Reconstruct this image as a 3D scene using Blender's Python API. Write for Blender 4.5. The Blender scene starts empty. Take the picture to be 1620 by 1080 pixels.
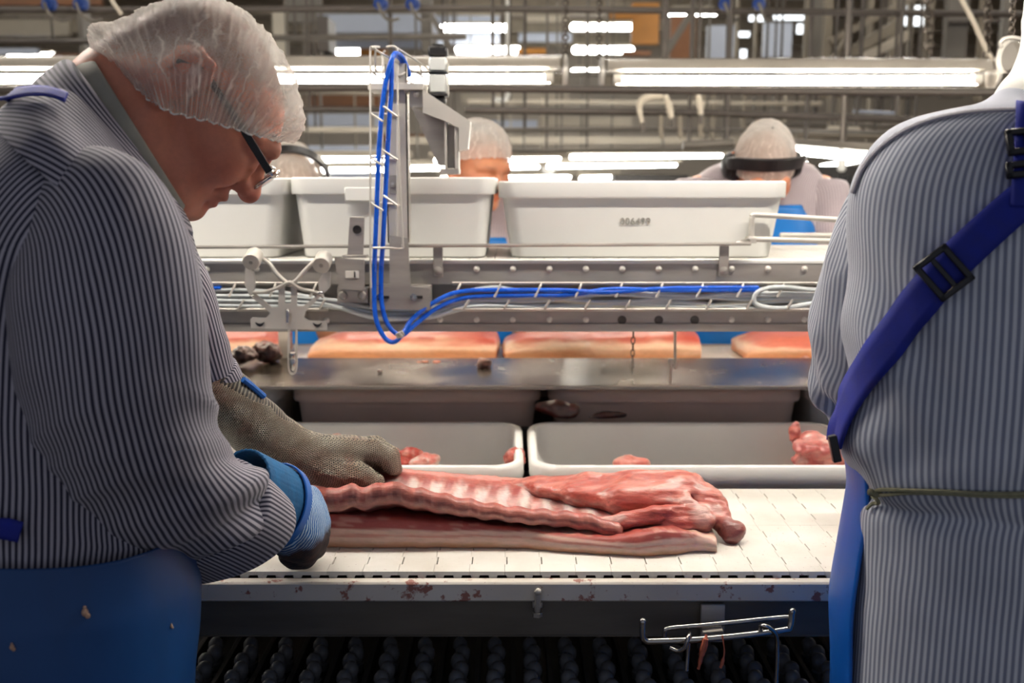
import bpy, bmesh, math, random
import numpy as np
from mathutils import Vector, Matrix
from mathutils.bvhtree import BVHTree

random.seed(7)
rng = np.random.RandomState(7)
SC = bpy.context.scene
COL = SC.collection
PI = math.pi

# ---------------------------------------------------------------- camera, world, exposure
FPX = 1575.0                    # focal length in pixels of the 1620 px wide frame
ZC = 1.45                       # eye height
PITCH = math.atan(250 / FPX)
CP, SP = math.cos(PITCH), math.sin(PITCH)
cam_d = bpy.data.cameras.new('camera')
cam_d.sensor_width = 36.0
cam_d.lens = 36.0 * FPX / 1620.0
cam_d.clip_start = 0.05
cam_d.dof.use_dof = True
cam_d.dof.focus_distance = 1.33
cam_d.dof.aperture_fstop = 4.8
cam = bpy.data.objects.new('camera', cam_d)
COL.objects.link(cam)
cam.location = (0, 0, ZC)
cam.rotation_euler = (PI / 2 - PITCH, 0, 0)
SC.camera = cam
SC.view_settings.view_transform = 'Standard'
SC.view_settings.look = 'None'
SC.view_settings.gamma = 1.0
SC.view_settings.use_curve_mapping = False
SC.view_settings.exposure = 0.10
SC.cycles.max_bounces = 8
SC.cycles.transparent_max_bounces = 16
SC.cycles.use_denoising = True
SC.cycles.sample_clamp_indirect = 6.0
SC.cycles.caustics_reflective = False
SC.cycles.caustics_refractive = False
W = bpy.data.worlds.new('world')
SC.world = W
W.use_nodes = True
W.node_tree.nodes['Background'].inputs[0].default_value = (0.88, 0.94, 1.10, 1)
W.node_tree.nodes['Background'].inputs[1].default_value = 0.22
TUBE_NEAR, TUBE_LINE, TUBE_FAR = 150.0, 80.0, 30.0    # emission of the fluorescent tubes


def at(px, py, Y):
    """world point seen at pixel (px, py) on the plane y = Y"""
    x = (px - 810) / FPX
    y = (540 - py) / FPX
    dy = CP + y * SP
    t = Y / dy
    return Vector((x * t, Y, ZC + (-SP + y * CP) * t))


def onz(px, py, z):
    """world point seen at pixel (px, py) on the level plane z"""
    x = (px - 810) / FPX
    y = (540 - py) / FPX
    dz = -SP + y * CP
    t = (z - ZC) / dz
    return Vector((x * t, (CP + y * SP) * t, z))


def ppm(px, py, Y):
    """pixels per metre there"""
    y = (540 - py) / FPX
    return FPX * (CP + y * SP) / Y


# ---------------------------------------------------------------- materials
def lin(v):
    v = v / 255.0
    return v / 12.92 if v <= 0.04045 else ((v + 0.055) / 1.055) ** 2.4


def C(r, g, b):
    return (lin(r), lin(g), lin(b), 1.0)


class NT:
    """small node helper"""
    def __init__(self, name):
        self.m = bpy.data.materials.new(name)
        self.m.use_nodes = True
        self.t = self.m.node_tree
        self.t.nodes.clear()
        self.out = self.n('ShaderNodeOutputMaterial')

    def n(self, typ, _props=None, **inp):
        nd = self.t.nodes.new(typ)
        for k, v in (_props or {}).items():
            setattr(nd, k, v)
        for k, v in inp.items():
            key = int(k[1:]) if k[0] == 'i' and k[1:].isdigit() else k.replace('_', ' ')
            self.set(nd.inputs[key], v)
        return nd

    def set(self, sock, v):
        if isinstance(v, bpy.types.NodeSocket):
            self.t.links.new(v, sock)
        elif isinstance(v, bpy.types.Node):
            self.t.links.new(v.outputs[0], sock)
        else:
            sock.default_value = v

    def math(self, op, a, b=0.0, c=0.0):
        nd = self.n('ShaderNodeMath', {'operation': op}, i0=a, i1=b)
        if op in ('MULTIPLY_ADD',):
            self.set(nd.inputs[2], c)
        return nd.outputs[0]

    def ramp(self, fac, stops, interp='LINEAR'):
        nd = self.n('ShaderNodeValToRGB', i0=fac)
        nd.color_ramp.interpolation = interp
        e = nd.color_ramp.elements
        while len(e) < len(stops):
            e.new(0.5)
        for i, (p, c) in enumerate(stops):
            e[i].position = p
            e[i].color = c
        return nd.outputs[0]

    def mix(self, fac, a, b, blend='MIX'):
        nd = self.t.nodes.new('ShaderNodeMix')
        nd.data_type = 'RGBA'
        nd.blend_type = blend
        self.set(nd.inputs[0], fac)
        self.set(nd.inputs[6], a)
        self.set(nd.inputs[7], b)
        return nd.outputs[2]

    def coord(self, which='Object', scale=None):
        tc = self.n('ShaderNodeTexCoord').outputs[which]
        if scale is None:
            return tc
        mp = self.n('ShaderNodeMapping')
        self.set(mp.inputs['Vector'], tc)
        mp.inputs['Scale'].default_value = scale
        return mp.outputs[0]

    def noise(self, vec, scale, detail=3.0, rough=0.55, dist=0.0):
        nd = self.n('ShaderNodeTexNoise')
        self.set(nd.inputs['Vector'], vec)
        nd.inputs['Scale'].default_value = scale
        nd.inputs['Detail'].default_value = detail
        nd.inputs['Roughness'].default_value = rough
        nd.inputs['Distortion'].default_value = dist
        return nd.outputs[0]

    def bump(self, h, strength=0.3, dist=0.002, normal=None):
        nd = self.n('ShaderNodeBump')
        nd.inputs['Strength'].default_value = strength
        nd.inputs['Distance'].default_value = dist
        self.set(nd.inputs['Height'], h)
        if normal is not None:
            self.set(nd.inputs['Normal'], normal)
        return nd.outputs[0]

    def pbr(self, color, rough=0.5, metal=0.0, normal=None, **kw):
        p = self.n('ShaderNodeBsdfPrincipled')
        self.set(p.inputs['Base Color'], color)
        self.set(p.inputs['Roughness'], rough)
        self.set(p.inputs['Metallic'], metal)
        if normal is not None:
            self.set(p.inputs['Normal'], normal)
        for k, v in kw.items():
            self.set(p.inputs[k.replace('_', ' ')], v)
        return p

    def done(self, shader):
        self.set(self.out.inputs[0], shader)
        return self.m


def plain(name, col, rough=0.5, metal=0.0, var=0.12, scale=18.0, bump=0.0, bdist=0.001, bscale=None, stretch=(1, 1, 1), rvar=0.12, **kw):
    t = NT(name)
    v = t.coord('Object', stretch)
    nz = t.noise(v, scale, 4)
    dark = tuple(x * (1 - var) for x in col[:3]) + (1,)
    lite = tuple(min(1, x * (1 + var)) for x in col[:3]) + (1,)
    c = t.ramp(nz, [(0.3, dark), (0.7, lite)])
    r = t.math('MULTIPLY_ADD', nz, rvar * 2, rough - rvar)
    nrm = None
    if bump:
        nrm = t.bump(t.noise(v, bscale or scale * 4, 3), bump, bdist)
    return t.done(t.pbr(c, r, metal, nrm, **kw))


def emit(name, col, strength):
    t = NT(name)
    return t.done(t.n('ShaderNodeEmission', Color=col, Strength=strength).outputs[0])


MAT = {}
MAT['steel_side'] = plain('grimy_side_rail_steel', C(98, 92, 84), 0.5, 0.4, 0.2, 6, 0.05, 0.0008, 40, (1, 5, 5))  # side rail steel, a darker tone than the dull steel
MAT['steel'] = plain('stainless_steel', C(182, 177, 170), 0.36, 0.7, 0.16, 9, 0.05, 0.0006, 60, (1, 6, 6))
MAT['steel_dull'] = plain('dull_steel', C(164, 159, 152), 0.48, 0.45, 0.18, 7, 0.06, 0.0008, 40, (1, 5, 5))
MAT['steel_bright'] = plain('polished_steel', C(205, 203, 200), 0.2, 1.0, 0.06, 14)
MAT['steel_pale'] = plain('satin_steel', C(208, 203, 194), 0.42, 0.25, 0.08, 12)
MAT['steel_ledge'] = None
MAT['black'] = plain('black_plastic', C(26, 25, 26), 0.4, 0, 0.2, 20)
MAT['motor'] = plain('pale_grey_paint', C(206, 208, 204), 0.4, 0, 0.05, 20)
MAT['chrome'] = plain('chromed_rod', C(172, 168, 164), 0.2, 1.0, 0.1, 30)
MAT['hose_blue'] = plain('blue_hose', C(4, 86, 204), 0.28, 0, 0.1, 20)
MAT['cable_grey'] = plain('grey_cable', C(210, 216, 216), 0.4, 0, 0.06, 20)
MAT['cable_cream'] = plain('cream_cable', C(214, 211, 190), 0.4, 0, 0.06, 20)
MAT['crate'] = plain('white_crate_plastic', C(247, 246, 240), 0.42, 0, 0.025, 6, 0.02, 0.001, 40, Subsurface_Weight=0.0)
MAT['print'] = plain('grey_print', C(150, 147, 138), 0.6)
MAT['dark'] = plain('dark_paint', C(52, 48, 45), 0.6, 0, 0.2, 5)
MAT['pipe'] = plain('grey_pipe', C(120, 114, 106), 0.5, 0.3, 0.15, 3)
MAT['pipe_dark'] = plain('dark_pipe', C(88, 81, 75), 0.5, 0.3, 0.15, 3)
MAT['frame'] = plain('galvanised_frame', C(150, 140, 124), 0.55, 0.2, 0.15, 3)
MAT['cream'] = plain('cream_panel', C(196, 186, 168), 0.6, 0, 0.08, 3)
MAT['ochre'] = plain('ochre_board', C(170, 112, 40), 0.6, 0, 0.15, 3)
MAT['rust'] = plain('brown_board', C(128, 84, 52), 0.6, 0, 0.2, 3)
MAT['skyblue'] = plain('pale_blue_panel', C(190, 198, 214), 0.5, 0, 0.06, 2)
MAT['blue_paint'] = plain('blue_wheel_paint', C(22, 58, 130), 0.4, 0, 0.1, 10)
MAT['apron'] = plain('blue_apron_plastic', C(2, 62, 120), 0.48, 0, 0.22, 7, 0.25, 0.004, 9, (1, 1, 0.5))
MAT['apron_rear'] = plain('bright_blue_apron_plastic', C(8, 110, 190), 0.4, 0, 0.12, 7, 0.15, 0.004, 9)
MAT['strap'] = plain('blue_webbing', C(16, 34, 142), 0.75, 0, 0.16, 60, 0.3, 0.0006, 500)
MAT['buckle'] = plain('black_buckle_plastic', C(28, 27, 32), 0.35, 0, 0.1, 20)
MAT['string'] = plain('olive_string', C(132, 130, 104), 0.8, 0, 0.2, 120, 0.4, 0.0005, 600)
MAT['hairgrey'] = plain('hair', C(150, 128, 100), 0.6, 0, 0.3, 60, 0.4, 0.002, 160)
MAT['chain'] = plain('dark_chain_steel', C(96, 88, 80), 0.4, 0.7, 0.1, 20)
MAT['tube_line'] = emit('fluorescent_tube_over_line', (1.0, 0.93, 0.82, 1), TUBE_LINE)
MAT['tube_near'] = emit('fluorescent_tube_overhead', (1.0, 0.94, 0.86, 1), TUBE_NEAR)  # shared by the assumed lamps over the belt and the hanging lamp end
MAT['tube_far'] = emit('fluorescent_tube_far', (1.0, 0.98, 0.92, 1), TUBE_FAR)
MAT['tube_strip'] = emit('warm_strip_tube', (1.0, 0.84, 0.68, 1), 17.0)  # tubes of the assumed lamps under the raised conveyor
MAT['tube_hall'] = emit('fluorescent_tube_hall', (1.0, 0.97, 0.90, 1), 62.0)  # tubes of the unseen lamps added to brighten the hall
MAT['sky_pane'] = emit('daylit_rooflight_glass', (0.93, 0.97, 1.0, 1), 2.6)
MAT['bead'] = plain('grey_knob_plastic', C(112, 112, 116), 0.45, 0, 0.15, 30)
MAT['undershirt'] = plain('grey_ribbed_knit', C(150, 148, 138), 0.85, 0, 0.1, 40)
MAT['white_cloth'] = plain('white_cloth', C(232, 230, 222), 0.7, 0, 0.06, 14, 0.3, 0.003, 30)
MAT['bolt_white'] = plain('white_bolt_cap', C(226, 222, 212), 0.4, 0, 0.05, 20)
MAT['lens'] = None
MAT['skin_rear'] = plain('warm_skin', C(214, 134, 92), 0.5, 0, 0.08, 20, Subsurface_Weight=0.1)


def m_cover():
    t = NT('clear_tube_plastic')
    tr = t.n('ShaderNodeBsdfTransparent', Color=(0.97, 0.95, 0.92, 1))
    gl = t.n('ShaderNodeBsdfGlossy', Color=(1, 1, 1, 1), Roughness=0.12)
    lw = t.n('ShaderNodeLayerWeight', Blend=0.25)
    f = t.math('MULTIPLY_ADD', lw.outputs['Facing'], 0.35, 0.03)
    return t.done(t.n('ShaderNodeMixShader', i0=f, i1=tr, i2=gl).outputs[0])


def m_lens():
    t = NT('clear_lens')
    tr = t.n('ShaderNodeBsdfTransparent', Color=(0.93, 0.95, 0.95, 1))
    gl = t.n('ShaderNodeBsdfGlossy', Color=(1, 1, 1, 1), Roughness=0.03)
    lw = t.n('ShaderNodeLayerWeight', Blend=0.35)
    f = t.math('MULTIPLY_ADD', lw.outputs['Facing'], 0.4, 0.06)
    return t.done(t.n('ShaderNodeMixShader', i0=f, i1=tr, i2=gl).outputs[0])


def m_hairnet(name='hairnet_nonwoven', base=0.15):
    """thin crimped non-woven net: white fibres with gaps between"""
    t = NT(name)
    uv = t.coord('UV')
    ob = t.coord('Object')
    wv = t.noise(t.coord('UV', (24, 26, 1)), 1.0, 3, 0.6, 0.4)
    sx = t.n('ShaderNodeSeparateXYZ', i0=uv)
    ln = t.math('MULTIPLY_ADD', t.math('SINE', t.math('ADD', t.math('MULTIPLY', sx.outputs[0], 300.0), t.math('MULTIPLY', wv, 17.0))), 0.5, 0.5)
    fade = t.noise(t.coord('UV', (30, 14, 3)), 1.0, 2)
    cr = t.math('MULTIPLY', t.math('POWER', ln, 14.0), t.ramp(fade, [(0.42, (0, 0, 0, 1)), (0.6, (1, 1, 1, 1))]))
    crease = cr
    fine = t.noise(ob, 900, 2)
    cloud = t.noise(ob, 38, 4)
    a = t.math('MULTIPLY_ADD', fine, 0.32, base)
    a = t.math('MULTIPLY_ADD', cr, 0.42, a)
    a = t.math('ADD', a, t.math('MULTIPLY_ADD', cloud, 0.40, -0.20))
    lw = t.n('ShaderNodeLayerWeight', Blend=0.5)
    fc = t.math('POWER', lw.outputs['Facing'], 2.6)
    a = t.math('MULTIPLY_ADD', fc, 0.75, a)
    a = t.n('ShaderNodeClamp', i0=a).outputs[0]
    df = t.n('ShaderNodeBsdfDiffuse', Color=C(236, 234, 228))
    tl = t.n('ShaderNodeBsdfTranslucent', Color=C(238, 236, 230))
    nrm = t.bump(t.math('ADD', crease, t.math('MULTIPLY', fine, 0.2)), 0.5, 0.003)
    t.set(df.inputs['Normal'], nrm)
    cloth = t.n('ShaderNodeMixShader', i0=0.5, i1=df, i2=tl)
    tr = t.n('ShaderNodeBsdfTransparent')
    return t.done(t.n('ShaderNodeMixShader', i0=a, i1=tr, i2=cloth).outputs[0])


def m_stripe(name, dark, light, pitch, width=0.5, soft=0.22, rough=0.85):
    """woven stripes that run along v; u is metres across"""
    t = NT(name)
    uv = t.n('ShaderNodeSeparateXYZ', i0=t.n('ShaderNodeUVMap', {'uv_map': 'UVMap'}).outputs[0])
    ph = t.math('MULTIPLY', uv.outputs[0], 2 * PI / pitch)
    s = t.math('MULTIPLY_ADD', t.math('SINE', ph), 0.5, 0.5)
    c = t.ramp(s, [(max(0, width - soft), dark), (min(1, width + soft), light)])
    ob = t.coord('Object')
    blotch = t.noise(ob, 14, 4)
    c = t.mix(0.22, c, t.ramp(blotch, [(0.3, (0.45, 0.45, 0.45, 1)), (0.7, (1, 1, 1, 1))]), 'MULTIPLY')
    weave = t.noise(ob, 700, 2)
    nrm = t.bump(t.math('ADD', t.math('MULTIPLY', t.noise(ob, 30, 3), 3.0), weave), 0.25, 0.0012)
    return t.done(t.pbr(c, rough, 0, nrm, Sheen_Weight=0.15))


def m_mail():
    t = NT('chain_mail_rings')
    uv = t.n('ShaderNodeSeparateXYZ', i0=t.n('ShaderNodeUVMap', {'uv_map': 'UVMap'}).outputs[0])
    p = 0.0066
    row = t.math('MULTIPLY', uv.outputs[1], 1 / (p * 0.72))
    rowi = t.math('FLOOR', row)
    odd = t.math('MULTIPLY', t.math('MODULO', rowi, 2.0), 0.5)
    uu = t.math('ADD', t.math('MULTIPLY', uv.outputs[0], 1 / p), odd)
    fu = t.math('SUBTRACT', t.math('FRACT', uu), 0.5)
    fv = t.math('SUBTRACT', t.math('FRACT', row), 0.5)
    r = t.math('SQRT', t.math('ADD', t.math('MULTIPLY', fu, fu), t.math('MULTIPLY', t.math('MULTIPLY', fv, fv), 0.9)))
    ring = t.math('SUBTRACT', 1.0, t.math('MULTIPLY', t.math('ABSOLUTE', t.math('SUBTRACT', r, 0.34)), 5.0))
    ring = t.n('ShaderNodeClamp', i0=ring).outputs[0]
    ob = t.coord('Object')
    dirt = t.noise(ob, 22, 4)
    base = t.ramp(dirt, [(0.35, C(196, 190, 172)), (0.55, C(172, 156, 136)), (0.72, C(150, 108, 90))])
    c = t.mix(ring, C(30, 27, 25), base)
    nrm = t.bump(ring, 0.8, 0.0016)
    return t.done(t.pbr(c, 0.42, t.math('MULTIPLY', ring, 0.55), nrm))


def m_knit():
    """blue speckled knit glove, dirty on the palm side"""
    t = NT('blue_knit')
    uv = t.n('ShaderNodeSeparateXYZ', i0=t.n('ShaderNodeUVMap', {'uv_map': 'UVMap'}).outputs[0])
    ob = t.coord('Object')
    wob = t.noise(ob, 90, 2)
    rib = t.math('SINE', t.math('ADD', t.math('MULTIPLY', uv.outputs[0], 2 * PI / 0.0042), t.math('MULTIPLY', wob, 7.0)))
    rib = t.math('MULTIPLY_ADD', rib, 0.5, 0.5)
    a = t.ramp(rib, [(0.15, C(38, 92, 160)), (0.6, C(120, 172, 220)), (0.9, C(196, 214, 226))])
    at_ = t.n('ShaderNodeAttribute', {'attribute_name': 'dirt'})
    d = t.math('ADD', at_.outputs['Fac'], t.math('MULTIPLY_ADD', t.noise(ob, 45, 4), 0.7, -0.35))
    dd = t.ramp(d, [(0.42, (0, 0, 0, 1)), (0.75, (1, 1, 1, 1))])
    c = t.mix(dd, a, t.ramp(t.noise(ob, 60, 3), [(0.3, C(22, 23, 32)), (0.7, C(74, 52, 46))]))
    return t.done(t.pbr(c, 0.85, 0, t.bump(rib, 0.6, 0.0012)))


def m_vcol(name, rough=0.4, fib=(1, 1, 1), fscale=120, bstr=0.35, bdist=0.0012, spec=0.5, sss=0.0, mot=0.25, coat=0.0):
    """colour from the mesh attribute 'col' (the thing's own colours), with fine mottling"""
    t = NT(name)
    a = t.n('ShaderNodeAttribute', {'attribute_name': 'col'}).outputs['Color']
    v = t.coord('Object', fib)
    nz = t.noise(v, fscale, 4, 0.65)
    c = t.mix(mot, a, t.ramp(nz, [(0.3, (0.35, 0.3, 0.3, 1)), (0.62, (1.15, 1.1, 1.1, 1))]), 'MULTIPLY')
    sp = t.noise(v, fscale * 7, 2, 0.6)
    c = t.mix(t.math('MULTIPLY', t.ramp(sp, [(0.56, (0, 0, 0, 1)), (0.68, (1, 1, 1, 1))]), mot * 0.3), c, C(236, 202, 190))
    kw = {}
    if sss:
        kw = dict(Subsurface_Weight=sss, Subsurface_Scale=0.006)
    return t.done(t.pbr(c, t.math('MULTIPLY_ADD', nz, 0.2, rough - 0.1), 0, t.bump(nz, bstr, bdist), Specular_IOR_Level=spec, Coat_Weight=coat, Coat_Roughness=0.2, **kw))


def m_belt():
    t = NT('white_belt_plastic')
    ob = t.coord('Object')
    gen = t.n('ShaderNodeNewGeometry').outputs['Position']
    n1 = t.noise(gen, 9, 5)
    c = t.ramp(n1, [(0.3, C(222, 217, 206)), (0.7, C(240, 238, 231))])
    st = t.noise(gen, 260, 2)
    st2 = t.noise(gen, 6, 3)
    f = t.math('MULTIPLY', t.ramp(st, [(0.69, (0, 0, 0, 1)), (0.73, (1, 1, 1, 1))]), t.ramp(st2, [(0.45, (0, 0, 0, 1)), (0.6, (1, 1, 1, 1))]))
    c = t.mix(t.math('MULTIPLY', f, 0.7), c, C(122, 48, 34))
    return t.done(t.pbr(c, 0.38, 0, t.bump(n1, 0.05, 0.001)))


def m_stained():
    """white edge strip with dried blood spots"""
    t = NT('blood_spotted_white_plastic')
    gen = t.n('ShaderNodeNewGeometry').outputs['Position']
    n1 = t.noise(gen, 40, 5, 0.6)
    n2 = t.noise(gen, 7, 2)
    c = t.ramp(n2, [(0.3, C(205, 196, 184)), (0.7, C(224, 218, 208))])
    f = t.math('MULTIPLY_ADD', n2, 0.35, n1)
    f = t.ramp(f, [(0.762, (0, 0, 0, 1)), (0.81, (1, 1, 1, 1))])
    c = t.mix(t.math('MULTIPLY', f, 0.85), c, C(140, 58, 36))
    sp = t.ramp(t.noise(gen, 190, 2), [(0.70, (0, 0, 0, 1)), (0.74, (1, 1, 1, 1))])
    c = t.mix(t.math('MULTIPLY', sp, 0.6), c, C(110, 62, 44))
    return t.done(t.pbr(c, 0.4, 0, t.bump(n1, 0.05, 0.001)))


def m_ledge():
    """wet stainless top with smears of fat and water"""
    t = NT('wet_stainless_ledge')
    gen = t.n('ShaderNodeNewGeometry').outputs['Position']
    n1 = t.noise(gen, 7, 5, 0.6)
    c = t.ramp(n1, [(0.3, C(82, 75, 67)), (0.7, C(108, 100, 90))])
    r = t.ramp(n1, [(0.3, (0.16, 0.16, 0.16, 1)), (0.7, (0.30, 0.30, 0.30, 1))])
    return t.done(t.pbr(c, r, 0.8, t.bump(t.noise(gen, 24, 2), 0.05, 0.002)))


MAT['cover'] = m_cover()
MAT['lens'] = m_lens()
MAT['hairnet'] = m_hairnet()
MAT['hairnet_rear'] = m_hairnet('hairnet_nonwoven_double', 0.46)
MAT['stripe_left'] = m_stripe('navy_striped_cotton', C(34, 34, 58), C(176, 172, 184), 0.0056)
MAT['stripe_right'] = m_stripe('blue_grey_striped_cotton', C(132, 138, 160), C(212, 216, 226), 0.0066, 0.5, 0.32)
MAT['stripe_rear'] = m_stripe('faded_striped_cotton', C(142, 130, 136), C(196, 184, 186), 0.008)
MAT['mail'] = m_mail()
MAT['knit'] = m_knit()
MAT['meat'] = m_vcol('raw_pork', 0.34, (14, 60, 70), 5.0, 0.55, 0.0020, 0.5, 0.10, 0.42, 0.45)
MAT['fat'] = m_vcol('pork_fat', 0.42, (10, 40, 40), 6.0, 0.2, 0.001, 0.5, 0.15, 0.2, 0.1)
MAT['skin'] = m_vcol('skin', 0.48, (1, 1, 1), 160, 0.18, 0.0006, 0.4, 0.12, 0.12)
MAT['belt'] = m_belt()
MAT['stained'] = m_stained()
MAT['ledge'] = m_ledge()


# ---------------------------------------------------------------- objects
WLOC = {}


def thing(name, label, cat, loc=(0, 0, 0), group=None, rotz=0.0):
    o = bpy.data.objects.new(name, None)
    COL.objects.link(o)
    o.empty_display_size = 0.05
    o.location = loc
    o.rotation_euler[2] = rotz
    o['label'] = label
    o['category'] = cat
    if group:
        o['group'] = group
    WLOC[o.name] = Vector(loc)
    return o


def tag(o, label, cat, group=None):
    o['label'] = label
    o['category'] = cat
    if group:
        o['group'] = group
    return o


def struct(o):
    o['kind'] = 'structure'
    return o


def link(name, me, mat, parent=None, origin=None):
    o = bpy.data.objects.new(name, me)
    COL.objects.link(o)
    if mat is not None and not me.materials:
        me.materials.append(mat)
    if parent is not None:
        o.parent = parent
        WLOC[o.name] = WLOC[parent.name]
    elif origin is not None:
        o.location = origin
        WLOC[o.name] = Vector(origin)
    return o


def dup(root, loc=None, label=None, group=None, off=None):
    r = root.copy()
    COL.objects.link(r)
    if off is not None:
        r.location = root.location + Vector(off)
    if loc is not None:
        r.location = loc
    if label:
        r['label'] = label
    if group:
        r['group'] = group
    WLOC[r.name] = Vector(r.location)
    for ch in list(root.children):
        c = ch.copy()
        COL.objects.link(c)
        c.parent = r
        for g in list(ch.children):
            d = g.copy()
            COL.objects.link(d)
            d.parent = c
    return r


def copy_part(p, off, name=None):
    c = p.copy()
    COL.objects.link(c)
    c.location = p.location + Vector(off)
    return c


class G:
    """collects geometry of ONE mesh"""
    def __init__(self):
        self.v, self.f, self.uv = [], [], {}

    def add(self, vs, fs):
        b = len(self.v)
        self.v += [Vector(p) for p in vs]
        self.f += [tuple(i + b for i in q) for q in fs]
        return b

    def obox(self, c, h, ax=None, bev=0.0):
        c = Vector(c)
        if ax is None:
            ax = (Vector((1, 0, 0)), Vector((0, 1, 0)), Vector((0, 0, 1)))
        ax = [Vector(a).normalized() for a in ax]
        P = lambda q: c + ax[0] * q[0] + ax[1] * q[1] + ax[2] * q[2]
        sg = [(x, y, z) for x in (-1, 1) for y in (-1, 1) for z in (-1, 1)]
        if bev <= 0:
            vs = [P((s[0] * h[0], s[1] * h[1], s[2] * h[2])) for s in sg]
            self.add(vs, [(0, 1, 3, 2), (4, 6, 7, 5), (0, 4, 5, 1), (2, 3, 7, 6), (0, 2, 6, 4), (1, 5, 7, 3)])
            return self
        bev = min(bev, 0.49 * min(h))
        ids, vs = {}, []
        for s in sg:
            for a in range(3):
                q = [s[i] * (h[i] if i == a else h[i] - bev) for i in range(3)]
                ids[(s, a)] = len(vs)
                vs.append(P(q))
        fs = []
        for a in range(3):
            b, d = (a + 1) % 3, (a + 2) % 3
            for s in (-1, 1):
                def cn(sb, sd):
                    q = [0, 0, 0]
                    q[a], q[b], q[d] = s, sb, sd
                    return tuple(q)
                q = [ids[(cn(-1, -1), a)], ids[(cn(1, -1), a)], ids[(cn(1, 1), a)], ids[(cn(-1, 1), a)]]
                fs.append(q if s > 0 else q[::-1])
        for a in range(3):
            b, d = (a + 1) % 3, (a + 2) % 3
            for sa in (-1, 1):
                for sb in (-1, 1):
                    def cn(sd):
                        q = [0, 0, 0]
                        q[a], q[b], q[d] = sa, sb, sd
                        return tuple(q)
                    q = [ids[(cn(-1), a)], ids[(cn(1), a)], ids[(cn(1), b)], ids[(cn(-1), b)]]
                    fs.append(q if sa * sb < 0 else q[::-1])
        for s in sg:
            q = [ids[(s, 0)], ids[(s, 1)], ids[(s, 2)]]
            fs.append(q if s[0] * s[1] * s[2] > 0 else q[::-1])
        self.add(vs, fs)
        return self

    def box(self, lo, hi, bev=0.0):
        lo, hi = Vector(lo), Vector(hi)
        return self.obox((lo + hi) / 2, [(abs(hi[i] - lo[i])) / 2 for i in range(3)], None, bev)

    def cyl(self, a, b, r, n=14, r2=None, cap=True):
        a, b = Vector(a), Vector(b)
        r2 = r if r2 is None else r2
        d = (b - a).normalized()
        u = d.orthogonal().normalized()
        w = d.cross(u)
        vs = []
        for p, rr in ((a, r), (b, r2)):
            for i in range(n):
                t = 2 * PI * i / n
                vs.append(p + (u * math.cos(t) + w * math.sin(t)) * rr)
        fs = [(i, (i + 1) % n, n + (i + 1) % n, n + i) for i in range(n)]
        if cap:
            fs.append(tuple(range(n))[::-1])
            fs.append(tuple(range(n, 2 * n)))
        self.add(vs, fs)
        return self

    def lathe(self, a, d, prof, n=20):
        """prof: list of (distance along d, radius)"""
        a, d = Vector(a), Vector(d).normalized()
        u = d.orthogonal().normalized()
        w = d.cross(u)
        vs, fs = [], []
        for (h, r) in prof:
            for i in range(n):
                t = 2 * PI * i / n
                vs.append(a + d * h + (u * math.cos(t) + w * math.sin(t)) * max(r, 1e-5))
        for k in range(len(prof) - 1):
            for i in range(n):
                j = (i + 1) % n
                fs.append((k * n + i, k * n + j, (k + 1) * n + j, (k + 1) * n + i))
        fs.append(tuple(range(n))[::-1])
        fs.append(tuple((len(prof) - 1) * n + i for i in range(n)))
        self.add(vs, fs)
        return self

    def tube(self, pts, r, n=8, smooth=0, closed=False):
        pts = [Vector(p) for p in pts]
        if smooth:
            pts = spline(pts, smooth, closed)
        m = len(pts)
        rad = r if hasattr(r, '__len__') else None
        vs, fs = [], []
        up = None
        for i, p in enumerate(pts):
            if closed:
                d = pts[(i + 1) % m] - pts[i - 1]
            else:
                d = pts[min(i + 1, m - 1)] - pts[max(i - 1, 0)]
            d.normalize()
            if up is None:
                up = d.orthogonal().normalized()
            up = (up - d * up.dot(d))
            if up.length < 1e-6:
                up = d.orthogonal()
            up.normalize()
            w = d.cross(up)
            rr = rad[min(int(i * len(rad) / m), len(rad) - 1)] if rad else r
            for k in range(n):
                t = 2 * PI * k / n
                vs.append(p + (up * math.cos(t) + w * math.sin(t)) * rr)
        segs = m if closed else m - 1
        for i in range(segs):
            a, b = i * n, ((i + 1) % m) * n
            for k in range(n):
                j = (k + 1) % n
                fs.append((a + k, a + j, b + j, b + k))
        if not closed:
            fs.append(tuple(range(n))[::-1])
            fs.append(tuple((m - 1) * n + k for k in range(n)))
        self.add(vs, fs)
        return self

    def prism(self, poly, o, ux, uy, depth):
        """poly in 2-D, lifted by axes ux, uy from o, thick by vector depth"""
        o, ux, uy, depth = Vector(o), Vector(ux), Vector(uy), Vector(depth)
        n = len(poly)
        a = [o + ux * p[0] + uy * p[1] for p in poly]
        vs = a + [p + depth for p in a]
        fs = [tuple(range(n))[::-1], tuple(range(n, 2 * n))]
        fs += [(i, (i + 1) % n, n + (i + 1) % n, n + i) for i in range(n)]
        self.add(vs, fs)
        return self

    def sph(self, c, r, n=12, m=8):
        c = Vector(c)
        rr = r if hasattr(r, '__len__') else (r, r, r)
        vs = [c + Vector((0, 0, -rr[2]))]
        for j in range(1, m):
            t = PI * j / m - PI / 2
            for i in range(n):
                p = 2 * PI * i / n
                vs.append(c + Vector((rr[0] * math.cos(t) * math.cos(p), rr[1] * math.cos(t) * math.sin(p), rr[2] * math.sin(t))))
        vs.append(c + Vector((0, 0, rr[2])))
        fs = []
        for i in range(n):
            fs.append((0, 1 + (i + 1) % n, 1 + i))
            for j in range(m - 2):
                a, b = 1 + j * n, 1 + (j + 1) * n
                fs.append((a + i, a + (i + 1) % n, b + (i + 1) % n, b + i))
            a = 1 + (m - 2) * n
            fs.append((a + i, a + (i + 1) % n, len(vs) - 1))
        self.add(vs, fs)
        return self

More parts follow.
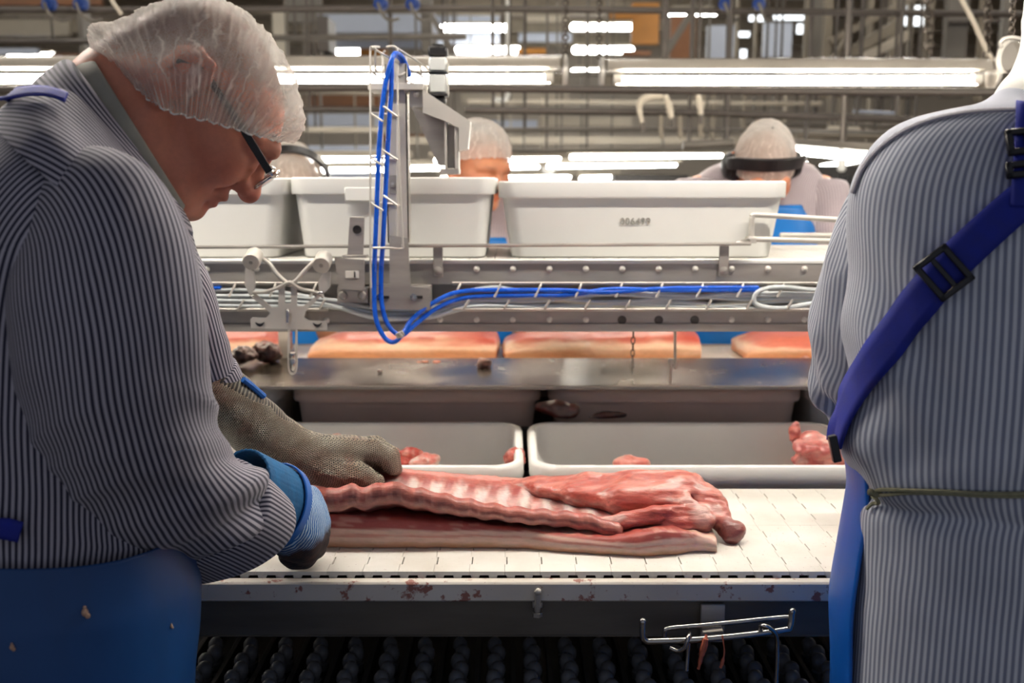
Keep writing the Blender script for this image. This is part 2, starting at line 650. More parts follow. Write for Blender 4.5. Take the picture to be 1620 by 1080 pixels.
    def rrect(self, levels, c, n=5, cap0=True, cap1=True):
        """stack of rounded rectangles: levels = (z, hx, hy, r)"""
        c = Vector(c)
        vs, fs = [], []
        N = 4 * (n + 1)
        for (z, hx, hy, r) in levels:
            r = min(r, hx, hy)
            for q, (sx, sy) in enumerate(((1, 1), (-1, 1), (-1, -1), (1, -1))):
                for k in range(n + 1):
                    t = (q + k / n) * PI / 2
                    vs.append(c + Vector((sx * (hx - r) + r * math.cos(t), sy * (hy - r) + r * math.sin(t), z)))
        for l in range(len(levels) - 1):
            for i in range(N):
                j = (i + 1) % N
                fs.append((l * N + i, l * N + j, (l + 1) * N + j, (l + 1) * N + i))
        if cap0:
            fs.append(tuple(range(N))[::-1])
        if cap1:
            fs.append(tuple((len(levels) - 1) * N + i for i in range(N)))
        self.add(vs, fs)
        return self

    def mesh(self, name, origin=(0, 0, 0), smooth=True, fix=True):
        o = Vector(origin)
        me = bpy.data.meshes.new(name)
        me.from_pydata([tuple(p - o) for p in self.v], [], self.f)
        if fix:
            bm = bmesh.new()
            bm.from_mesh(me)
            bmesh.ops.recalc_face_normals(bm, faces=bm.faces[:])
            bm.to_mesh(me)
            bm.free()
        if smooth:
            me.shade_smooth()
            me.set_sharp_from_angle(angle=math.radians(38))
        return me

    def out(self, name, mat, parent=None, smooth=True):
        if isinstance(mat, str):
            mat = MAT[mat]
        if parent is None:
            lo = [min(p[i] for p in self.v) for i in range(3)]
            hi = [max(p[i] for p in self.v) for i in range(3)]
            org = Vector(((lo[0] + hi[0]) / 2, (lo[1] + hi[1]) / 2, lo[2]))
            return link(name, self.mesh(name, org, smooth), mat, None, org)
        return link(name, self.mesh(name, WLOC[parent.name], smooth), mat, parent)


def spline(pts, n, closed=False):
    """Catmull-Rom through pts, n steps per span"""
    out = []
    m = len(pts)
    rng_ = range(m) if closed else range(m - 1)
    for i in rng_:
        if closed:
            p0, p1, p2, p3 = pts[i - 1], pts[i], pts[(i + 1) % m], pts[(i + 2) % m]
        else:
            p0, p1, p2, p3 = pts[max(i - 1, 0)], pts[i], pts[i + 1], pts[min(i + 2, m - 1)]
        for k in range(n):
            t = k / n
            out.append(0.5 * ((2 * p1) + (p2 - p0) * t + (2 * p0 - 5 * p1 + 4 * p2 - p3) * t * t + (3 * p1 - p0 - 3 * p2 + p3) * t ** 3))
    if not closed:
        out.append(pts[-1].copy() if hasattr(pts[-1], 'copy') else pts[-1])
    return out


# ---------------------------------------------------------------- numpy noise
_tab = rng.rand(4096).astype(np.float32)


def vnoise(p, seed=0):
    """value noise in 0..1 at points p (N,3)"""
    p = np.asarray(p, np.float32)
    i = np.floor(p).astype(np.int64)
    f = p - i
    f = f * f * (3 - 2 * f)
    r = 0
    for dx in (0, 1):
        for dy in (0, 1):
            for dz in (0, 1):
                h = ((i[:, 0] + dx) * 73856093 ^ (i[:, 1] + dy) * 19349663 ^ (i[:, 2] + dz) * 83492791 ^ (seed * 2654435)) & 4095
                w = (f[:, 0] if dx else 1 - f[:, 0]) * (f[:, 1] if dy else 1 - f[:, 1]) * (f[:, 2] if dz else 1 - f[:, 2])
                r = r + _tab[h] * w
    return r


def fbm(p, oct=3, seed=0):
    p = np.asarray(p, np.float32)
    s, a, t = 0, 1.0, 0
    for k in range(oct):
        s = s + a * vnoise(p * (2 ** k), seed + k)
        t += a
        a *= 0.5
    return s / t


# ---------------------------------------------------------------- implicit surfaces
class Vol:
    """signed-distance grid with smooth unions; meshed by surface nets"""
    def __init__(self, xs, ys, zs, far=0.06):
        self.a = [np.asarray(q, np.float32) for q in (xs, ys, zs)]
        self.d = np.full([len(q) for q in self.a], far, np.float32)

    def _sl(self, lo, hi):
        out = []
        for k in range(3):
            i0 = max(0, int(np.searchsorted(self.a[k], lo[k])) - 2)
            i1 = min(len(self.a[k]), int(np.searchsorted(self.a[k], hi[k])) + 2)
            out.append(slice(i0, i1))
        return tuple(out)

    def put(self, fn, lo, hi, k=0.0, sub=False):
        m = k + 0.012
        lo = [min(l, h) - m for l, h in zip(lo, hi)] if not sub else [l - m for l in lo]
        hi = [h + m for h in hi]
        s = self._sl(lo, hi)
        X = self.a[0][s[0]][:, None, None]
        Y = self.a[1][s[1]][None, :, None]
        Z = self.a[2][s[2]][None, None, :]
        if 0 in (X.size, Y.size, Z.size):
            return self
        b = fn(X, Y, Z)
        d = self.d[s]
        if sub:
            b = -b
            h = np.maximum(k - np.abs(d - b), 0) / max(k, 1e-6)
            self.d[s] = np.maximum(d, b) + h * h * k * 0.25
        else:
            h = np.maximum(k - np.abs(d - b), 0) / max(k, 1e-6)
            self.d[s] = np.minimum(d, b) - h * h * k * 0.25
        return self

    def ell(self, c, r, k=0.01, R=None, sub=False):
        c = np.asarray(c, np.float32)
        r = np.asarray(r, np.float32)
        M = np.eye(3) if R is None else np.asarray(R)     # rows: local axes

        def fn(X, Y, Z):
            x, y, z = X - c[0], Y - c[1], Z - c[2]
            q = [(M[i][0] * x + M[i][1] * y + M[i][2] * z) for i in range(3)]
            k0 = np.sqrt(sum((q[i] / r[i]) ** 2 for i in range(3)))
            k1 = np.sqrt(sum((q[i] / (r[i] * r[i])) ** 2 for i in range(3))) + 1e-6
            return k0 * (k0 - 1.0) / k1
        e = [float(math.sqrt(sum((M[i][j] * r[i]) ** 2 for i in range(3)))) for j in range(3)]
        return self.put(fn, [c[j] - e[j] for j in range(3)], [c[j] + e[j] for j in range(3)], k, sub)

    def cone(self, a, b, ra, rb, k=0.01, sub=False, flat=None):
        """flat = (unit axis, factor): squash distances along the axis"""
        a = np.asarray(a, np.float32)
        b = np.asarray(b, np.float32)
        ab = b - a
        L = float(ab @ ab) + 1e-9

        def fn(X, Y, Z):
            x, y, z = X - a[0], Y - a[1], Z - a[2]
            t = np.clip((x * ab[0] + y * ab[1] + z * ab[2]) / L, 0, 1)
            x, y, z = x - t * ab[0], y - t * ab[1], z - t * ab[2]
            if flat is not None:
                n, s = flat
                q = (x * n[0] + y * n[1] + z * n[2]) * (s - 1)
                x, y, z = x + n[0] * q, y + n[1] * q, z + n[2] * q
            return np.sqrt(x * x + y * y + z * z) - (ra + (rb - ra) * t)
        R = max(ra, rb)
        lo = [min(a[i], b[i]) - R for i in range(3)]
        hi = [max(a[i], b[i]) + R for i in range(3)]
        return self.put(fn, lo, hi, k, sub)

    def chain(self, pts, rs, k=0.008, sub=False, flat=None):
        for i in range(len(pts) - 1):
            self.cone(pts[i], pts[i + 1], rs[i], rs[i + 1], k, sub, flat)
        return self

    def nets(self):
        d = self.d
        s = d < 0
        nx, ny, nz = d.shape
        c = np.zeros((nx - 1, ny - 1, nz - 1), np.int8)
        for i in (0, 1):
            for j in (0, 1):
                for k in (0, 1):
                    c += s[i:nx - 1 + i, j:ny - 1 + j, k:nz - 1 + k]
        act = (c > 0) & (c < 8)
        idx = np.argwhere(act)
        vid = np.full(act.shape, -1, np.int64)
        vid[act] = np.arange(len(idx))
        corner = [(i, j, k) for i in (0, 1) for j in (0, 1) for k in (0, 1)]
        val = {q: d[idx[:, 0] + q[0], idx[:, 1] + q[1], idx[:, 2] + q[2]] for q in corner}
        acc = np.zeros((len(idx), 3))
        cnt = np.zeros(len(idx))
        for q in corner:
            for ax in range(3):
                if q[ax]:
                    continue
                q2 = list(q)
                q2[ax] = 1
                q2 = tuple(q2)
                va, vb = val[q], val[q2]
                m = (va < 0) != (vb < 0)
                t = np.where(m, va / np.where(m, va - vb, 1), 0)
                p = np.tile(np.array(q, float), (len(idx), 1))
                p[:, ax] += t
                acc[m] += p[m]
                cnt[m] += 1
        fr = acc / cnt[:, None]
        V = np.empty((len(idx), 3))
        for ax in range(3):
            A = self.a[ax]
            i = idx[:, ax]
            V[:, ax] = A[i] + fr[:, ax] * (A[i + 1] - A[i])
        F = []
        for ax in range(3):
            b, e = (ax + 1) % 3, (ax + 2) % 3
            n0 = [nx, ny, nz]
            sl0 = [slice(1, n - 1) for n in n0]
            sl1 = [slice(1, n - 1) for n in n0]
            sl0[ax] = slice(0, n0[ax] - 1)
            sl1[ax] = slice(1, n0[ax])
            A, B = s[tuple(sl0)], s[tuple(sl1)]
            for inside_first in (True, False):
                m = (A & ~B) if inside_first else (~A & B)
                q = np.argwhere(m)
                if len(q) == 0:
                    continue
                base = q.copy()
                base[:, b] += 1
                base[:, e] += 1

                def cell(db, de):
                    z = base.copy()
                    z[:, b] += db
                    z[:, e] += de
                    return vid[z[:, 0], z[:, 1], z[:, 2]]
                quad = np.stack([cell(-1, -1), cell(0, -1), cell(0, 0), cell(-1, 0)], 1)
                F.append(quad if inside_first else quad[:, ::-1])
        F = np.concatenate(F)
        F = F[(F >= 0).all(1)]
        return V, F


def relax(V, F, it=2, lam=0.5):
    n = len(V)
    E = np.concatenate([F[:, [0, 1]], F[:, [1, 2]], F[:, [2, 3]], F[:, [3, 0]]])
    for _ in range(it):
        s = np.zeros_like(V)
        c = np.zeros(n)
        for a, b in ((0, 1), (1, 0)):
            for ax in range(3):
                s[:, ax] += np.bincount(E[:, a], V[E[:, b], ax], n)
            c += np.bincount(E[:, a], minlength=n)
        V = V + lam * (s / c[:, None] - V)
    return V


def normals(V, F):
    n = np.cross(V[F[:, 2]] - V[F[:, 0]], V[F[:, 3]] - V[F[:, 1]])
    N = np.zeros_like(V)
    for k in range(4):
        for ax in range(3):
            N[:, ax] += np.bincount(F[:, k], n[:, ax], len(V))
    return N / (np.linalg.norm(N, axis=1, keepdims=True) + 1e-12)


def npmesh(name, V, F, mat, parent=None, col=None, uv=None, attr=None, origin=None, smooth=True):
    """numpy verts / quads to an object; uv per vertex (seams split by the caller)"""
    if isinstance(mat, str):
        mat = MAT[mat]
    V = np.asarray(V, float)
    F = np.asarray(F, np.int32)
    if parent is not None:
        org = np.array(WLOC[parent.name])
    elif origin is not None:
        org = np.array(origin)
    else:
        lo, hi = V.min(0), V.max(0)
        org = np.array([(lo[0] + hi[0]) / 2, (lo[1] + hi[1]) / 2, lo[2]])
    me = bpy.data.meshes.new(name)
    me.vertices.add(len(V))
    me.vertices.foreach_set('co', (V - org).astype(np.float32).ravel())
    k = F.shape[1]
    me.loops.add(F.size)
    me.loops.foreach_set('vertex_index', F.ravel())
    me.polygons.add(len(F))
    me.polygons.foreach_set('loop_start', np.arange(0, F.size, k, dtype=np.int32))
    me.polygons.foreach_set('loop_total', np.full(len(F), k, np.int32))
    me.update(calc_edges=True)
    if col is not None:
        ca = me.color_attributes.new('col', 'FLOAT_COLOR', 'POINT')
        cc = np.ones((len(V), 4), np.float32)
        cc[:, :3] = col
        ca.data.foreach_set('color', cc.ravel())
    if uv is not None:
        ul = me.uv_layers.new(name='UVMap')
        if uv.shape[0] == len(V):
            uv = uv[F.ravel()]
        ul.data.foreach_set('uv', np.asarray(uv, np.float32).ravel())
    for an, av in (attr or {}).items():
        a = me.attributes.new(an, 'FLOAT', 'POINT')
        a.data.foreach_set('value', np.asarray(av, np.float32))
    if smooth:
        me.shade_smooth()
    return link(name, me, mat, parent, None if parent is not None else tuple(org))


def crom(P, n):
    """numpy Catmull-Rom of rows P, n steps per span"""
    P = np.asarray(P, float)
    out = []
    m = len(P)
    for i in range(m - 1):
        p0, p1, p2, p3 = P[max(i - 1, 0)], P[i], P[i + 1], P[min(i + 2, m - 1)]
        for k in range(n):
            t = k / n
            out.append(0.5 * (2 * p1 + (p2 - p0) * t + (2 * p0 - 5 * p1 + 4 * p2 - p3) * t * t + (3 * p1 - p0 - 3 * p2 + p3) * t ** 3))
    out.append(P[-1])
    return np.array(out)


def loft(rings, n_around=96, steps=10, ex=2.0, a0=0.0, a1=2 * PI, disp=None, close=True, caps=False, umode='len'):
    """rings: rows (cx,cy,cz, ux,uy,uz, vx,vy,vz): section = c + cos*u + sin*v.
    returns V, F, UV (metres around, metres along) per loop"""
    R = crom(rings, steps)
    full = abs((a1 - a0) - 2 * PI) < 1e-6
    na = n_around
    th = np.linspace(a0, a1, na + 1)
    ct, st = np.cos(th), np.sin(th)
    ct = np.sign(ct) * np.abs(ct) ** (2 / ex)
    st = np.sign(st) * np.abs(st) ** (2 / ex)
    P = R[:, None, 0:3] + ct[None, :, None] * R[:, None, 3:6] + st[None, :, None] * R[:, None, 6:9]
    m = len(R)
    # arc length around of the mean section gives u, length along gives v
    du = np.linalg.norm(np.diff(P, axis=1), axis=2)
    u = np.concatenate([np.zeros((m, 1)), np.cumsum(du, 1)], 1)
    u = u - u[:, [na // 2]]
    um = u.max(1) - u.min(1)
    if umode == 'mean':
        ref = np.median(um)
        u = u / um[:, None] * ref
    dv = np.linalg.norm(np.diff(P, axis=0), axis=2)
    v = np.concatenate([np.zeros((1, na + 1)), np.cumsum(dv, 0)], 0)
    if disp is not None:
        tu = np.gradient(P, axis=1)
        tv = np.gradient(P, axis=0)
        N = np.cross(tu, tv)
        N /= np.linalg.norm(N, axis=2, keepdims=True) + 1e-9
        cen = R[:, None, 0:3]
        sg = np.sign(((P - cen) * N).sum(2)).mean()
        D = disp(P, u, v, th[None, :].repeat(m, 0), np.linspace(0, 1, m)[:, None].repeat(na + 1, 1))
        if full:
            D[:, -1] = D[:, 0]
            w = np.clip(np.minimum(np.arange(na + 1), na - np.arange(na + 1)) / 6.0, 0, 1)[None, :]
            D = D * w + D[:, :1] * (1 - w)
        P = P + N * (sg * D)[:, :, None]
    if full:
        P[:, -1] = P[:, 0]
    ids = np.arange(m * (na + 1)).reshape(m, na + 1)
    F = np.stack([ids[:-1, :-1], ids[:-1, 1:], ids[1:, 1:], ids[1:, :-1]], -1).reshape(-1, 4)
    V = P.reshape(-1, 3)
    UV = np.stack([u, v], -1).reshape(-1, 2)
    uvl = UV[F.ravel()]
    if full:                                   # weld the seam
        rem = np.arange(len(V))
        rem[ids[:, -1]] = ids[:, 0]
        F = rem[F]
    return V, F, uvl, P


def ring(c, u, v):
    return list(c) + list(u) + list(v)


def path_rings(pts, rad, up=(0, 1, 0), flat=1.0):
    """rings along pts with radii; v axis near 'up'"""
    P = [Vector(p) for p in pts]
    out = []
    for i, p in enumerate(P):
        d = (P[min(i + 1, len(P) - 1)] - P[max(i - 1, 0)]).normalized()
        w = Vector(up)
        w = (w - d * w.dot(d)).normalized()
        u = w.cross(d).normalized()
        r = rad[i]
        out.append(ring(p, u * r, w * r * flat))
    return out


def end_caps(V, F, P):
    """close a loft's two ends with fans of quads (returns new V, F lists of quads only)"""
    return V, F


def cleanup(o):
    """drop loose doubled seam vertices of a loft"""
    bm = bmesh.new()
    bm.from_mesh(o.data)
    loose = [v for v in bm.verts if not v.link_faces]
    bmesh.ops.delete(bm, geom=loose, context='VERTS')
    bmesh.ops.recalc_face_normals(bm, faces=bm.faces[:])
    bm.to_mesh(o.data)
    bm.free()
    return o


def solid(o, th, off=0.0):
    m = o.modifiers.new('solidify', 'SOLIDIFY')
    m.thickness = th
    m.offset = off
    return o


def bvh_of(*objs):
    V, F = [], []
    for o in objs:
        b = len(V)
        w = WLOC[o.name]
        V += [v.co + w for v in o.data.vertices]
        F += [tuple(i + b for i in p.vertices) for p in o.data.polygons]
    return BVHTree.FromPolygons(V, F)


def cast(bvh, px, py, off=0.002):
    """point of the surface seen at the pixel, lifted by off along its normal"""
    o = Vector((0, 0, ZC))
    d = (at(px, py, 1.0) - o).normalized()
    p, n, i, t = bvh.ray_cast(o, d)
    if p is None:
        return None, None
    if n.dot(d) > 0:
        n = -n
    return p + n * off, n

# ================================================================ the hall (setting)
def slab(name, lo, hi, mat, kind=True):
    o = G().box(lo, hi).out(name, mat, None, False)
    return struct(o)


MAT['floor'] = plain('wet_grey_floor', C(92, 82, 74), 0.35, 0, 0.15, 2)
MAT['wall'] = plain('hall_wall_panel', C(186, 176, 162), 0.6, 0, 0.08, 1.2)
MAT['ceil'] = plain('hall_ceiling_panel', C(176, 164, 154), 0.7, 0, 0.1, 0.8)
slab('floor', (-14, -1.5, -0.1), (12, 24, 0), 'floor')
slab('wall_back', (-14, 24, -0.1), (12, 24.2, 4.7), 'wall')
slab('wall_left', (-14.2, -1.5, -0.1), (-14, 24.2, 4.7), 'wall')
slab('wall_right', (12, -1.5, -0.1), (12.2, 24.2, 4.7), 'wall')
ceiling = slab('ceiling', (-14, -1.5, 4.6), (12, 24.2, 4.7), 'ceil')

# ================================================================ lower belt with the meat
BZ = 0.903                          # top of the lower belt
BY0, BY1 = 1.352, 1.742
BX0, BX1 = -0.62, 0.86
PITCHX = 0.0508
belt = thing('conveyor', 'lower white plastic belt conveyor that carries the big cut of pork in front', 'conveyor', (0.1, 1.54, 0.0))


def module_mesh():
    """one moulded belt module: toothed long edges, hinge barrels below"""
    g = G()
    L = (BY1 - BY0) / 2 - 0.0006
    nt = 7
    left, right = [], []
    for i in range(nt):
        y0, y1 = L * i / nt, L * (i + 1) / nt
        a = 0.0030 if i % 2 else 0.0
        gp = 0.0009 if i % 2 else 0.00025
        left += [(-PITCHX / 2 + a + gp, y0), (-PITCHX / 2 + a + gp, y1)]
        right += [(PITCHX / 2 + a - gp, y0), (PITCHX / 2 + a - gp, y1)]
    poly = left[::-1] + right
    g.prism(poly, (0, 0, 0), (1, 0, 0), (0, 1, 0), (0, 0, -0.0055))
    for x in (-PITCHX / 4 - 0.004, PITCHX / 4 - 0.004):
        g.cyl((x, 0.0008, -0.0072), (x, L - 0.001, -0.0072), 0.0062, 8)
    return g


_m = None
nx = int((BX1 - BX0) / PITCHX)
for i in range(nx):
    for j in (0, 1):
        if _m is None:
            _m = module_mesh().mesh('belt_module', (0, 0, 0), False)
        o = link('belt_module', _m, MAT['belt'], belt)
        o.location = Vector((BX0 + (i + 0.5) * PITCHX, BY0 + j * (BY1 - BY0) / 2, BZ)) - WLOC[belt.name]
# bed under the belt, edge strip, side rail, far edge
G().box((BX0, BY0 + 0.004, BZ - 0.04), (BX1, BY1, BZ - 0.0145), 0.002).out('belt_bed', 'dark', belt)
p = at(800, 907, 1.335)
q = at(800, 951, 1.335)
G().box((BX0, 1.332, q.z), (BX1, 1.351, BZ - 0.0082), 0.003).out('wear_strip', 'stained', belt)
r0, r1 = at(800, 956, 1.342), at(800, 1006, 1.342)
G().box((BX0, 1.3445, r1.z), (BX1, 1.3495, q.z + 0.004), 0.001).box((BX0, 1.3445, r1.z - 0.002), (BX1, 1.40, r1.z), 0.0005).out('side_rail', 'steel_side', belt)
# bolt clamp over the strip
g = G()
a, b = at(851, 936, 1.325), at(850, 972, 1.327)
g.cyl(a, b, 0.0045, 10).cyl(b - Vector((0, 0, 0.002)), b + Vector((0, 0, 0.004)), 0.0075, 6).sph(a, 0.0055).obox((a + b) / 2 + Vector((0, 0.010, -0.004)), (0.007, 0.009, 0.004), None, 0.001)
g.out('clamp_bolt', 'steel_dull', belt)
for xx in (-0.55, 0.78):
    G().box((xx - 0.03, 1.40, 0), (xx + 0.03, 1.46, BZ - 0.04), 0.003).out('leg', 'steel_dull', belt)
    G().box((xx - 0.03, 1.66, 0), (xx + 0.03, 1.72, BZ - 0.04), 0.003).out('leg', 'steel_dull', belt)

# roller-top conveyor below: strings of grey knobs
RZ = 0.70
rollers = thing('roller_conveyor', 'dark lower conveyor with strings of grey knobs under the white belt', 'conveyor', (0.05, 1.6, 0))
G().box((-0.62, 1.36, RZ - 0.06), (0.80, 1.74, RZ - 0.03), 0.003).out('bed', 'black', rollers)
knob = G()
knob.lathe((0, 0, -0.03), (0, 0, 1), [(0, 0.011), (0.012, 0.0115), (0.014, 0.0085), (0.02, 0.0105), (0.026, 0.0125), (0.034, 0.0115), (0.040, 0.007), (0.042, 0.0)], 10)
kme = knob.mesh('knob')
for i in range(24):
    for j in range(7):
        x = -0.60 + i * 0.0575 + 0.003 * ((j % 2) * 2 - 1)
        y = 1.375 + j * 0.028
        o = link('knob', kme, MAT['bead'], rollers)
        o.location = Vector((x, y, RZ)) - WLOC[rollers.name]
for i in range(25):
    x = -0.63 + i * 0.0575
    G().box((x - 0.004, 1.37, RZ - 0.03), (x + 0.004, 1.72, RZ - 0.004), 0.001).out('slat', 'dark', rollers)
for xx in (-0.58, 0.72):
    G().box((xx - 0.02, 1.5, 0), (xx + 0.02, 1.54, RZ - 0.06)).out('leg', 'dark', rollers)

# steel knife rack of bent rods hung before the belt
RK = lambda x, y, Y=1.29: at(x, y, Y)
rack = thing('rod_rack', 'bent steel rod rack hanging on the front rail below the belt', 'rack', RK(1130, 1000))
G().tube([RK(1017, 983), RK(1017, 1004), RK(1021, 1012), RK(1034, 1014), RK(1120, 1010), RK(1236, 997), RK(1250, 990), RK(1253, 975), RK(1253, 966)], 0.0046, 10, 4).sph(RK(1017, 983), 0.0052).sph(RK(1254, 967), 0.0052).out('rod', 'chrome', rack)
G().tube([RK(1052, 1012, 1.31), RK(1052, 998, 1.31), RK(1062, 993, 1.31), RK(1120, 988, 1.31), RK(1240, 976, 1.31), RK(1250, 978, 1.30)], 0.0036, 10, 4).out('rod', 'chrome', rack)
G().tube([RK(1060, 1024, 1.285), RK(1072, 1029, 1.28), RK(1083, 1024, 1.275), RK(1089, 1008, 1.275), RK(1092, 1002, 1.29), RK(1090, 1012, 1.31), RK(1086, 1060, 1.31)], 0.0030, 10, 5).out('hook', 'chrome', rack)
G().tube([RK(1203, 997, 1.29), RK(1205, 990, 1.275), RK(1216, 992, 1.272), RK(1228, 1004, 1.275), RK(1230, 1030, 1.28), RK(1228, 1085, 1.28)], 0.0032, 10, 5).out('hook', 'chrome', rack)
G().obox(RK(1127, 998, 1.315), (0.014, 0.018, 0.0015), (Vector((1, 0, 0.1)), Vector((0, 1, 0.1)), Vector((0, -0.1, 1)))).obox(RK(1127, 985, 1.336), (0.017, 0.003, 0.028), None, 0.001).out('bracket', 'steel_dull', rack)
g = G().tube([RK(1117, 1003, 1.284), RK(1116, 1013, 1.281), RK(1112, 1028, 1.284), RK(1109, 1040, 1.285), RK(1105, 1058, 1.285)], [0.002, 0.004, 0.005, 0.0042, 0.003, 0.002], 8, 5)
MAT['scrap'] = plain('drying_meat_scrap', C(196, 104, 78), 0.5, 0, 0.2, 90, 0.4, 0.002, 160)
tag(g.out('meat_strip', 'scrap'), 'thin pinkish strip of meat hanging from the bent steel rod rack', 'meat')
g = G().tube([RK(1143, 1005, 1.284), RK(1146, 1030, 1.284), RK(1143, 1047, 1.284), RK(1140, 1056, 1.284)], [0.001, 0.0012, 0.0025, 0.002], 6, 4)
tag(g.out('meat_shred', 'scrap'), 'tiny frayed shred of meat dangling behind the pinkish strip', 'meat')


# ================================================================ tubs behind the belt
def tub(name, label, cat, x0, x1, y0, y1, ztop, h, group=None, rim=0.012, taper=0.03, wall=0.006, flare=True, cr=0.045):
    cx, cy = (x0 + x1) / 2, (y0 + y1) / 2
    hx, hy = (x1 - x0) / 2, (y1 - y0) / 2
    t = thing(name, label, cat, (cx, cy, ztop - h), group)
    R = cr
    lv = [(ztop - h, hx - rim - taper, hy - rim - taper, R * 0.8), (ztop - h + 0.004, hx - rim - taper + 0.003, hy - rim - taper + 0.003, R * 0.8),
          (ztop - 0.045, hx - rim - 0.002, hy - rim - 0.002, R), (ztop - 0.036, hx - rim, hy - rim, R),
          (ztop - h + h, hx - rim, hy - rim, R)]
    lv = lv[:-1]
    lv += [(ztop - 0.006, hx - rim + 0.001, hy - rim + 0.001, R), (ztop - 0.006, hx - rim - wall, hy - rim - wall, R - wall),
           (ztop - 0.05, hx - rim - wall - 0.002, hy - rim - wall - 0.002, R - wall),
           (ztop - h + 0.02, hx - rim - taper - wall + 0.002, hy - rim - taper - wall + 0.002, R * 0.8),
           (ztop - h + 0.008, hx - rim - taper - wall - 0.010, hy - rim - taper - wall - 0.010, R * 0.7)]
    G().rrect(lv, (cx, cy, 0), 6).out('body', 'crate', t)
    # rolled rim
    s = 0.034 if flare else 0.02
    lv = [(ztop - s, hx - rim - 0.001, hy - rim - 0.001, R), (ztop - s, hx - 0.001, hy - 0.001, R + rim), (ztop - s + 0.004, hx, hy, R + rim), (ztop - 0.008, hx, hy, R + rim), (ztop - 0.002, hx - 0.003, hy - 0.003, R + rim),
          (ztop, hx - 0.009, hy - 0.009, R), (ztop - 0.001, hx - rim - wall + 0.003, hy - rim - wall + 0.003, R), (ztop - 0.006, hx - rim - wall, hy - rim - wall, R - wall)]
    G().rrect(lv, (cx, cy, 0), 6, False, False).out('rim', 'crate', t)
    return t


ty0 = 1.77
zr = at(1000, 738, ty0).z
tub('meat_tub', 'white tub behind the ribs with red scraps, nearest the chain mail glove', 'tub', at(838, 735, ty0).x - 0.63, at(829, 735, ty0).x, ty0, 2.125, zr, 0.115)
tub('meat_tub', 'white tub with a wide bare floor and a torn chunk at its end', 'tub', at(838, 735, ty0).x, at(838, 735, ty0).x + 0.66, ty0, 2.125, zr, 0.115)
# what carries the tubs
sh = thing('tub_rack', 'dark steel shelf that carries the white tubs behind the belt', 'shelf', (0.1, 2.1, 0))
G().box((-0.75, 1.752, zr - 0.145), (0.95, 2.16, zr - 0.116), 0.003).out('board', 'steel_dull', sh)
G().box((-1.1, 2.165, zr - 0.235), (1.4, 2.66, zr - 0.215), 0.003).out('board', 'steel_dull', sh)
G().box((-1.1, 2.14, zr - 0.235), (1.4, 2.163, zr - 0.02), 0.002).out('back_board', 'dark', sh)
for xx in (-0.7, 0.9):
    for yy in (1.78, 2.62):
        G().box((xx - 0.02, yy - 0.02, 0), (xx + 0.02, yy + 0.02, zr - 0.146)).out('leg', 'steel_dull', sh)
G().box((-1.1, 2.63, zr - 0.22), (1.4, 2.635, 0.985), 0.002).out('rear_board', 'steel_dull', sh)
# second row of tubs under the ledge
zr2 = 0.985
MAT['crate_tan'] = plain('stained_tub_plastic', C(228, 200, 182), 0.5, 0, 0.08, 5)
spans = [(300, 440, 'narrow pale tub end under the ledge, half hidden by the mail sleeve'), (458, 856, 'pinkish tub under the steel ledge above the scrap filled white tub'), (868, 1274, 'pinkish tub under the steel ledge beside the dark offcut'), (1282, 1640, 'pale cream tub under the ledge next to the worker seen from behind')]
for (a, b, lab) in spans:
    xa, xb = at(a, 640, 2.24).x, at(b, 640, 2.24).x
    t = tub('storage_tub', lab, 'tub', xa, xb, 2.24, 2.60, zr2, 0.19, None, 0.010, 0.02)
    if a in (458, 868):
        for ch in t.children:
            ch.data.materials.clear()
            ch.data.materials.append(MAT['crate_tan'])

# ================================================================ steel ledge and the far belt
l0 = at(800, 611, 2.20)
l1 = at(800, 566, 2.45)
ledge = thing('steel_ledge', 'long wet stainless ledge between the white tubs and the far belt', 'ledge', (0.1, 2.3, l0.z))
x0, x1 = -1.05, 1.5
sl = Vector((0, l1.y - l0.y, l1.z - l0.z))
G().prism([(0, 0), (0, -0.004), (1, -0.004), (1, 0)], (x0, l0.y, l0.z), sl, (0, 0, 1), (x1 - x0, 0, 0)).out('top_plate', 'ledge', ledge)
G().box((x0, l0.y - 0.004, l0.z - 0.007), (x1, l0.y + 0.004, l0.z + 0.001), 0.001).out('front_lip', 'steel_dull', ledge)
for xx in (-0.98, 1.42):
    G().box((xx - 0.02, 2.4, 0), (xx + 0.02, 2.44, l1.z - 0.01)).out('leg', 'steel_dull', ledge)
FZ = 1.0
fbelt = thing('far_conveyor', 'far white belt under warm light that carries a row of pork sides', 'conveyor', (0.1, 2.6, 0))
mm = None
for i in range(int(2.7 / 0.1016)):
    for j in (0, 1):
        if mm is None:
            mm = G().box((-0.0504, 0, -0.008), (0.0504, 0.146, 0), 0.001).mesh('belt_module')
        o = link('belt_module', mm, MAT['belt'], fbelt)
        o.location = Vector((-1.1 + i * 0.1016, 2.462 + j * 0.148, FZ)) - WLOC[fbelt.name]
G().box((-1.15, 2.462, FZ - 0.06), (1.6, 2.758, FZ - 0.009), 0.002).out('belt_bed', 'dark', fbelt)
G().box((-1.15, 2.456, FZ - 0.08), (1.6, 2.461, FZ - 0.004), 0.001).out('side_rail', 'steel', fbelt)
G().box((-1.15, 2.759, FZ - 0.08), (1.6, 2.766, FZ + 0.004), 0.001).out('side_rail', 'steel', fbelt)
for xx in (-0.9, 1.3):
    G().box((xx - 0.03, 2.68, 0), (xx + 0.03, 2.74, FZ - 0.06)).out('leg', 'steel_dull', fbelt)

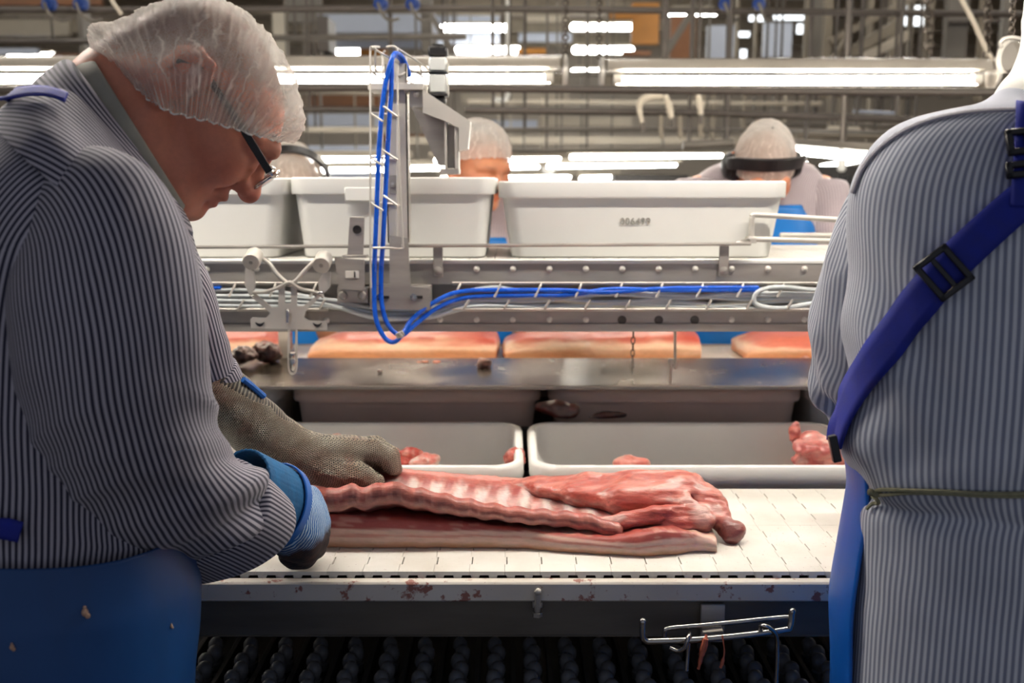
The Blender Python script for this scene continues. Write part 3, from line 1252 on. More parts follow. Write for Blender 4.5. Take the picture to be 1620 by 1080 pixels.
# ================================================================ upper conveyor with crates
UY = 1.98
UX0, UX1 = -0.95, 1.25
u = lambda x, y, Y=UY: at(x, y, Y)
uc = thing('upper_conveyor', 'raised stainless conveyor with white belt, bolted channels and crates on top', 'conveyor', (0.1, 2.2, 1.1))
zt, z1, z2, z3 = u(800, 417).z, u(800, 450).z, u(800, 490).z, u(800, 524).z


def channel(za, zb, y):
    """folded channel, open to the back"""
    g = G()
    g.box((UX0, y, zb), (UX1, y + 0.003, za), 0.0006)
    g.box((UX0, y, za - 0.003), (UX1, y + 0.05, za), 0.0006)
    g.box((UX0, y, zb), (UX1, y + 0.05, zb + 0.003), 0.0006)
    return g


channel(zt, z1, UY).out('upper_channel', 'steel_dull', uc)
g = G().box((UX0, UY, z3 + 0.016), (UX1, UY + 0.003, z2), 0.0006).box((UX0, UY - 0.004, z3), (UX1, UY, z3 + 0.016), 0.002)
g.box((UX0, UY, z2 - 0.003), (UX1, UY + 0.05, z2), 0.0006).box((UX0, UY, z3), (UX1, UY + 0.06, z3 + 0.003), 0.0006).out('lower_channel', 'steel_dull', uc)
G().box((UX0, UY + 0.052, z3), (UX1, UY + 0.056, zt), 0.0006).out('back_plate', 'steel_pale', uc)
G().box((UX0, 2.50, z3 + 0.02), (UX1, 2.505, zt), 0.0006).out('far_channel', 'steel_dull', uc)
G().box((UX0, UY + 0.06, z3 + 0.012), (UX1, 2.5, z3 + 0.016), 0.0006).out('drip_tray', 'steel', uc)
UZ = zt + 0.006
mm = None
for i in range(int((UX1 - UX0) / 0.0508)):
    if mm is None:
        g = G().box((-0.0250, 0, -0.007), (0.0250, 0.506, 0), 0.0015)
        mm = g.mesh('belt_module')
    o = link('belt_module', mm, MAT['belt'], uc)
    o.location = Vector((UX0 + 0.0254 + i * 0.0508, UY + 0.012, UZ)) - WLOC[uc.name]
G().box((UX0, UY - 0.001, zt - 0.001), (UX1, UY + 0.011, zt + 0.008), 0.002).out('wear_strip', 'crate', uc)
G().box((UX0, UY + 0.02, zt - 0.03), (UX1, 2.48, zt - 0.008), 0.002).out('belt_bed', 'dark', uc)
bm_ = G().lathe((0, 0, 0), (0, -1, 0), [(0, 0.0062), (0.002, 0.0062), (0.0042, 0.004), (0.005, 0)], 12).mesh('bolt')
for i in range(-1, 11):
    x = 754 + 57.6 * i
    for (yy, skip) in ((425, ()), (505.5, (4, 5, 6))):
        if i in skip:
            continue
        o = link('bolt', bm_, MAT['bolt_white'], uc)
        o.location = u(x, yy) - WLOC[uc.name]
for x, yy in ((327, 425), (406, 425), (323, 505), (440, 507), (517, 507)):
    o = link('bolt', bm_, MAT['bolt_white'], uc)
    o.location = u(x, yy) - WLOC[uc.name]
MAT['bolt_dark'] = plain('dark_bolt_hole', C(70, 66, 62), 0.5, 0.4)
hl = G().lathe((0, 0, 0), (0, -1, 0), [(0, 0.009), (0.0012, 0.009), (0.0015, 0.006), (0.0012, 0)], 14).mesh('plug')
for x in (984, 1042, 1099):
    o = link('plug', hl, MAT['bolt_dark'], uc)
    o.location = u(x, 506) - WLOC[uc.name]
# posts that carry it
for px in (450, 1500):
    a = u(px, 545, 2.455)
    G().box((a.x - 0.014, 2.4515, 0), (a.x + 0.014, 2.4545, z3 + 0.018), 0.001).out('post', 'steel_dull', uc)
# assumed unseen strip lamp fixed under the raised conveyor, lighting the far belt
for i, xx in enumerate((-0.45, 0.75)):
    t = thing('strip_lamp', ['strip lamp fixed under the raised conveyor near the worker in glasses', 'strip lamp fixed under the raised conveyor near the back worker'][i], 'lamp', (xx, 2.40, z3))
    G().box((xx - 0.53, 2.375, z3 - 0.008), (xx + 0.53, 2.425, z3 + 0.0115), 0.002).out('housing', 'crate', t)
    G().cyl((xx - 0.5, 2.40, z3 - 0.018), (xx + 0.5, 2.40, z3 - 0.018), 0.008, 10).out('tube', 'tube_strip', t)
# guide rod with brackets, folded rail loop at the end
rail = thing('guide_rail', 'thin stainless guide rod along the near edge of the upper belt', 'rail', u(800, 388, 1.965))
G().tube([u(290, 391, 1.965), u(700, 388.5, 1.965), u(1150, 386, 1.965), u(1166, 384, 1.97), u(1186, 378, 2.0)], 0.0035, 8, 3).out('rod', 'steel', rail)
for px in (693, 1145):
    g = G()
    a, b = u(px, 388, 1.97), u(px, 436, 1.975)
    g.obox((a + b) / 2, (0.0095, 0.0022, (a.z - b.z) / 2 + 0.002), None, 0.001)
    g.lathe(u(px, 428, 1.973), (0, -1, 0), [(0, 0.0085), (0.004, 0.0085), (0.006, 0.004), (0.007, 0)], 12)
    g.out('bracket', 'steel_dull', rail)
loop = thing('rail_loop', 'bent stainless rail loop standing at the end crate beside the back worker', 'rail', u(1190, 378, 2.05))
G().tube([u(1189, 379, 2.03), u(1189, 352, 2.03), u(1191, 343, 2.03), u(1200, 340, 2.03), u(1300, 346, 2.03), u(1420, 353, 2.03)], 0.0055, 10, 4).out('rod', 'steel_pale', loop)
G().tube([u(1184, 378, 2.0), u(1300, 381, 2.0), u(1420, 384, 2.0)], 0.0055, 10).obox(u(1188, 379, 2.015), (0.007, 0.02, 0.006), None, 0.001).out('rod', 'steel_pale', loop)
G().tube([u(1234, 372, 2.30), u(1420, 372, 2.30)], 0.006, 10).out('rod', 'steel_pale', loop)

# crates
def crate(x0, x1, y0, y1, zb, zt_, label, tx=0.02, ty=0.02):
    cx, cy = (x0 + x1) / 2, (y0 + y1) / 2
    hx, hy = (x1 - x0) / 2, (y1 - y0) / 2
    t = thing('crate', label, 'crate', (cx, cy, zb))
    R = 0.03
    w = 0.005
    h = zt_ - zb
    lv = [(zb, hx - tx - 0.004, hy - ty - 0.004, R), (zb + 0.003, hx - tx, hy - ty, R), (zt_ - 0.036, hx - 0.009, hy - 0.009, R), (zt_ - 0.03, hx - 0.008, hy - 0.008, R), (zt_ - 0.004, hx - 0.006, hy - 0.006, R),
          (zt_ - 0.004, hx - 0.006 - w, hy - 0.006 - w, R - w), (zt_ - 0.04, hx - 0.012 - w, hy - 0.012 - w, R - w), (zb + 0.008, hx - tx - w, hy - ty - w, R - w)]
    G().rrect(lv, (cx, cy, 0), 6).out('body', 'crate', t)
    lv = [(zt_ - 0.034, hx - 0.009, hy - 0.009, R), (zt_ - 0.034, hx - 0.001, hy - 0.001, R + 0.006), (zt_ - 0.031, hx, hy, R + 0.006), (zt_ - 0.003, hx, hy, R + 0.006), (zt_, hx - 0.003, hy - 0.003, R + 0.004), (zt_, hx - 0.009, hy - 0.009, R), (zt_ - 0.004, hx - 0.006 - w, hy - 0.006 - w, R - w)]
    G().rrect(lv, (cx, cy, 0), 6, False, False).out('rim', 'crate', t)
    return t


cy0 = 2.03
zc = at(1000, 286, cy0).z
c1 = crate(at(788, 300, cy0).x, at(1250, 300, cy0).x, cy0, cy0 + 0.42, UZ + 0.0005, zc, 'white plastic crate stamped 006499 on the raised belt', 0.026)
c2 = crate(at(455, 300, cy0).x, at(784, 300, cy0).x, cy0, cy0 + 0.41, UZ + 0.0005, at(1000, 280, cy0).z, 'white plastic crate behind the blue hoses and the motor post', 0.022)
c3 = crate(at(60, 300, cy0).x, at(451, 300, cy0).x, cy0 - 0.004, cy0 + 0.40, UZ + 0.0005, at(1000, 281, cy0).z, 'white plastic crate partly hidden behind the face of the worker in glasses', 0.024)
# raised grip panel in the middle crate
g = G()
a, b = at(545, 296, cy0 - 0.0025), at(635, 318, cy0 - 0.0025)
g.box((a.x, cy0 - 0.003, b.z), (b.x, cy0 + 0.004, a.z), 0.002)
g.out('grip_panel', 'crate', c2)
# the stamped number, as thin raised figures on the crate face
fc = bpy.data.curves.new('stamped_number', 'FONT')
fc.body = '006499'
fc.size = 0.0195
fc.space_character = 1.08
fc.extrude = 0.0003
fc.offset = 0.0003
fc.align_x = 'CENTER'
fc.align_y = 'CENTER'
tmp = bpy.data.objects.new('stamped_number', fc)
COL.objects.link(tmp)
dg = bpy.context.evaluated_depsgraph_get()
me = bpy.data.meshes.new_from_object(tmp.evaluated_get(dg))
bpy.data.objects.remove(tmp)
me.materials.clear()
num = link('stamped_number', me, MAT['print'], c1)
slope = math.atan2(0.017, zc - UZ - 0.036)
npos = at(1006, 351, cy0)
fr = (zc - 0.036 - npos.z) / (zc - 0.036 - UZ)
npos.y = cy0 + 0.0088 + 0.0118 * fr - 0.0012
num.location = npos - WLOC[c1.name]
num.rotation_euler = (PI / 2 + slope * 0.4, 0, 0)

# ---------------------------------------------------------------- wire cable tray and cables
tray = thing('cable_tray', 'welded wire cable tray between the two channels of the raised conveyor', 'cable tray', u(900, 470, 1.96))
for (xa, xb) in ((296, 519), (716, 1420)):
    for (yy, Y) in ((447.5, 1.962), (449, 1.975), (489, 1.955), (491, 1.975)):
        G().tube([u(xa, yy, Y), u(xb, yy, Y)], 0.0022, 6).out('wire', 'steel_pale', tray)
    n = int((xb - xa) / 64)
    for i in range(n + 1):
        x = xa + 0 + i * 64
        G().tube([u(x + 12, 448, 1.968), u(x + 11, 452, 1.957), u(x + 2, 470, 1.952)], 0.0023, 6, 3).out('wire', 'steel_pale', tray)
        if i < n + 1:
            G().tube([u(x + 12 + 14, 474, 1.951), u(x + 4 + 14, 487, 1.953), u(x + 16, 490, 1.97)], 0.0023, 6, 3).out('wire', 'steel_pale', tray)
random.seed(3)


def cable(pts, r, mat, label, cat='cable', group=None, name='cable', par=None):
    o = G().tube([u(*p) if len(p) == 3 else u(p[0], p[1], 1.966) for p in pts], r, 8, 6).out(name, mat, par)
    if par is None:
        tag(o, label, cat, group)
    return o


greys = [
    ([(300, 461), (380, 458), (470, 466), (530, 480, 1.97), (600, 496, 1.968), (690, 492, 1.966), (730, 482), (840, 470), (960, 478), (1100, 470), (1200, 474), (1420, 466)], 0.0040, 'cable_grey'),
    ([(300, 468), (420, 468), (520, 474), (590, 487, 1.966), (670, 488, 1.964), (740, 476), (860, 476), (960, 465), (1080, 472), (1180, 463), (1420, 470)], 0.0042, 'cable_grey'),
    ([(300, 474), (400, 476), (510, 480), (600, 504, 1.965), (690, 498, 1.965), (760, 484), (880, 484), (1000, 482), (1120, 485), (1240, 476), (1420, 474)], 0.0042, 'cable_grey'),
    ([(300, 482), (420, 484), (520, 484), (590, 500, 1.961), (680, 502, 1.96), (750, 484, 1.96), (900, 486), (1060, 478), (1200, 488), (1300, 484), (1420, 482)], 0.0040, 'cable_grey'),
    ([(700, 474, 1.955), (760, 470), (850, 473), (960, 482), (1060, 487), (1160, 480), (1300, 473), (1420, 471)], 0.0040, 'cable_cream'),
    ([(716, 464), (780, 454, 1.962), (830, 460), (920, 466), (1010, 464), (1100, 468), (1260, 467), (1420, 464)], 0.0036, 'cable_grey'),
    ([(1420, 456, 1.96), (1300, 459, 1.958), (1240, 454, 1.955), (1206, 458, 1.953), (1193, 470, 1.953), (1200, 483, 1.955), (1240, 487, 1.957), (1300, 478, 1.957), (1420, 473, 1.96)], 0.0046, 'cable_grey'),
]
glabs = ['grey cable sagging behind the blue hoses, second from the top of the sagging four', 'grey cable sagging behind the blue hoses, uppermost of the sagging four', 'grey cable sagging behind the blue hoses, lowest of the sagging four', 'grey cable sagging behind the blue hoses, third from the top of the sagging four',
         'cream cable running through the wire tray from the slotted base plate', 'thin grey cable rising over the blue hose where the right tray begins', 'thick grey cable that turns back in a loop at the end of the tray']
for (pts, r, mt), lab in zip(greys, glabs):
    cable(pts, r, mt, lab, 'cable', None if mt == 'cable_cream' or r == 0.0046 else 'grey cables in the wire tray')
cable([(300, 458), (350, 455)], 0.0050, 'hose_blue', 'short blue hose end in the tray beside the sleeve of the worker in glasses', 'hose', None, 'hose')

# ---------------------------------------------------------------- hose post with wire guard, arm and motor
TY = 1.94
T = lambda x, y, Y=TY: at(x, y, Y)
post = thing('motor_post', 'grey steel post with wire hose guard and sloping arm on the raised conveyor', 'post', T(632, 488))
a, b = T(608, 98), T(648, 388)
g = G()
w_ = T(646, 250).x - T(611, 250).x
xm = T(628, 250).x
zt_, zb_ = T(628, 100).z, T(628, 384).z
g.box((xm - w_ / 2, TY, zb_), (xm + w_ / 2, TY + 0.004, zt_), 0.001)
g.box((xm + w_ / 2 - 0.004, TY, zb_), (xm + w_ / 2, TY + 0.04, zt_), 0.001)
g.box((xm - w_ / 2, TY, zb_), (xm - w_ / 2 + 0.004, TY + 0.04, zt_), 0.001)
g.out('column', 'steel_pale', post)
G().prism([(T(617, 372).x, T(617, 372).z), (T(646, 376).x, T(646, 376).z), (T(650, 452).x, T(650, 452).z), (T(681, 455).x, T(681, 455).z), (T(681, 489).x, T(681, 489).z), (T(586, 488).x, T(586, 488).z), (T(586, 452).x, T(586, 452).z), (T(617, 452).x, T(617, 452).z)],
          (0, TY - 0.008, 0), (1, 0, 0), (0, 0, 1), (0, 0.005, 0)).out('base_plate', 'steel_dull', post)
G().box((T(586, 452).x, TY - 0.003, T(586, 488).z), (T(681, 452).x, UY, T(586, 452).z), 0.001).out('spacer_block', 'steel_dull', post)
for px in (606, 659):
    s = T(px, 470, TY - 0.009)
    g = G().obox(s, (0.012, 0.001, 0.003), None, 0.0008)
    g.out('slot', 'black', post)
    s = s + Vector((-0.006, 0, 0))
    G().lathe(s, (0, -1, 0), [(0, 0.0075), (0.002, 0.0075), (0.002, 0.0055), (0.007, 0.005), (0.008, 0)], 6).out('bolt', 'steel_bright', post)
s = T(622, 292, TY)
G().obox(s, (0.007, 0.0012, 0.018), None, 0.001).lathe(s, (0, -1, 0), [(0, 0.0055), (0.004, 0.005), (0.005, 0)], 6).out('hinge_bolt', 'steel_dull', post)
# head plate and sloping arm
g = G()
g.box((T(583, 132).x, TY - 0.012, T(583, 143).z), (T(672, 132).x, TY + 0.07, T(583, 132).z), 0.001)
g.box((T(647, 132).x, TY + 0.002, T(647, 170).z), (T(676, 132).x, TY + 0.006, T(647, 134).z), 0.001)
g.out('head_plate', 'steel_pale', post)
arm = [(672, 146), (746, 195), (738, 206), (735, 262), (725, 262), (725, 206), (722, 202), (672, 168)]
g = G()
g.prism([(T(*p).x, T(*p).z) for p in [(671, 144), (745, 193), (741, 236), (727, 240), (727, 204), (704, 192), (671, 180)]], (0, TY - 0.03, 0), (1, 0, 0), (0, 0, 1), (0, 0.06, 0))
g.out('arm', 'steel_pale', post)
G().prism([(T(*p).x, T(*p).z) for p in [(650, 168), (706, 190), (706, 262), (694, 262), (672, 215)]], (0, TY, 0), (1, 0, 0), (0, 0, 1), (0, 0.005, 0)).out('gusset', 'steel_dull', post)
g = G()
g.box((T(704, 190).x, TY - 0.025, T(704, 268).z), (T(708, 190).x, TY + 0.03, T(704, 190).z), 0.001)
g.box((T(704, 190).x, TY + 0.0, T(704, 268).z), (T(726, 190).x, TY + 0.004, T(704, 198).z), 0.001)
g.box((T(720, 190).x, TY - 0.025, T(704, 268).z), (T(726, 190).x, TY + 0.03, T(704, 194).z), 0.001)
g.box((T(697, 266).x, TY - 0.02, T(704, 276).z), (T(727, 190).x, TY + 0.03, T(704, 266).z), 0.002)
g.out('end_bracket', 'steel_pale', post)
for px, py in ((659, 149), (643, 143)):
    G().lathe(T(px, py, TY - 0.004), (0, -1, 0), [(0, 0.006), (0.004, 0.0055), (0.006, 0.0)], 6).out('bolt', 'steel_dull', post)
# motor cylinder
m0, m1 = T(693, 166), T(693, 72)
g = G()
hw = 0.0185
MY = TY + 0.03
def mseg(ya, yb, h, mt, nm):
    A, B = at(693, ya, MY), at(693, yb, MY)
    G().box((A.x - h, MY - h, B.z), (A.x + h, MY + h, A.z), 0.004).out(nm, mt, motor)
motor = thing('actuator', 'pale grey square actuator with black top cap above the sloping arm', 'motor', at(693, 166, MY))
mseg(74, 91, hw, 'black', 'cap')
mseg(91, 115, hw - 0.001, 'motor', 'body')
mseg(115, 117, hw + 0.0005, 'black', 'seam')
mseg(117, 149, hw - 0.001, 'motor', 'body')
mseg(149, 153, hw + 0.001, 'black', 'seam')
mseg(153, 166, hw - 0.003, 'black', 'flange')
g = G().cyl(at(693, 71, MY), at(693, 74, MY), 0.012, 14)
g.out('cap_disc', 'black', motor)
g = G().tube([at(709, 100, MY - 0.015), at(709, 150, MY - 0.015)], 0.002, 6)
g.out('tie_rod', 'steel_pale', motor)
# wire guard
GY0, GY1 = TY - 0.075, TY - 0.005
wr = 0.0021
def wire(pts, sm=3):
    return G().tube([at(*p) for p in pts], wr, 6, sm).out('guard_wire', 'steel_pale', post)
wire([(587, 455, GY0), (586, 392, GY0), (586, 110, GY0), (586, 80, GY0), (589, 74, GY0), (600, 74, GY1)])
wire([(628, 394, GY1), (629, 240, GY1), (629, 90, GY1), (627, 76, GY1), (620, 73, GY1), (612, 74, GY1 + 0.02)])
wire([(600, 390, GY1), (605, 240, GY1), (606, 110, GY1), (604, 88, GY1), (610, 80, GY1)])
wire([(638, 392, GY0), (631, 240, GY0), (629, 130, GY0)])
wire([(586, 74, GY0), (610, 88, GY0 + 0.02), (640, 105, GY1 + 0.03), (676, 125, GY1 + 0.06)])
wire([(628, 76, GY1), (650, 90, GY1 + 0.03), (668, 102, GY1 + 0.06), (678, 110, GY1 + 0.08)])
wire([(586, 111, GY0), (604, 124, GY1), (640, 122, GY1 + 0.03)])
wire([(629, 120, GY1), (650, 130, GY1 + 0.03), (670, 140, GY1 + 0.05)])
wire([(594, 76, GY0), (594, 108, GY0 + 0.02), (600, 114, GY1), (622, 112, GY1)])
wire([(640, 84, GY1 + 0.02), (644, 108, GY1 + 0.02), (638, 117, GY1), (630, 119, GY1)])
wire([(664, 103, GY1 + 0.04), (667, 122, GY1 + 0.04), (660, 128, GY1), (650, 126, GY1)])
for (ya, yb) in ((180, 184), (250, 252), (321, 324)):
    wire([(587, ya, GY0), (606, ya + 12, GY0 - 0.004)], 2)
    wire([(587, ya - 1, GY0), (606, ya, GY1), (632, yb, GY1)], 2)
    wire([(606, ya - 12, GY0 - 0.004), (629, yb + 1, GY0)], 2)
wire([(590, 392, GY0), (612, 392, GY0), (634, 393, GY0 + 0.01), (636, 388, GY1), (616, 385, GY1)], 4)

# blue hoses up the post, clipped in a loop below the channel
def hose(pts, label, r=0.0046):
    o = G().tube([at(*p) for p in pts], r, 10, 7).out('hose', 'hose_blue')
    return tag(o, label, 'hose')
HY = GY0 + 0.03
hose([(640, 112, HY + 0.07), (636, 96, HY + 0.05), (626, 88, HY + 0.02), (620, 96, HY), (619, 140, HY), (614, 220, HY), (610, 300, HY), (606, 380, HY), (603, 430, 1.915), (604, 480, 1.912), (614, 514, 1.912), (634, 530, 1.915), (655, 515, 1.93), (690, 488, 1.945), (740, 470, 1.957), (830, 467, 1.958), (900, 466, 1.958), (970, 457, 1.956), (1060, 459, 1.957), (1206, 458, 1.958)],
     'blue hose of the pair on the post, the one with the tighter bend below')
hose([(648, 120, HY + 0.075), (642, 102, HY + 0.055), (632, 86, HY + 0.025), (620, 92, HY - 0.006), (607, 150, HY - 0.008), (600, 230, HY - 0.008), (597, 300, HY - 0.006), (594, 380, HY - 0.006), (592, 440, 1.905), (594, 500, 1.902), (607, 532, 1.902), (622, 541, 1.905), (636, 530, 1.91), (652, 505, 1.93), (690, 476, 1.94), (730, 461, 1.955), (800, 459, 1.957), (890, 459, 1.957), (960, 462, 1.955), (1060, 456, 1.957), (1200, 455, 1.958)],
     'blue hose of the pair on the post, the one that sags lowest below the channel')
tag(G().obox(at(633, 529, 1.905), (0.008, 0.006, 0.005), (Vector((1, 0, 0.5)), Vector((0, 1, 0)), Vector((-0.5, 0, 1))), 0.001).cyl(at(630, 527, 1.900), at(637, 533, 1.900), 0.004, 8).out('hose_clip', 'steel_dull'), 'small steel clip tying the two blue hoses together', 'clip')

# sensor bracket with a dark eye
SY = 1.955
S = lambda x, y, Y=SY: at(x, y, Y)
sb = thing('sensor_bracket', 'folded steel sensor bracket with a dark round eye beside the hose post', 'bracket', S(565, 470))
g = G()
g.prism([(S(*p).x, S(*p).z) for p in [(556, 343), (579, 345), (577, 407), (552, 405)]], (0, SY - 0.02, 0), (1, 0, 0), (0, 0, 1), (0, 0.003, 0))
g.box((S(557, 343).x, SY - 0.02, S(557, 345).z), (S(579, 343).x, SY + 0.01, S(557, 343).z), 0.0008)
g.out('upright', 'steel', sb)
G().box((S(545, 402).x, SY - 0.03, S(545, 406).z), (S(583, 402).x, SY + 0.0, S(545, 402).z), 0.0008).out('shelf', 'steel_dull', sb)
G().prism([(S(*p).x, S(*p).z) for p in [(533, 406), (580, 409), (580, 456), (540, 455)]], (0, SY - 0.03, 0), (1, 0, 0), (0, 0, 1), (0, 0.004, 0)).out('face_plate', 'steel_dull', sb)
G().prism([(S(*p).x, S(*p).z) for p in [(536, 452), (584, 455), (584, 478), (536, 476)]], (0, SY - 0.018, 0), (1, 0, 0), (0, 0, 1), (0, 0.04, 0)).out('foot', 'steel_dull', sb)
G().lathe(S(565, 363, SY - 0.021), (0, -1, 0), [(0, 0.0085), (0.0015, 0.0085), (0.001, 0.006), (0.0005, 0)], 16).out('eye', 'black', sb)
G().obox(S(557, 434, SY - 0.0305), (0.013, 0.0008, 0.007), None, 0.0006).out('window', 'bolt_white', sb)
G().obox(S(561, 434, SY - 0.0318), (0.0012, 0.0006, 0.006)).out('tick', 'black', sb)
for px in (543, 573):
    G().lathe(S(px, 467, SY - 0.019), (0, -1, 0), [(0, 0.0085), (0.002, 0.0085), (0.005, 0.006), (0.006, 0)], 12).out('bolt', 'steel_dull', sb)

# butterfly shaped carrier with two rollers
KY = 1.90
K = lambda x, y, Y=KY: at(x, y, Y)
bf = thing('roller_carrier', 'butterfly shaped stainless carrier with two drum rollers and a hanging stem', 'carrier', K(455, 500))
for (cx, cy) in ((397, 415), (508, 420)):
    c0 = K(cx, cy, KY - 0.03)
    G().lathe(c0, (0, 1, 0.35), [(0, 0.012), (0.0005, 0.0155), (0.002, 0.0165), (0.034, 0.0165), (0.036, 0.015), (0.0365, 0)], 24).out('drum', 'steel_pale', bf)
    d = Vector((0, -1, -0.35)).normalized()
    G().lathe(c0 - d * 0.0002, d, [(0, 0.004), (0.0012, 0.0038), (0.0013, 0.002), (0.0006, 0)], 14).out('axle_screw', 'steel_dull', bf)
g = G()
g.tube([K(407, 404), K(425, 416), (K(437, 432)), K(452, 446), K(458, 450), K(470, 442), K(486, 424), K(500, 411)], 0.0042, 10, 4)
g.out('upper_wire', 'steel_pale', bf)
g = G()
g.tube([K(400, 462, KY - 0.005), K(416, 462), K(440, 455), K(458, 446, KY - 0.004), K(474, 456), K(500, 462), K(512, 470)], 0.0032, 10, 4)
g.out('lower_wire', 'steel_pale', bf)
pl = [(388, 423), (402, 430), (404, 448), (402, 462), (430, 486), (440, 486), (441, 450), (450, 446), (451, 480), (460, 480), (460, 446), (470, 450), (470, 484), (480, 484), (505, 463), (503, 445), (512, 430), (523, 430), (522, 455), (508, 468), (484, 492), (481, 502), (488, 507), (517, 508), (517, 522), (397, 519), (396, 505), (399, 502), (420, 503), (428, 495), (395, 468), (387, 450)]
G().prism([(K(*p).x, K(*p).z) for p in pl], (0, KY, 0), (1, 0, 0), (0, 0, 1), (0, 0.003, 0)).out('plate', 'steel_pale', bf)
for px, py in ((411, 512), (502, 513)):
    G().prism([(0.009 * math.cos(t), 0.003 * math.sin(t) + 0.003 * math.cos(2 * t)) for t in [2 * PI * i / 12 for i in range(12)]], K(px, py, KY - 0.0012), (1, 0, 0), (0, 0, 1), (0, 0.001, 0)).out('slot', 'black', bf)
G().obox(K(455, 500, KY - 0.004), (0.0035, 0.003, 0.014), None, 0.001).out('latch', 'steel_bright', bf)
g = G()
for px in (457.5, 468.5):
    g.tube([K(px, 520, KY + 0.002), K(px, 562, KY + 0.002)], 0.0022, 8)
g.tube([K(457, 520, KY + 0.002), K(457, 575, KY + 0.002), K(459, 588, KY + 0.002), K(463, 591, KY + 0.002), K(467, 588, KY + 0.002), K(469, 575, KY + 0.002), K(469, 520, KY + 0.002)], 0.0024, 8, 3)
g.out('stem', 'steel_pale', bf)
G().lathe(K(463, 558, KY + 0.002), (0, 0, -1), [(0, 0.007), (0.008, 0.0078), (0.011, 0.006), (0.014, 0.0075), (0.03, 0.006), (0.036, 0.002)], 12).out('stem_tip', 'steel_bright', bf)
for px, py in ((399, 469), (507, 463)):
    g = G().sph(K(px, py, KY - 0.006), (0.006, 0.004, 0.004), 8, 6)
    g.out('joint', 'steel_bright', bf)
G().box((K(449, 500).x, KY + 0.003, K(449, 512).z), (K(472, 500).x, UY - 0.002, K(449, 500).z), 0.001).out('mount', 'steel_dull', bf)

# hanging chain and two rods under the raised conveyor
def chain(a, b, n, r, wire_r, label, name='chain'):
    a, b = Vector(a), Vector(b)
    t = thing(name, label, 'chain', b)
    L = (b - a).length / n
    d = (b - a).normalized()
    for i in range(n):
        c = a + d * L * (i + 0.5)
        s = Vector((1, 0, 0)) if i % 2 else Vector((0, 1, 0))
        if abs(d.dot(s)) > 0.9:
            s = Vector((0, 0, 1))
        s = (s - d * d.dot(s)).normalized()
        pts = []
        for k in range(10):
            tt = 2 * PI * k / 10
            pts.append(c + d * (L * 0.62) * math.cos(tt) + s * r * math.sin(tt))
        G().tube(pts, wire_r, 5, 0, True).out('link', 'chain', t)
    return t


chain(at(1002, 523, 2.07), at(1000, 590, 2.26), 7, 0.004, 0.0011, 'short dark chain hanging before the middle pork side')
tag(G().tube([at(1068, 523, 2.05), at(1068, 583, 2.07)], 0.003, 8).out('hanging_rod', 'steel_dull'), 'thin steel rod hanging below the raised conveyor before the pork side', 'rod')
tag(G().tube([at(1061, 570, 2.2), at(1060, 606, 2.2)], 0.0035, 8).obox(at(1062, 571, 2.2), (0.007, 0.002, 0.006), None, 0.001).out('ledge_pin', 'steel'), 'short steel pin standing up from the wet ledge beside the rod', 'pin')

# ================================================================ lamps over the line
def tube_lamp(a, b, r, label, tmat='tube_line', reflect=True, hang=None, group=None):
    a, b = Vector(a), Vector(b)
    d = (b - a).normalized()
    t = thing('tube_lamp', label, 'lamp', (a + b) / 2, group)
    up = Vector((0, 0, 1))
    side = d.cross(up).normalized()
    g = G().cyl(a + d * 0.012, b - d * 0.012, r, 20, None, False)
    g.out('clear_cover', 'cover', t)
    for p, s in ((a, 1), (b, -1)):
        G().lathe(p, d * s, [(0, r * 0.6), (0.002, r * 1.04), (0.014, r * 1.04), (0.014, r * 0.6), (0.012, 0)], 20).out('end_cap', 'steel_pale', t)
        c = p + d * s * 0.05 - up * r * 0.38
        G().cyl(c, c + d * s * 0.03, r * 0.34, 12).out('tube_socket', 'crate', t)
    if reflect:
        n = 8
        poly = [(r * 0.93 * math.cos(PI * (0.06 + 0.88 * i / n)), r * 0.93 * math.sin(PI * (0.06 + 0.88 * i / n))) for i in range(n + 1)]
        G().prism(poly, a + d * 0.03, side, up, d * ((b - a).length - 0.06)).out('gear_tray', 'steel_pale', t)
    G().cyl(a + d * 0.06 - up * r * 0.45, b - d * 0.06 - up * r * 0.45, r * 0.27, 12).out('tube', tmat, t)
    return t


LY = 3.55
def lamp_px(xa, xb, yt, yb, Y, label, tmat='tube_line', **k):
    yc = (yt + yb) / 2
    r = (yb - yt) / 2 / ppm(800, yc, Y)
    return tube_lamp(at(xa, yc, Y), at(xb, yc, Y), r, label, tmat, **k)


lamp1 = lamp_px(948, 1575, 92, 140, LY, 'long clear tube lamp whose cord climbs from its end cap')
lamp_px(280, 898, 88, 138, LY, 'long clear tube lamp behind the motor post and the hairnet')
lamp_px(-360, 262, 88, 138, LY, 'long clear tube lamp behind the collar of the worker in glasses')
a, b = at(-380, 146, LY - 0.12), at(1640, 146, LY - 0.12)
tag(G().tube([a, at(600, 138, LY - 0.12), at(1200, 144, LY - 0.12), b], 0.0135, 10).out('lamp_rail', 'pipe_dark'), 'long dark rail right below the row of clear tube lamps', 'rail')
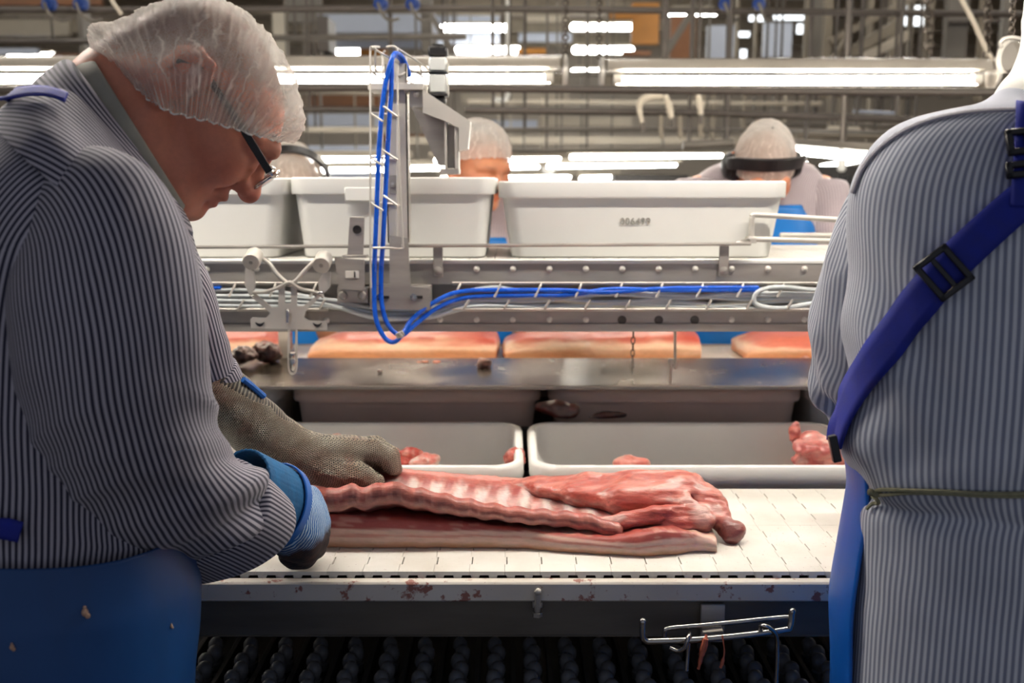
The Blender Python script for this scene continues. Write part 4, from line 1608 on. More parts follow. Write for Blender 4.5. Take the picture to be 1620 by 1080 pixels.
# cord and chains of the first lamp
G().tube([at(1576, 106, LY), at(1568, 92, LY), at(1556, 70, LY), at(1538, 30, LY), at(1516, -10, LY)], 0.009, 8, 3).out('cord', 'cream', lamp1)
tag(G().tube([at(192, 22, LY - 0.3), at(180, 6, LY - 0.3), at(170, -12, LY - 0.3)], 0.007, 8, 3).out('overhead_cable', 'cream'), 'short pale cord rising above the hairnet of the worker in glasses', 'cord')
chain(at(1563, -20, LY), at(1562, 92, LY), 12, 0.014, 0.004, 'dark chain beside the pale cord at the end of the lamp')
chain(at(1468, -20, LY), at(1470, 88, LY), 9, 0.016, 0.004, 'dark chain with a hook link above the lamp near the pale cord')
chain(at(895, -20, LY), at(895, 90, LY), 16, 0.009, 0.003, 'thin chain above the gap between two clear lamps, the one nearer the motor')
chain(at(948, -20, LY), at(948, 92, LY), 16, 0.009, 0.003, 'thin chain above the gap between two clear lamps, the one holding the corded lamp')
# assumed second row of lamps, right over the near belt (unseen above the picture)
for i, xx in enumerate((-1.0, 0.75)):
    t = tube_lamp((xx - 0.77, 1.66, 2.20), (xx + 0.77, 1.66, 2.20), 0.055, ['tube lamp hung over the belt above the worker in glasses', 'tube lamp hung over the belt above the worker seen from behind'][i], 'tube_near')
    for s in (-0.6, 0.6):
        G().cyl((xx + s, 1.66, 2.25), (xx + s, 1.66, 4.6), 0.006, 8).out('hanger', 'steel_pale', t)
# end of a lamp hung close behind the right worker
NL = 2.4
t = tube_lamp(at(1590, 90, NL), at(1590, 90, NL) + Vector((1.1, 0.15, 0)), 0.036, 'end of a white lamp hanging on chains above the worker seen from behind', 'tube_near')
G().lathe(at(1596, 90, NL - 0.02), (1, 0.1, 0), [(0, 0.03), (0.006, 0.036), (0.012, 0.034), (0.016, 0)], 18).out('end_disc', 'pipe', t)
G().tube([at(1585, 76, NL - 0.03), at(1582, 68, NL - 0.03), at(1590, 61, NL - 0.03), at(1606, 60, NL - 0.03), at(1625, 66, NL - 0.03)], 0.0045, 8, 4).out('bail', 'steel_pale', t)
chain(at(1603, -10, NL), at(1601, 60, NL), 9, 0.007, 0.002, 'dark chain holding the white lamp above the back worker')

# ================================================================ lamps far down the hall
farlist = [(702, 801, 44, 16.5), (908, 1007, 42.5, 16.5), (726, 818, 79, 18.5), (911, 997, 79, 18.5), (517, 567, 80.5, 18.5), (18, 84, 89, 18.5), (909, 948, 114, 21.0), (1060, 1130, 19, 14.0)]
for i, (xa, xb, yy, Y) in enumerate(farlist):
    p, q = at(xa, yy, Y), at(xb, yy, Y)
    lab = ['far ceiling lamp, upper one beside the motor cap', 'far ceiling lamp, upper one over the gap of the clear lamps', 'far ceiling lamp, lower one beside the motor cap', 'far ceiling lamp, lower one over the gap of the clear lamps', 'far ceiling lamp glowing beside the wire guard of the post', 'far ceiling lamp glowing above the collar of the worker in glasses', 'small far lamp seen in the gap between the clear lamps', 'dim far lamp by the blue trolley wheels at the top'][i]
    t = thing('ceiling_lamp', lab, 'lamp', (p + q) / 2)
    r = 5.6 / ppm(xa, yy, Y)
    G().cyl(p, q, r, 12).sph(p, r, 10, 6).sph(q, r, 10, 6).out('diffuser', 'tube_far', t)
    G().box(p + Vector((0.02, -r, r * 0.8)), q + Vector((-0.02, r, r * 1.6)), 0.01).out('housing', 'cream', t)
    for f in (0.2, 0.8):
        c = p.lerp(q, f)
        G().cyl(c + Vector((0, 0, r)), (c.x, c.y, 4.6), 0.012, 6).out('hanger', 'pipe', t)
# rows of unseen ceiling lamps, added above the frame to brighten the hall
for i, Y in enumerate((4.6, 7.6, 10.6)):
    for j, x in enumerate((-10.5, -7.0, -3.5, 0.0, 3.5, 7.0, 10.0)):
        t = thing('ceiling_lamp', 'hall ceiling lamp above the picture, %s of the %s row' % (['first', 'second', 'third', 'fourth', 'fifth', 'sixth', 'seventh'][j], ['nearest', 'middle', 'farthest'][i]), 'lamp', (x, Y, 4.3), 'hall ceiling lamps above the picture')
        G().cyl((x - 0.75, Y, 4.24), (x + 0.75, Y, 4.24), 0.03, 10).out('diffuser', 'tube_hall', t)
        G().box((x - 0.8, Y - 0.06, 4.28), (x + 0.8, Y + 0.06, 4.36), 0.01).out('housing', 'cream', t)
# work lamps near eye level beyond the workers
work = [(905, 1140, 247, 7.0, 5.4), (868, 1068, 262, 7.6, 4.6), (690, 884, 252, 6.6, 5.0), (640, 850, 265, 7.2, 5.0), (920, 972, 281, 9.0, 5.0), (700, 900, 281, 8.6, 4.6), (470, 640, 252, 6.6, 5.6), (440, 640, 269, 7.2, 5.4)]
for i, (xa, xb, yy, Y, rp) in enumerate(work):
    p, q = at(xa, yy + 1.5, Y), at(xb, yy - 1.5, Y)
    lab = ['work lamp behind the stamped crate, the longest one', 'work lamp over the stamped crate with a white hook hanging before its end', 'work lamp touching the cap of the worker with the bare eyes, upper one', 'work lamp touching the cap of the worker with the bare eyes, lower one', 'short bright work lamp just over the rim of the stamped crate', 'low work lamp between the two rear workers just over the crate rims', 'work lamp framed by the ear defender band, upper one', 'work lamp framed by the ear defender band, lower one'][i]
    t = thing('work_lamp', lab, 'lamp', (p + q) / 2)
    r = 0.66 * rp / ppm(xa, yy, Y)
    G().cyl(p, q, r, 10).sph(p, r, 8, 6).sph(q, r, 8, 6).out('tube', 'tube_far', t)
    G().box(p + Vector((-0.05, -r, r * 1.2)), q + Vector((0.05, r, r * 3.2)), 0.01).out('housing', 'cream', t)
    for f in (0.1, 0.9):
        c = p.lerp(q, f)
        G().cyl(c + Vector((0, 0, r * 3)), (c.x, c.y, 4.6), 0.008, 6).out('hanger', 'pipe', t)
for i, (pa, pb, rp, lab) in enumerate([((1254, 238, 4.6), (1420, 253, 4.0), 6, 'slanting bright lamp under a dark hood beside the worker with ear muffs'), ((1300, 264, 5.4), (1366, 252, 5.8), 4, 'short work lamp over the knife rack, tilted the other way'), ((1268, 262, 5.6), (1277, 261, 5.6), 4.5, 'tiny lamp end beside the ear muff of the bent worker')]):
    p, q = at(*pa), at(*pb)
    r = rp / ppm(pa[0], pa[1], pa[2])
    t = thing('work_lamp', lab, 'lamp', (p + q) / 2)
    G().cyl(p, q, r, 10).out('tube', 'tube_far', t)
    if i == 0:
        d = (q - p)
        G().obox((p + q) / 2 + Vector((0, 0, r * 2.2)), (d.length / 2, 0.05, r * 0.9), (d.normalized(), Vector((0, 1, 0)), Vector((0, 0, 1))), 0.006).out('hood', 'pipe', t)
    c = (p + q) / 2
    G().cyl(c + Vector((0, 0, r)), (c.x, c.y, 4.6), 0.012, 6).out('hanger', 'pipe_dark', t)

# ================================================================ rails, pipes and steelwork of the hall
def pipe(pts, rp, mat, label, name='pipe', cat='pipe', group=None, n=10, sm=0):
    P = [at(*p) for p in pts]
    r = rp / ppm(pts[0][0], pts[0][1], pts[0][2])
    t = thing(name, label, cat, (P[0] + P[-1]) / 2, group)
    G().tube(P, r, n, sm).out('tube', mat, t)
    for a, b, f in ((P[0], P[1], 0.12), (P[-2], P[-1], 0.88)):
        c = a.lerp(b, f)
        G().cyl(c, (c.x, c.y, 4.6), 0.009, 6).out('hanger', 'pipe_dark', t)
    return t


pipe([(-700, 20, 5.2), (700, 13, 5.2), (1800, 24, 5.2)], 5.5, 'pipe_dark', 'dark overhead rail along the top with the blue trolley wheels', 'overhead_rail', 'rail')
pipe([(-400, 66, 6.4), (150, 66, 6.4)], 4.5, 'pipe_dark', 'brown pipe behind the back of the hairnet', 'pipe', 'pipe')
pipe([(430, 60, 6.4), (738, 58, 6.4)], 5.0, 'pipe', 'grey pipe ending at the motor cap', 'pipe', 'pipe')
pipe([(735, 174, 5.0), (1110, 178, 5.0), (1460, 190, 5.0)], 6.0, 'pipe_dark', 'dark rail behind the pale carcass hooks', 'pipe', 'rail')
pipe([(470, 173, 5.2), (640, 173, 5.2)], 4.5, 'pipe_dark', 'dark rail left of the post at the height of the sloping arm', 'pipe', 'rail')
pipe([(780, 205, 6.0), (1200, 205, 6.0), (1480, 212, 6.0)], 3.5, 'pipe', 'thin grey rail over the cap of the bent worker', 'pipe', 'rail')
pipe([(740, 239, 6.4), (1200, 236, 6.4)], 3.0, 'pipe', 'thin rail right above the long work lamps', 'pipe', 'rail')
pipe([(1080, 230, 5.0), (1160, 226, 5.0)], 7.0, 'pipe', 'short grey duct left of the ear muffs', 'pipe', 'duct')
pipe([(740, 160, 7.5), (1300, 164, 7.5)], 3.5, 'cream', 'pale pipe behind the dark lamp rail', 'pipe', 'pipe')
pipe([(640, 222, 8.5), (1300, 222, 8.5)], 8.0, 'cream', 'broad cream beam behind the rear workers', 'beam', 'beam', None, 4)
pipe([(480, 205, 8.2), (640, 205, 8.2)], 6.0, 'cream', 'cream beam seen between hairnet and wire guard', 'beam', 'beam', None, 4)
pipe([(480, 140, 8.2), (640, 146, 8.2)], 9.0, 'frame', 'grey brown beam behind the wire guard under the lamp', 'beam', 'beam', None, 4)
for i, (x, Y) in enumerate([(75, 5.1), (125, 5.1), (602, 5.1), (653, 5.1), (1150, 5.1), (1204, 5.1)]):
    t = thing('trolley', ['blue trolley wheel at the top corner behind the worker in glasses', 'blue trolley wheel nearest the pale cord over the hairnet', 'blue trolley wheel over the wire guard', 'blue trolley wheel over the motor cap', 'blue trolley wheel over the dim far lamp', 'blue trolley wheel over the rooflight'][i], 'trolley', at(x, 12, Y - 0.06))
    c = at(x - 4, 5, Y - 0.05)
    G().lathe(c, (0.4, 1, 0), [(0, 0.018), (0.004, 0.03), (0.02, 0.032), (0.024, 0.026), (0.03, 0.032), (0.05, 0.03), (0.054, 0.01)], 16).out('wheel', 'blue_paint', t)
    G().tube([c + Vector((0.0, -0.005, 0)), c + Vector((0.02, -0.01, -0.05)), c + Vector((0.05, 0.04, -0.075)), c + Vector((0.09, 0.08, -0.06))], 0.008, 8, 3).out('bracket', 'pipe', t)

# pale carcass hooks behind the lamps
for i, pts in enumerate([[(1048, 152), (1026, 153), (1014, 160), (1012, 176), (1017, 198)], [(1052, 150), (1058, 165), (1061, 180), (1064, 190)], [(1104, 150), (1107, 165), (1109, 186)]]):
    P = [at(x, y, 4.6) for x, y in pts]
    g = G().tube(P, [0.013, 0.015, 0.016, 0.013, 0.009], 8, 5)
    t = thing('carcass_hook', ['pale curved carcass hook, the broad one nearest the motor', 'pale carcass hook, the straight one in the middle of three', 'pale carcass hook close to the bent worker with ear muffs'][i], 'hook', P[0])
    g.out('hook', 'cream', t)
    e = P[-1]
    G().cyl(e + Vector((0, 0, 0.012)), e - Vector((0, 0, 0.03)), 0.011, 8).out('tip', 'pipe_dark', t)
    G().cyl(P[0], (P[0].x, P[0].y, 4.6), 0.008, 8).out('hanger', 'pipe_dark', t)
for i, (x, y0, y1) in enumerate([(1046, 180, 219), (1076, 180, 219), (1108, 178, 218)]):
    t = tag(G().tube([at(x, y0 - 4, 5.0), at(x, y1 - 6, 5.0), at(x + 2, y1, 5.0)], 0.011, 8).out('hanger_pin', 'frame'), ['short rail pin below the broad carcass hook', 'short rail pin right of the middle carcass hook', 'short rail pin close to the bent worker'][i], 'hanger')
tag(G().tube([at(878, 258, 7.58), at(878, 268, 7.55), at(870, 274, 7.55), at(860, 271, 7.55), at(859, 264, 7.55)], 0.012, 8, 4).out('lamp_hook', 'crate'), 'white hook hanging before the end of the work lamp', 'hook')
tag(G().cyl(at(803, 143, 6.8), (at(803, 143, 6.8).x, 6.8, 4.6), 0.012, 6).tube([at(803, 143, 6.8), at(803, 152, 6.8), at(797, 158, 6.8), at(779, 157, 6.8)], 0.017, 8, 4).out('white_pipe_bend', 'crate'), 'white pipe bend under the lamp rail right of the motor', 'pipe')

# posts, beams and boards further back
def board(x0, y0, x1, y1, Y, mat, label, name='wall_board', cat='board', th=0.06, group=None):
    a, b = at(x0, y0, Y), at(x1, y1, Y)
    return tag(G().box((a.x, Y, b.z), (b.x, Y + th, a.z), 0.004).out(name, mat), label, cat, group)


random.seed(11)
board(665, -20, 683, 82, 7.2, 'pipe', 'grey steel hanger column above the motor', 'column', 'column', 0.15)
o = tag(G().prism([(at(*p, 7.2).x, at(*p, 7.2).z) for p in [(672, 14), (680, 14), (724, 86), (712, 86)]], (0, 7.12, 0), (1, 0, 0), (0, 0, 1), (0, 0.08, 0)).out('brace', 'pipe'), 'slanting grey brace beside the motor cap', 'brace')
board(118, -20, 134, 96, 6.9, 'pipe', 'grey hanger column behind the back of the hairnet', 'column', 'column', 0.15)
board(500, 25, 520, 80, 9, 'pipe_dark', 'dark round duct end seen past the hairnet', 'duct', 'duct', 0.4)
# boards of the far wall and roof, blurred shapes of colour
boards = [
    (448, -10, 505, 36, 15, 'pipe'), (500, 22, 690, 52, 15, 'skyblue'), (520, 64, 672, 76, 16, 'skyblue'), (690, -10, 790, 70, 19, 'skyblue'),
    (568, 74, 612, 88, 17, 'ochre'), (818, 76, 866, 86, 17, 'ochre'), (1000, 4, 1042, 70, 15, 'ochre'), (960, 14, 1000, 30, 14.8, 'ochre'), (985, 80, 1030, 88, 15, 'rust'),
    (1062, 24, 1100, 96, 12, 'rust'), (430, 12, 455, 90, 14, 'cream'), (830, 20, 900, 34, 19.5, 'cream'), (820, 52, 905, 66, 20, 'skyblue'),
    (-60, 76, 60, 86, 15, 'skyblue'), (-60, -10, 160, 8, 14, 'rust'), (80, 84, 122, 92, 16, 'rust'), (-40, 30, 110, 56, 17, 'cream'),
    (1120, 40, 1160, 96, 13, 'skyblue'), (1210, 36, 1252, 90, 13, 'skyblue'), (730, 148, 900, 165, 16, 'cream'), (860, 186, 1000, 200, 17, 'cream'), (740, 190, 850, 204, 15, 'skyblue'),
    (500, 100, 600, 128, 17, 'cream'), (480, 150, 600, 168, 16, 'rust'), (485, 180, 600, 200, 15, 'skyblue'), (600, 212, 740, 224, 15, 'rust')]
for i, (x0, y0, x1, y1, Y, m) in enumerate(boards):
    a, b = at(x0, y0, Y), at(x1, y1, Y)
    struct(G().box((a.x, Y, b.z), (b.x, Y + 0.1, a.z), 0.004).out('trim_%d' % (i + 20), m))
# rooflight panes far back on the right
for i, (x0, y0, x1, y1) in enumerate([(1225, 16, 1275, 31), (1186, 24, 1196, 33), (1200, 24, 1210, 33), (1234, 36, 1250, 58), (1262, 38, 1270, 53), (1230, 81, 1246, 88), (1434, 8, 1470, 40), (1168, 50, 1186, 58), (1172, 78, 1181, 92)]):
    a, b = at(x0, y0, 18), at(x1, y1, 18)
    o = G().box((a.x, 18, b.z), (b.x, 18.05, a.z), 0.01).out('window_%d' % (i + 1), 'sky_pane')
    o['kind'] = 'structure'
# right hand steelwork: columns, stair stringers, panels
cols = [(1276, 20, 1284, 96, 9, 'frame'), (1286, 24, 1312, 96, 9.3, 'pipe'), (1306, 20, 1318, 96, 8.8, 'frame'), (1378, 0, 1384, 90, 8, 'frame'), (1410, 34, 1424, 92, 8.4, 'frame'), (1442, 4, 1448, 92, 8.0, 'frame'), (1470, 0, 1480, 92, 7.6, 'frame'), (1498, 44, 1532, 94, 8, 'pipe'), (1556, 20, 1564, 100, 7.2, 'frame'), (1590, 0, 1600, 60, 9, 'pipe'), (1196, 30, 1199, 90, 8.6, 'frame'), (1166, 20, 1170, 88, 8.8, 'frame'),]
lab = ['behind the stair beams', 'beside the rooflight', 'under the overhead rail', 'near the pale cord', 'behind the hook chain']
for i, (x0, y0, x1, y1, Y, m) in enumerate(cols):
    tag(G().box((at(x0, y0, Y).x, Y, at(x0, y1 + 60, Y).z), (at(x1, y0, Y).x, Y + 0.08, 4.6), 0.004).out('column', m), 'blurred brownish steel column above the corded tube lamp', 'column', 'steel columns above the corded lamp')
for i, (x0, y0, x1, y1, w, Y, m) in enumerate([(1312, 66, 1440, 0, 5, 7.0, 'frame'), (1340, 86, 1424, 36, 8, 7.1, 'frame'), (1360, 94, 1436, 56, 7, 7.05, 'cream'), (1316, 96, 1344, 56, 4, 7.15, 'frame'), (1500, 36, 1580, 34, 3, 8.0, 'pipe_dark'), (1050, 90, 1100, 10, 5, 9.1, 'pipe')]):
    p, q = at(x0, y0, Y), at(x1, y1, Y)
    d = (q - p).normalized()
    n = Vector((-d.z, 0, d.x))
    r = w / ppm(x0, y0, Y)
    tag(G().obox((p + q) / 2, ((q - p).length / 2, 0.04, r), (d, Vector((0, 1, 0)), n), 0.004).out('stair_beam', m), ['long thin handrail beam of the far stair rising to the top', 'thick stringer beam of the far stair', 'pale lower stringer beam of the far stair', 'short brace at the foot of the far stair', 'level dark beam behind the pale cord', 'slanting conveyor beam beside the brown boards'][i], 'beam')
def rank_labels(objs, text):
    objs = sorted(objs, key=lambda o: o.location.x / o.location.y)
    w_ = ['first', 'second', 'third', 'fourth', 'fifth', 'sixth', 'seventh', 'eighth', 'ninth', 'tenth', 'eleventh', 'twelfth', 'thirteenth', 'fourteenth', 'fifteenth', 'sixteenth', 'seventeenth']
    for o, q in zip(objs, w_):
        o['label'] = text % q


rank_labels([o for o in COL.objects if o.get('group') == 'steel columns above the corded lamp'], 'blurred brownish steel column above the corded tube lamp, %s from the left')
# mesh of thin struts and pipes between lamp rail and work lamps, right of the middle
def gantry(xa, xb, Y, label):
    t = thing('gantry', label, 'gantry', at((xa + xb) / 2, 116, Y))
    G().box(at(xa, 120, Y), at(xb, 112, Y) + Vector((0, 0.06, 0)), 0.004).out('beam', 'pipe', t)
    for f in (0.04, 0.96):
        c = at(xa + (xb - xa) * f, 114, Y)
        G().cyl((c.x, Y + 0.03, c.z), (c.x, Y + 0.03, 4.6), 0.016, 6).out('hanger', 'pipe', t)
    return t


gan = gantry(1080, 1480, 8.0, 'hanging gantry of uneven struts under the lamp rail above the bent worker')
gan2 = gantry(490, 980, 9.0, 'hanging gantry of thin struts behind the motor post')
random.seed(5)
for i in range(16):
    x = 1110 + i * 22 + random.uniform(-6, 6)
    Y = random.uniform(7, 10)
    wd = random.uniform(2, 7)
    y0, y1 = random.uniform(140, 150), random.uniform(185, 232)
    m = random.choice(['frame', 'pipe', 'pipe_dark', 'cream', 'frame'])
    Y = 8.0
    G().box((at(x, y0, Y).x, Y, at(x, y1, Y).z), (at(x + wd, y0, Y).x, Y + 0.05, at(x, 118, Y).z), 0.003).out('strut', m, gan)
for i in range(10):
    x = 510 + i * 44 + random.uniform(-14, 14)
    Y = random.uniform(8, 11)
    wd = random.uniform(1.5, 4)
    Y = 9.0
    G().box((at(x, 148, Y).x, Y, at(x, 236, Y).z), (at(x + wd, 148, Y).x, Y + 0.04, at(x, 118, Y).z), 0.003).out('strut', random.choice(['frame', 'cream', 'pipe']), gan2)
for i, (y, x0, x1, Y, m, r) in enumerate([(196, 1180, 1420, 7.6, 'pipe', 3.2), (150, 1320, 1450, 7.0, 'pipe_dark', 3.5), (214, 1260, 1400, 6.8, 'frame', 4), (176, 1350, 1420, 6.4, 'skyblue', 2.5), (202, 1310, 1360, 6.2, 'cream', 4)]):
    pipe([(x0, y, Y), (x1, y + 3, Y)], r, m, ['level pipe over the ear muffs', 'dark pipe high by the shoulder of the back worker', 'brown pipe just above the hooded lamp', 'thin pale pipe by the shoulder of the back worker', 'short cream pipe left of the back worker shoulder'][i])

# machine behind the worker with bare eyes: dark stretch over the crates, white pillar
def machine(x0, y0, x1, Y, mat, label, name):
    a, b = at(x0, y0, Y), at(x1, y0, Y)
    tag(G().box((a.x, Y, 0), (b.x, Y + 0.3, a.z), 0.01).out(name, mat), label, 'machine')


machine(972, 276, 1090, 8, 'dark', 'dark machine edge just above the stamped crate', 'machine_cabinet')
machine(300, 230, 600, 9.4, 'skyblue', 'pale blue machine cover framed by the ear defender band', 'machine_cover')
a = at(1326, 250, 5.0)
tag(G().lathe(at(1331, 272, 5.0), (0, 0, 1), [(0, 0.012), (0.01, 0.022), (0.06, 0.022), (0.075, 0.018), (0.08, 0)], 12).out('white_bottle', 'crate'), 'white bottle like cylinder hanging over the knife rack', 'bottle')
# rack of hanging tools
RY = 4.9
kr = thing('tool_rack', 'dark tool rack with a row of hanging knives and sharpening steels', 'rack', at(1310, 380, RY))
G().box(at(1262, 300, RY), at(1380, 306, RY) + Vector((0, 0.02, 0)), 0.003).out('bar', 'cream', kr)
G().box(at(1262, 338, RY), at(1380, 344, RY) + Vector((0, 0.02, 0)), 0.003).out('bar', 'frame', kr)
G().box(at(1255, 262, RY + 0.1), at(1390, 384, RY + 0.14), 0.003).out('back_board', 'dark', kr)
G().box(at(1262, 384, RY), at(1266, 386, RY) + Vector((0, 0.05, -1.2)), 0.003).box(at(1374, 384, RY), at(1378, 386, RY) + Vector((0, 0.05, -1.2)), 0.003).out('legs', 'dark', kr)
random.seed(9)
ORD = ['first', 'second', 'third', 'fourth', 'fifth', 'sixth', 'seventh', 'eighth', 'ninth', 'tenth', 'eleventh', 'twelfth', 'thirteenth', 'fourteenth', 'fifteenth', 'sixteenth', 'seventeenth']
MAT['yellow'] = plain('yellow_handle', C(214, 172, 30), 0.4)
for i in range(15):
    x = 1268 + i * 7.6
    t = thing('hanging_knife', 'dark handled knife hanging in the tool rack beside the bent worker', 'knife', at(x, 300, RY - 0.03), 'knives in the tool rack')
    mt = 'black'
    if i != 2:
        t['label'] = 'dark handled knife in the tool rack, %s %s of the yellow one' % (ORD[abs(i - 2) - 1], 'right' if i > 2 else 'left')
    if i == 2:
        mt = 'yellow'
        t['label'] = 'yellow handled knife hanging in the tool rack'
        del t['group']
    c = at(x, 288, RY - 0.03)
    G().obox(c, (0.007, 0.006, 0.035), None, 0.003).out('handle', mt, t)
    c2 = at(x, 302 + 26, RY - 0.03)
    G().prism([(-0.006, 0.06), (0.006, 0.06), (0.006, -0.02), (-0.002, -0.05), (-0.006, -0.03)], c2, (1, 0, 0), (0, 0, 1), (0, 0.003, 0)).out('blade', random.choice(['steel', 'steel_dull', 'pipe_dark', 'steel_bright']), t)
# ceiling joists
for i in range(9):
    y = 6 + i * 2
    o = G().box((-14, y, 4.35), (12, y + 0.12, 4.6)).out('trim_%d' % (i + 1), 'frame')
    struct(o)

# ================================================================ meat
def lin3_(r, g, b):
    return np.array([lin(r), lin(g), lin(b)])


def mixc(a, b, t):
    t = np.clip(t, 0, 1)[:, None]
    return a * (1 - t) + b * t


def sstep(a, b, x):
    t = np.clip((x - a) / (b - a), 0, 1)
    return t * t * (3 - 2 * t)


RED, PINK, PALE, FAT, TAN, DARKR, WHITE = lin3_(188, 88, 76), lin3_(214, 116, 104), lin3_(228, 168, 154), lin3_(234, 196, 178), lin3_(214, 164, 130), lin3_(112, 46, 40), lin3_(236, 218, 208)
ppx = lambda pts, x: np.interp(x, [p[0] for p in pts], [p[1] for p in pts])
pork = thing('pork_side', 'raw pork side with bare ribs on a belly slab, held by the gloved hands', 'meat', (0.02, 1.53, BZ))


def closed_sheet(P, name, mat, par, colf, noise=(60, 0.002)):
    """P (m, k, 3): closed profiles along the piece; ends are drawn together"""
    m, k = P.shape[:2]
    a, b = P[0].mean(0), P[-1].mean(0)
    E0 = [P[0] * (1 - t) + a * t for t in (0.97, 0.6, 0.25)]
    E1 = [P[-1] * (1 - t) + b * t for t in (0.25, 0.6, 0.97)]
    dx = (P[1] - P[0]).mean(0)
    for i, (q, f) in enumerate(zip(E0, (2.6, 2.0, 1.0))):
        q -= dx / (np.linalg.norm(dx) + 1e-9) * 0.003 * f
    for i, (q, f) in enumerate(zip(E1, (1.0, 2.0, 2.6))):
        q += dx / (np.linalg.norm(dx) + 1e-9) * 0.003 * f
    Pm = np.concatenate([np.array(E0), P, np.array(E1)])
    m = len(Pm)
    ids = np.arange(m * k).reshape(m, k)
    nx_ = np.roll(ids, -1, 1)
    F = np.stack([ids[:-1], nx_[:-1], nx_[1:], ids[1:]], -1).reshape(-1, 4)
    V = Pm.reshape(-1, 3)
    N = normals(V, F)
    cen = np.repeat(Pm.mean(1), k, 0)
    if ((V - cen) * N).sum(1).mean() < 0:
        F = F[:, ::-1]
        N = -N
    f, amp = noise
    V2 = V + N * ((fbm(V * f, 3, 17) - 0.5) * 2 * amp)[:, None]
    return npmesh(name, V2, F, mat, par, colf(V, N))


# ---- the belly slab, layered on its cut front face
X_ = np.linspace(494, 1134, 230)
top_px = [(494, 812), (600, 818), (720, 826), (820, 836), (900, 846), (960, 850), (1010, 846), (1050, 838), (1090, 840), (1134, 852)]
bot_px = [(494, 867), (700, 867), (830, 868), (930, 876), (1010, 881), (1060, 878), (1100, 873), (1134, 874)]
prof = []
for x in X_:
    b = onz(x, ppx(bot_px, x), BZ + 0.0008)
    t = at(x, ppx(top_px, x), b.y + 0.006)
    h = t.z - b.z
    yb = 1.665 - 0.05 * sstep(1000, 1134, x)
    w = 0.006 * math.sin(x / 37) * 0.4
    pts = []
    for f in np.linspace(0, 1, 16):          # front face, bulging a little
        pts.append((b.x, b.y + 0.010 * (1 - math.sin(PI * min(1, f * 0.9 + 0.08)) ** 0.5) - 0.003 + w * 0.3, b.z + h * f))
    for f in np.linspace(0.06, 1, 20):
        pts.append((b.x, t.y + 0.004 + (yb - t.y) * f, t.z - 0.002 - 0.006 * math.sin(PI * f) + 0.001 * math.sin(x * 0.2 + f * 8)))
    for f in np.linspace(0.8, 0, 5):
        pts.append((b.x, yb + 0.006, b.z + h * f))
    for f in np.linspace(0.95, 0.05, 10):
        pts.append((b.x, b.y + 0.004 + (yb - b.y) * f, b.z))
    prof.append(pts)


def belly_col(V, N):
    z0 = BZ
    xpx = V[:, 0] / V[:, 1] * 1640 + 810
    hh = np.interp(V[:, 0], [-0.32, 0.05, 0.16, 0.24, 0.32], [0.050, 0.038, 0.034, 0.040, 0.028])
    f = (V[:, 2] - z0) / hh
    wob = (fbm(V * np.array([9, 20, 60]), 3, 31) - 0.5) * 0.30
    f2 = f + wob
    r = sstep(0.14, 0.32, np.clip((V[:, 0] + 0.30) / 0.6, 0, 1) * 0.30)
    c = mixc(np.tile(TAN, (len(V), 1)), np.tile(FAT, (len(V), 1)), sstep(0.10, 0.26, f2))
    pink = np.tile(lin3_(206, 126, 112), (len(V), 1))
    c = mixc(c, pink, sstep(0.36, 0.41, f2) * (1 - sstep(0.46, 0.51, f2)) * 0.8)
    red = np.tile(lin3_(176, 84, 76), (len(V), 1))
    c = mixc(c, red * 0.9, sstep(0.60, 0.68, f2))
    c = mixc(c, np.tile(lin3_(206, 150, 138), (len(V), 1)), sstep(0.93, 0.98, f) * sstep(0.3, 0.0, N[:, 2]) * 0.5)
    fine = fbm(V * np.array([14, 200, 400]), 2, 35)
    c = mixc(c, np.tile(FAT, (len(V), 1)), sstep(0.62, 0.72, fine) * 0.35)
    end = sstep(0.255, 0.285, V[:, 0] + (fbm(V * 70, 2, 3) - 0.5) * 0.03)
    c = mixc(c, np.tile(FAT, (len(V), 1)), end * 0.85)
    return c


closed_sheet(np.array(prof), 'belly', 'fat', pork, belly_col, (45, 0.0022))

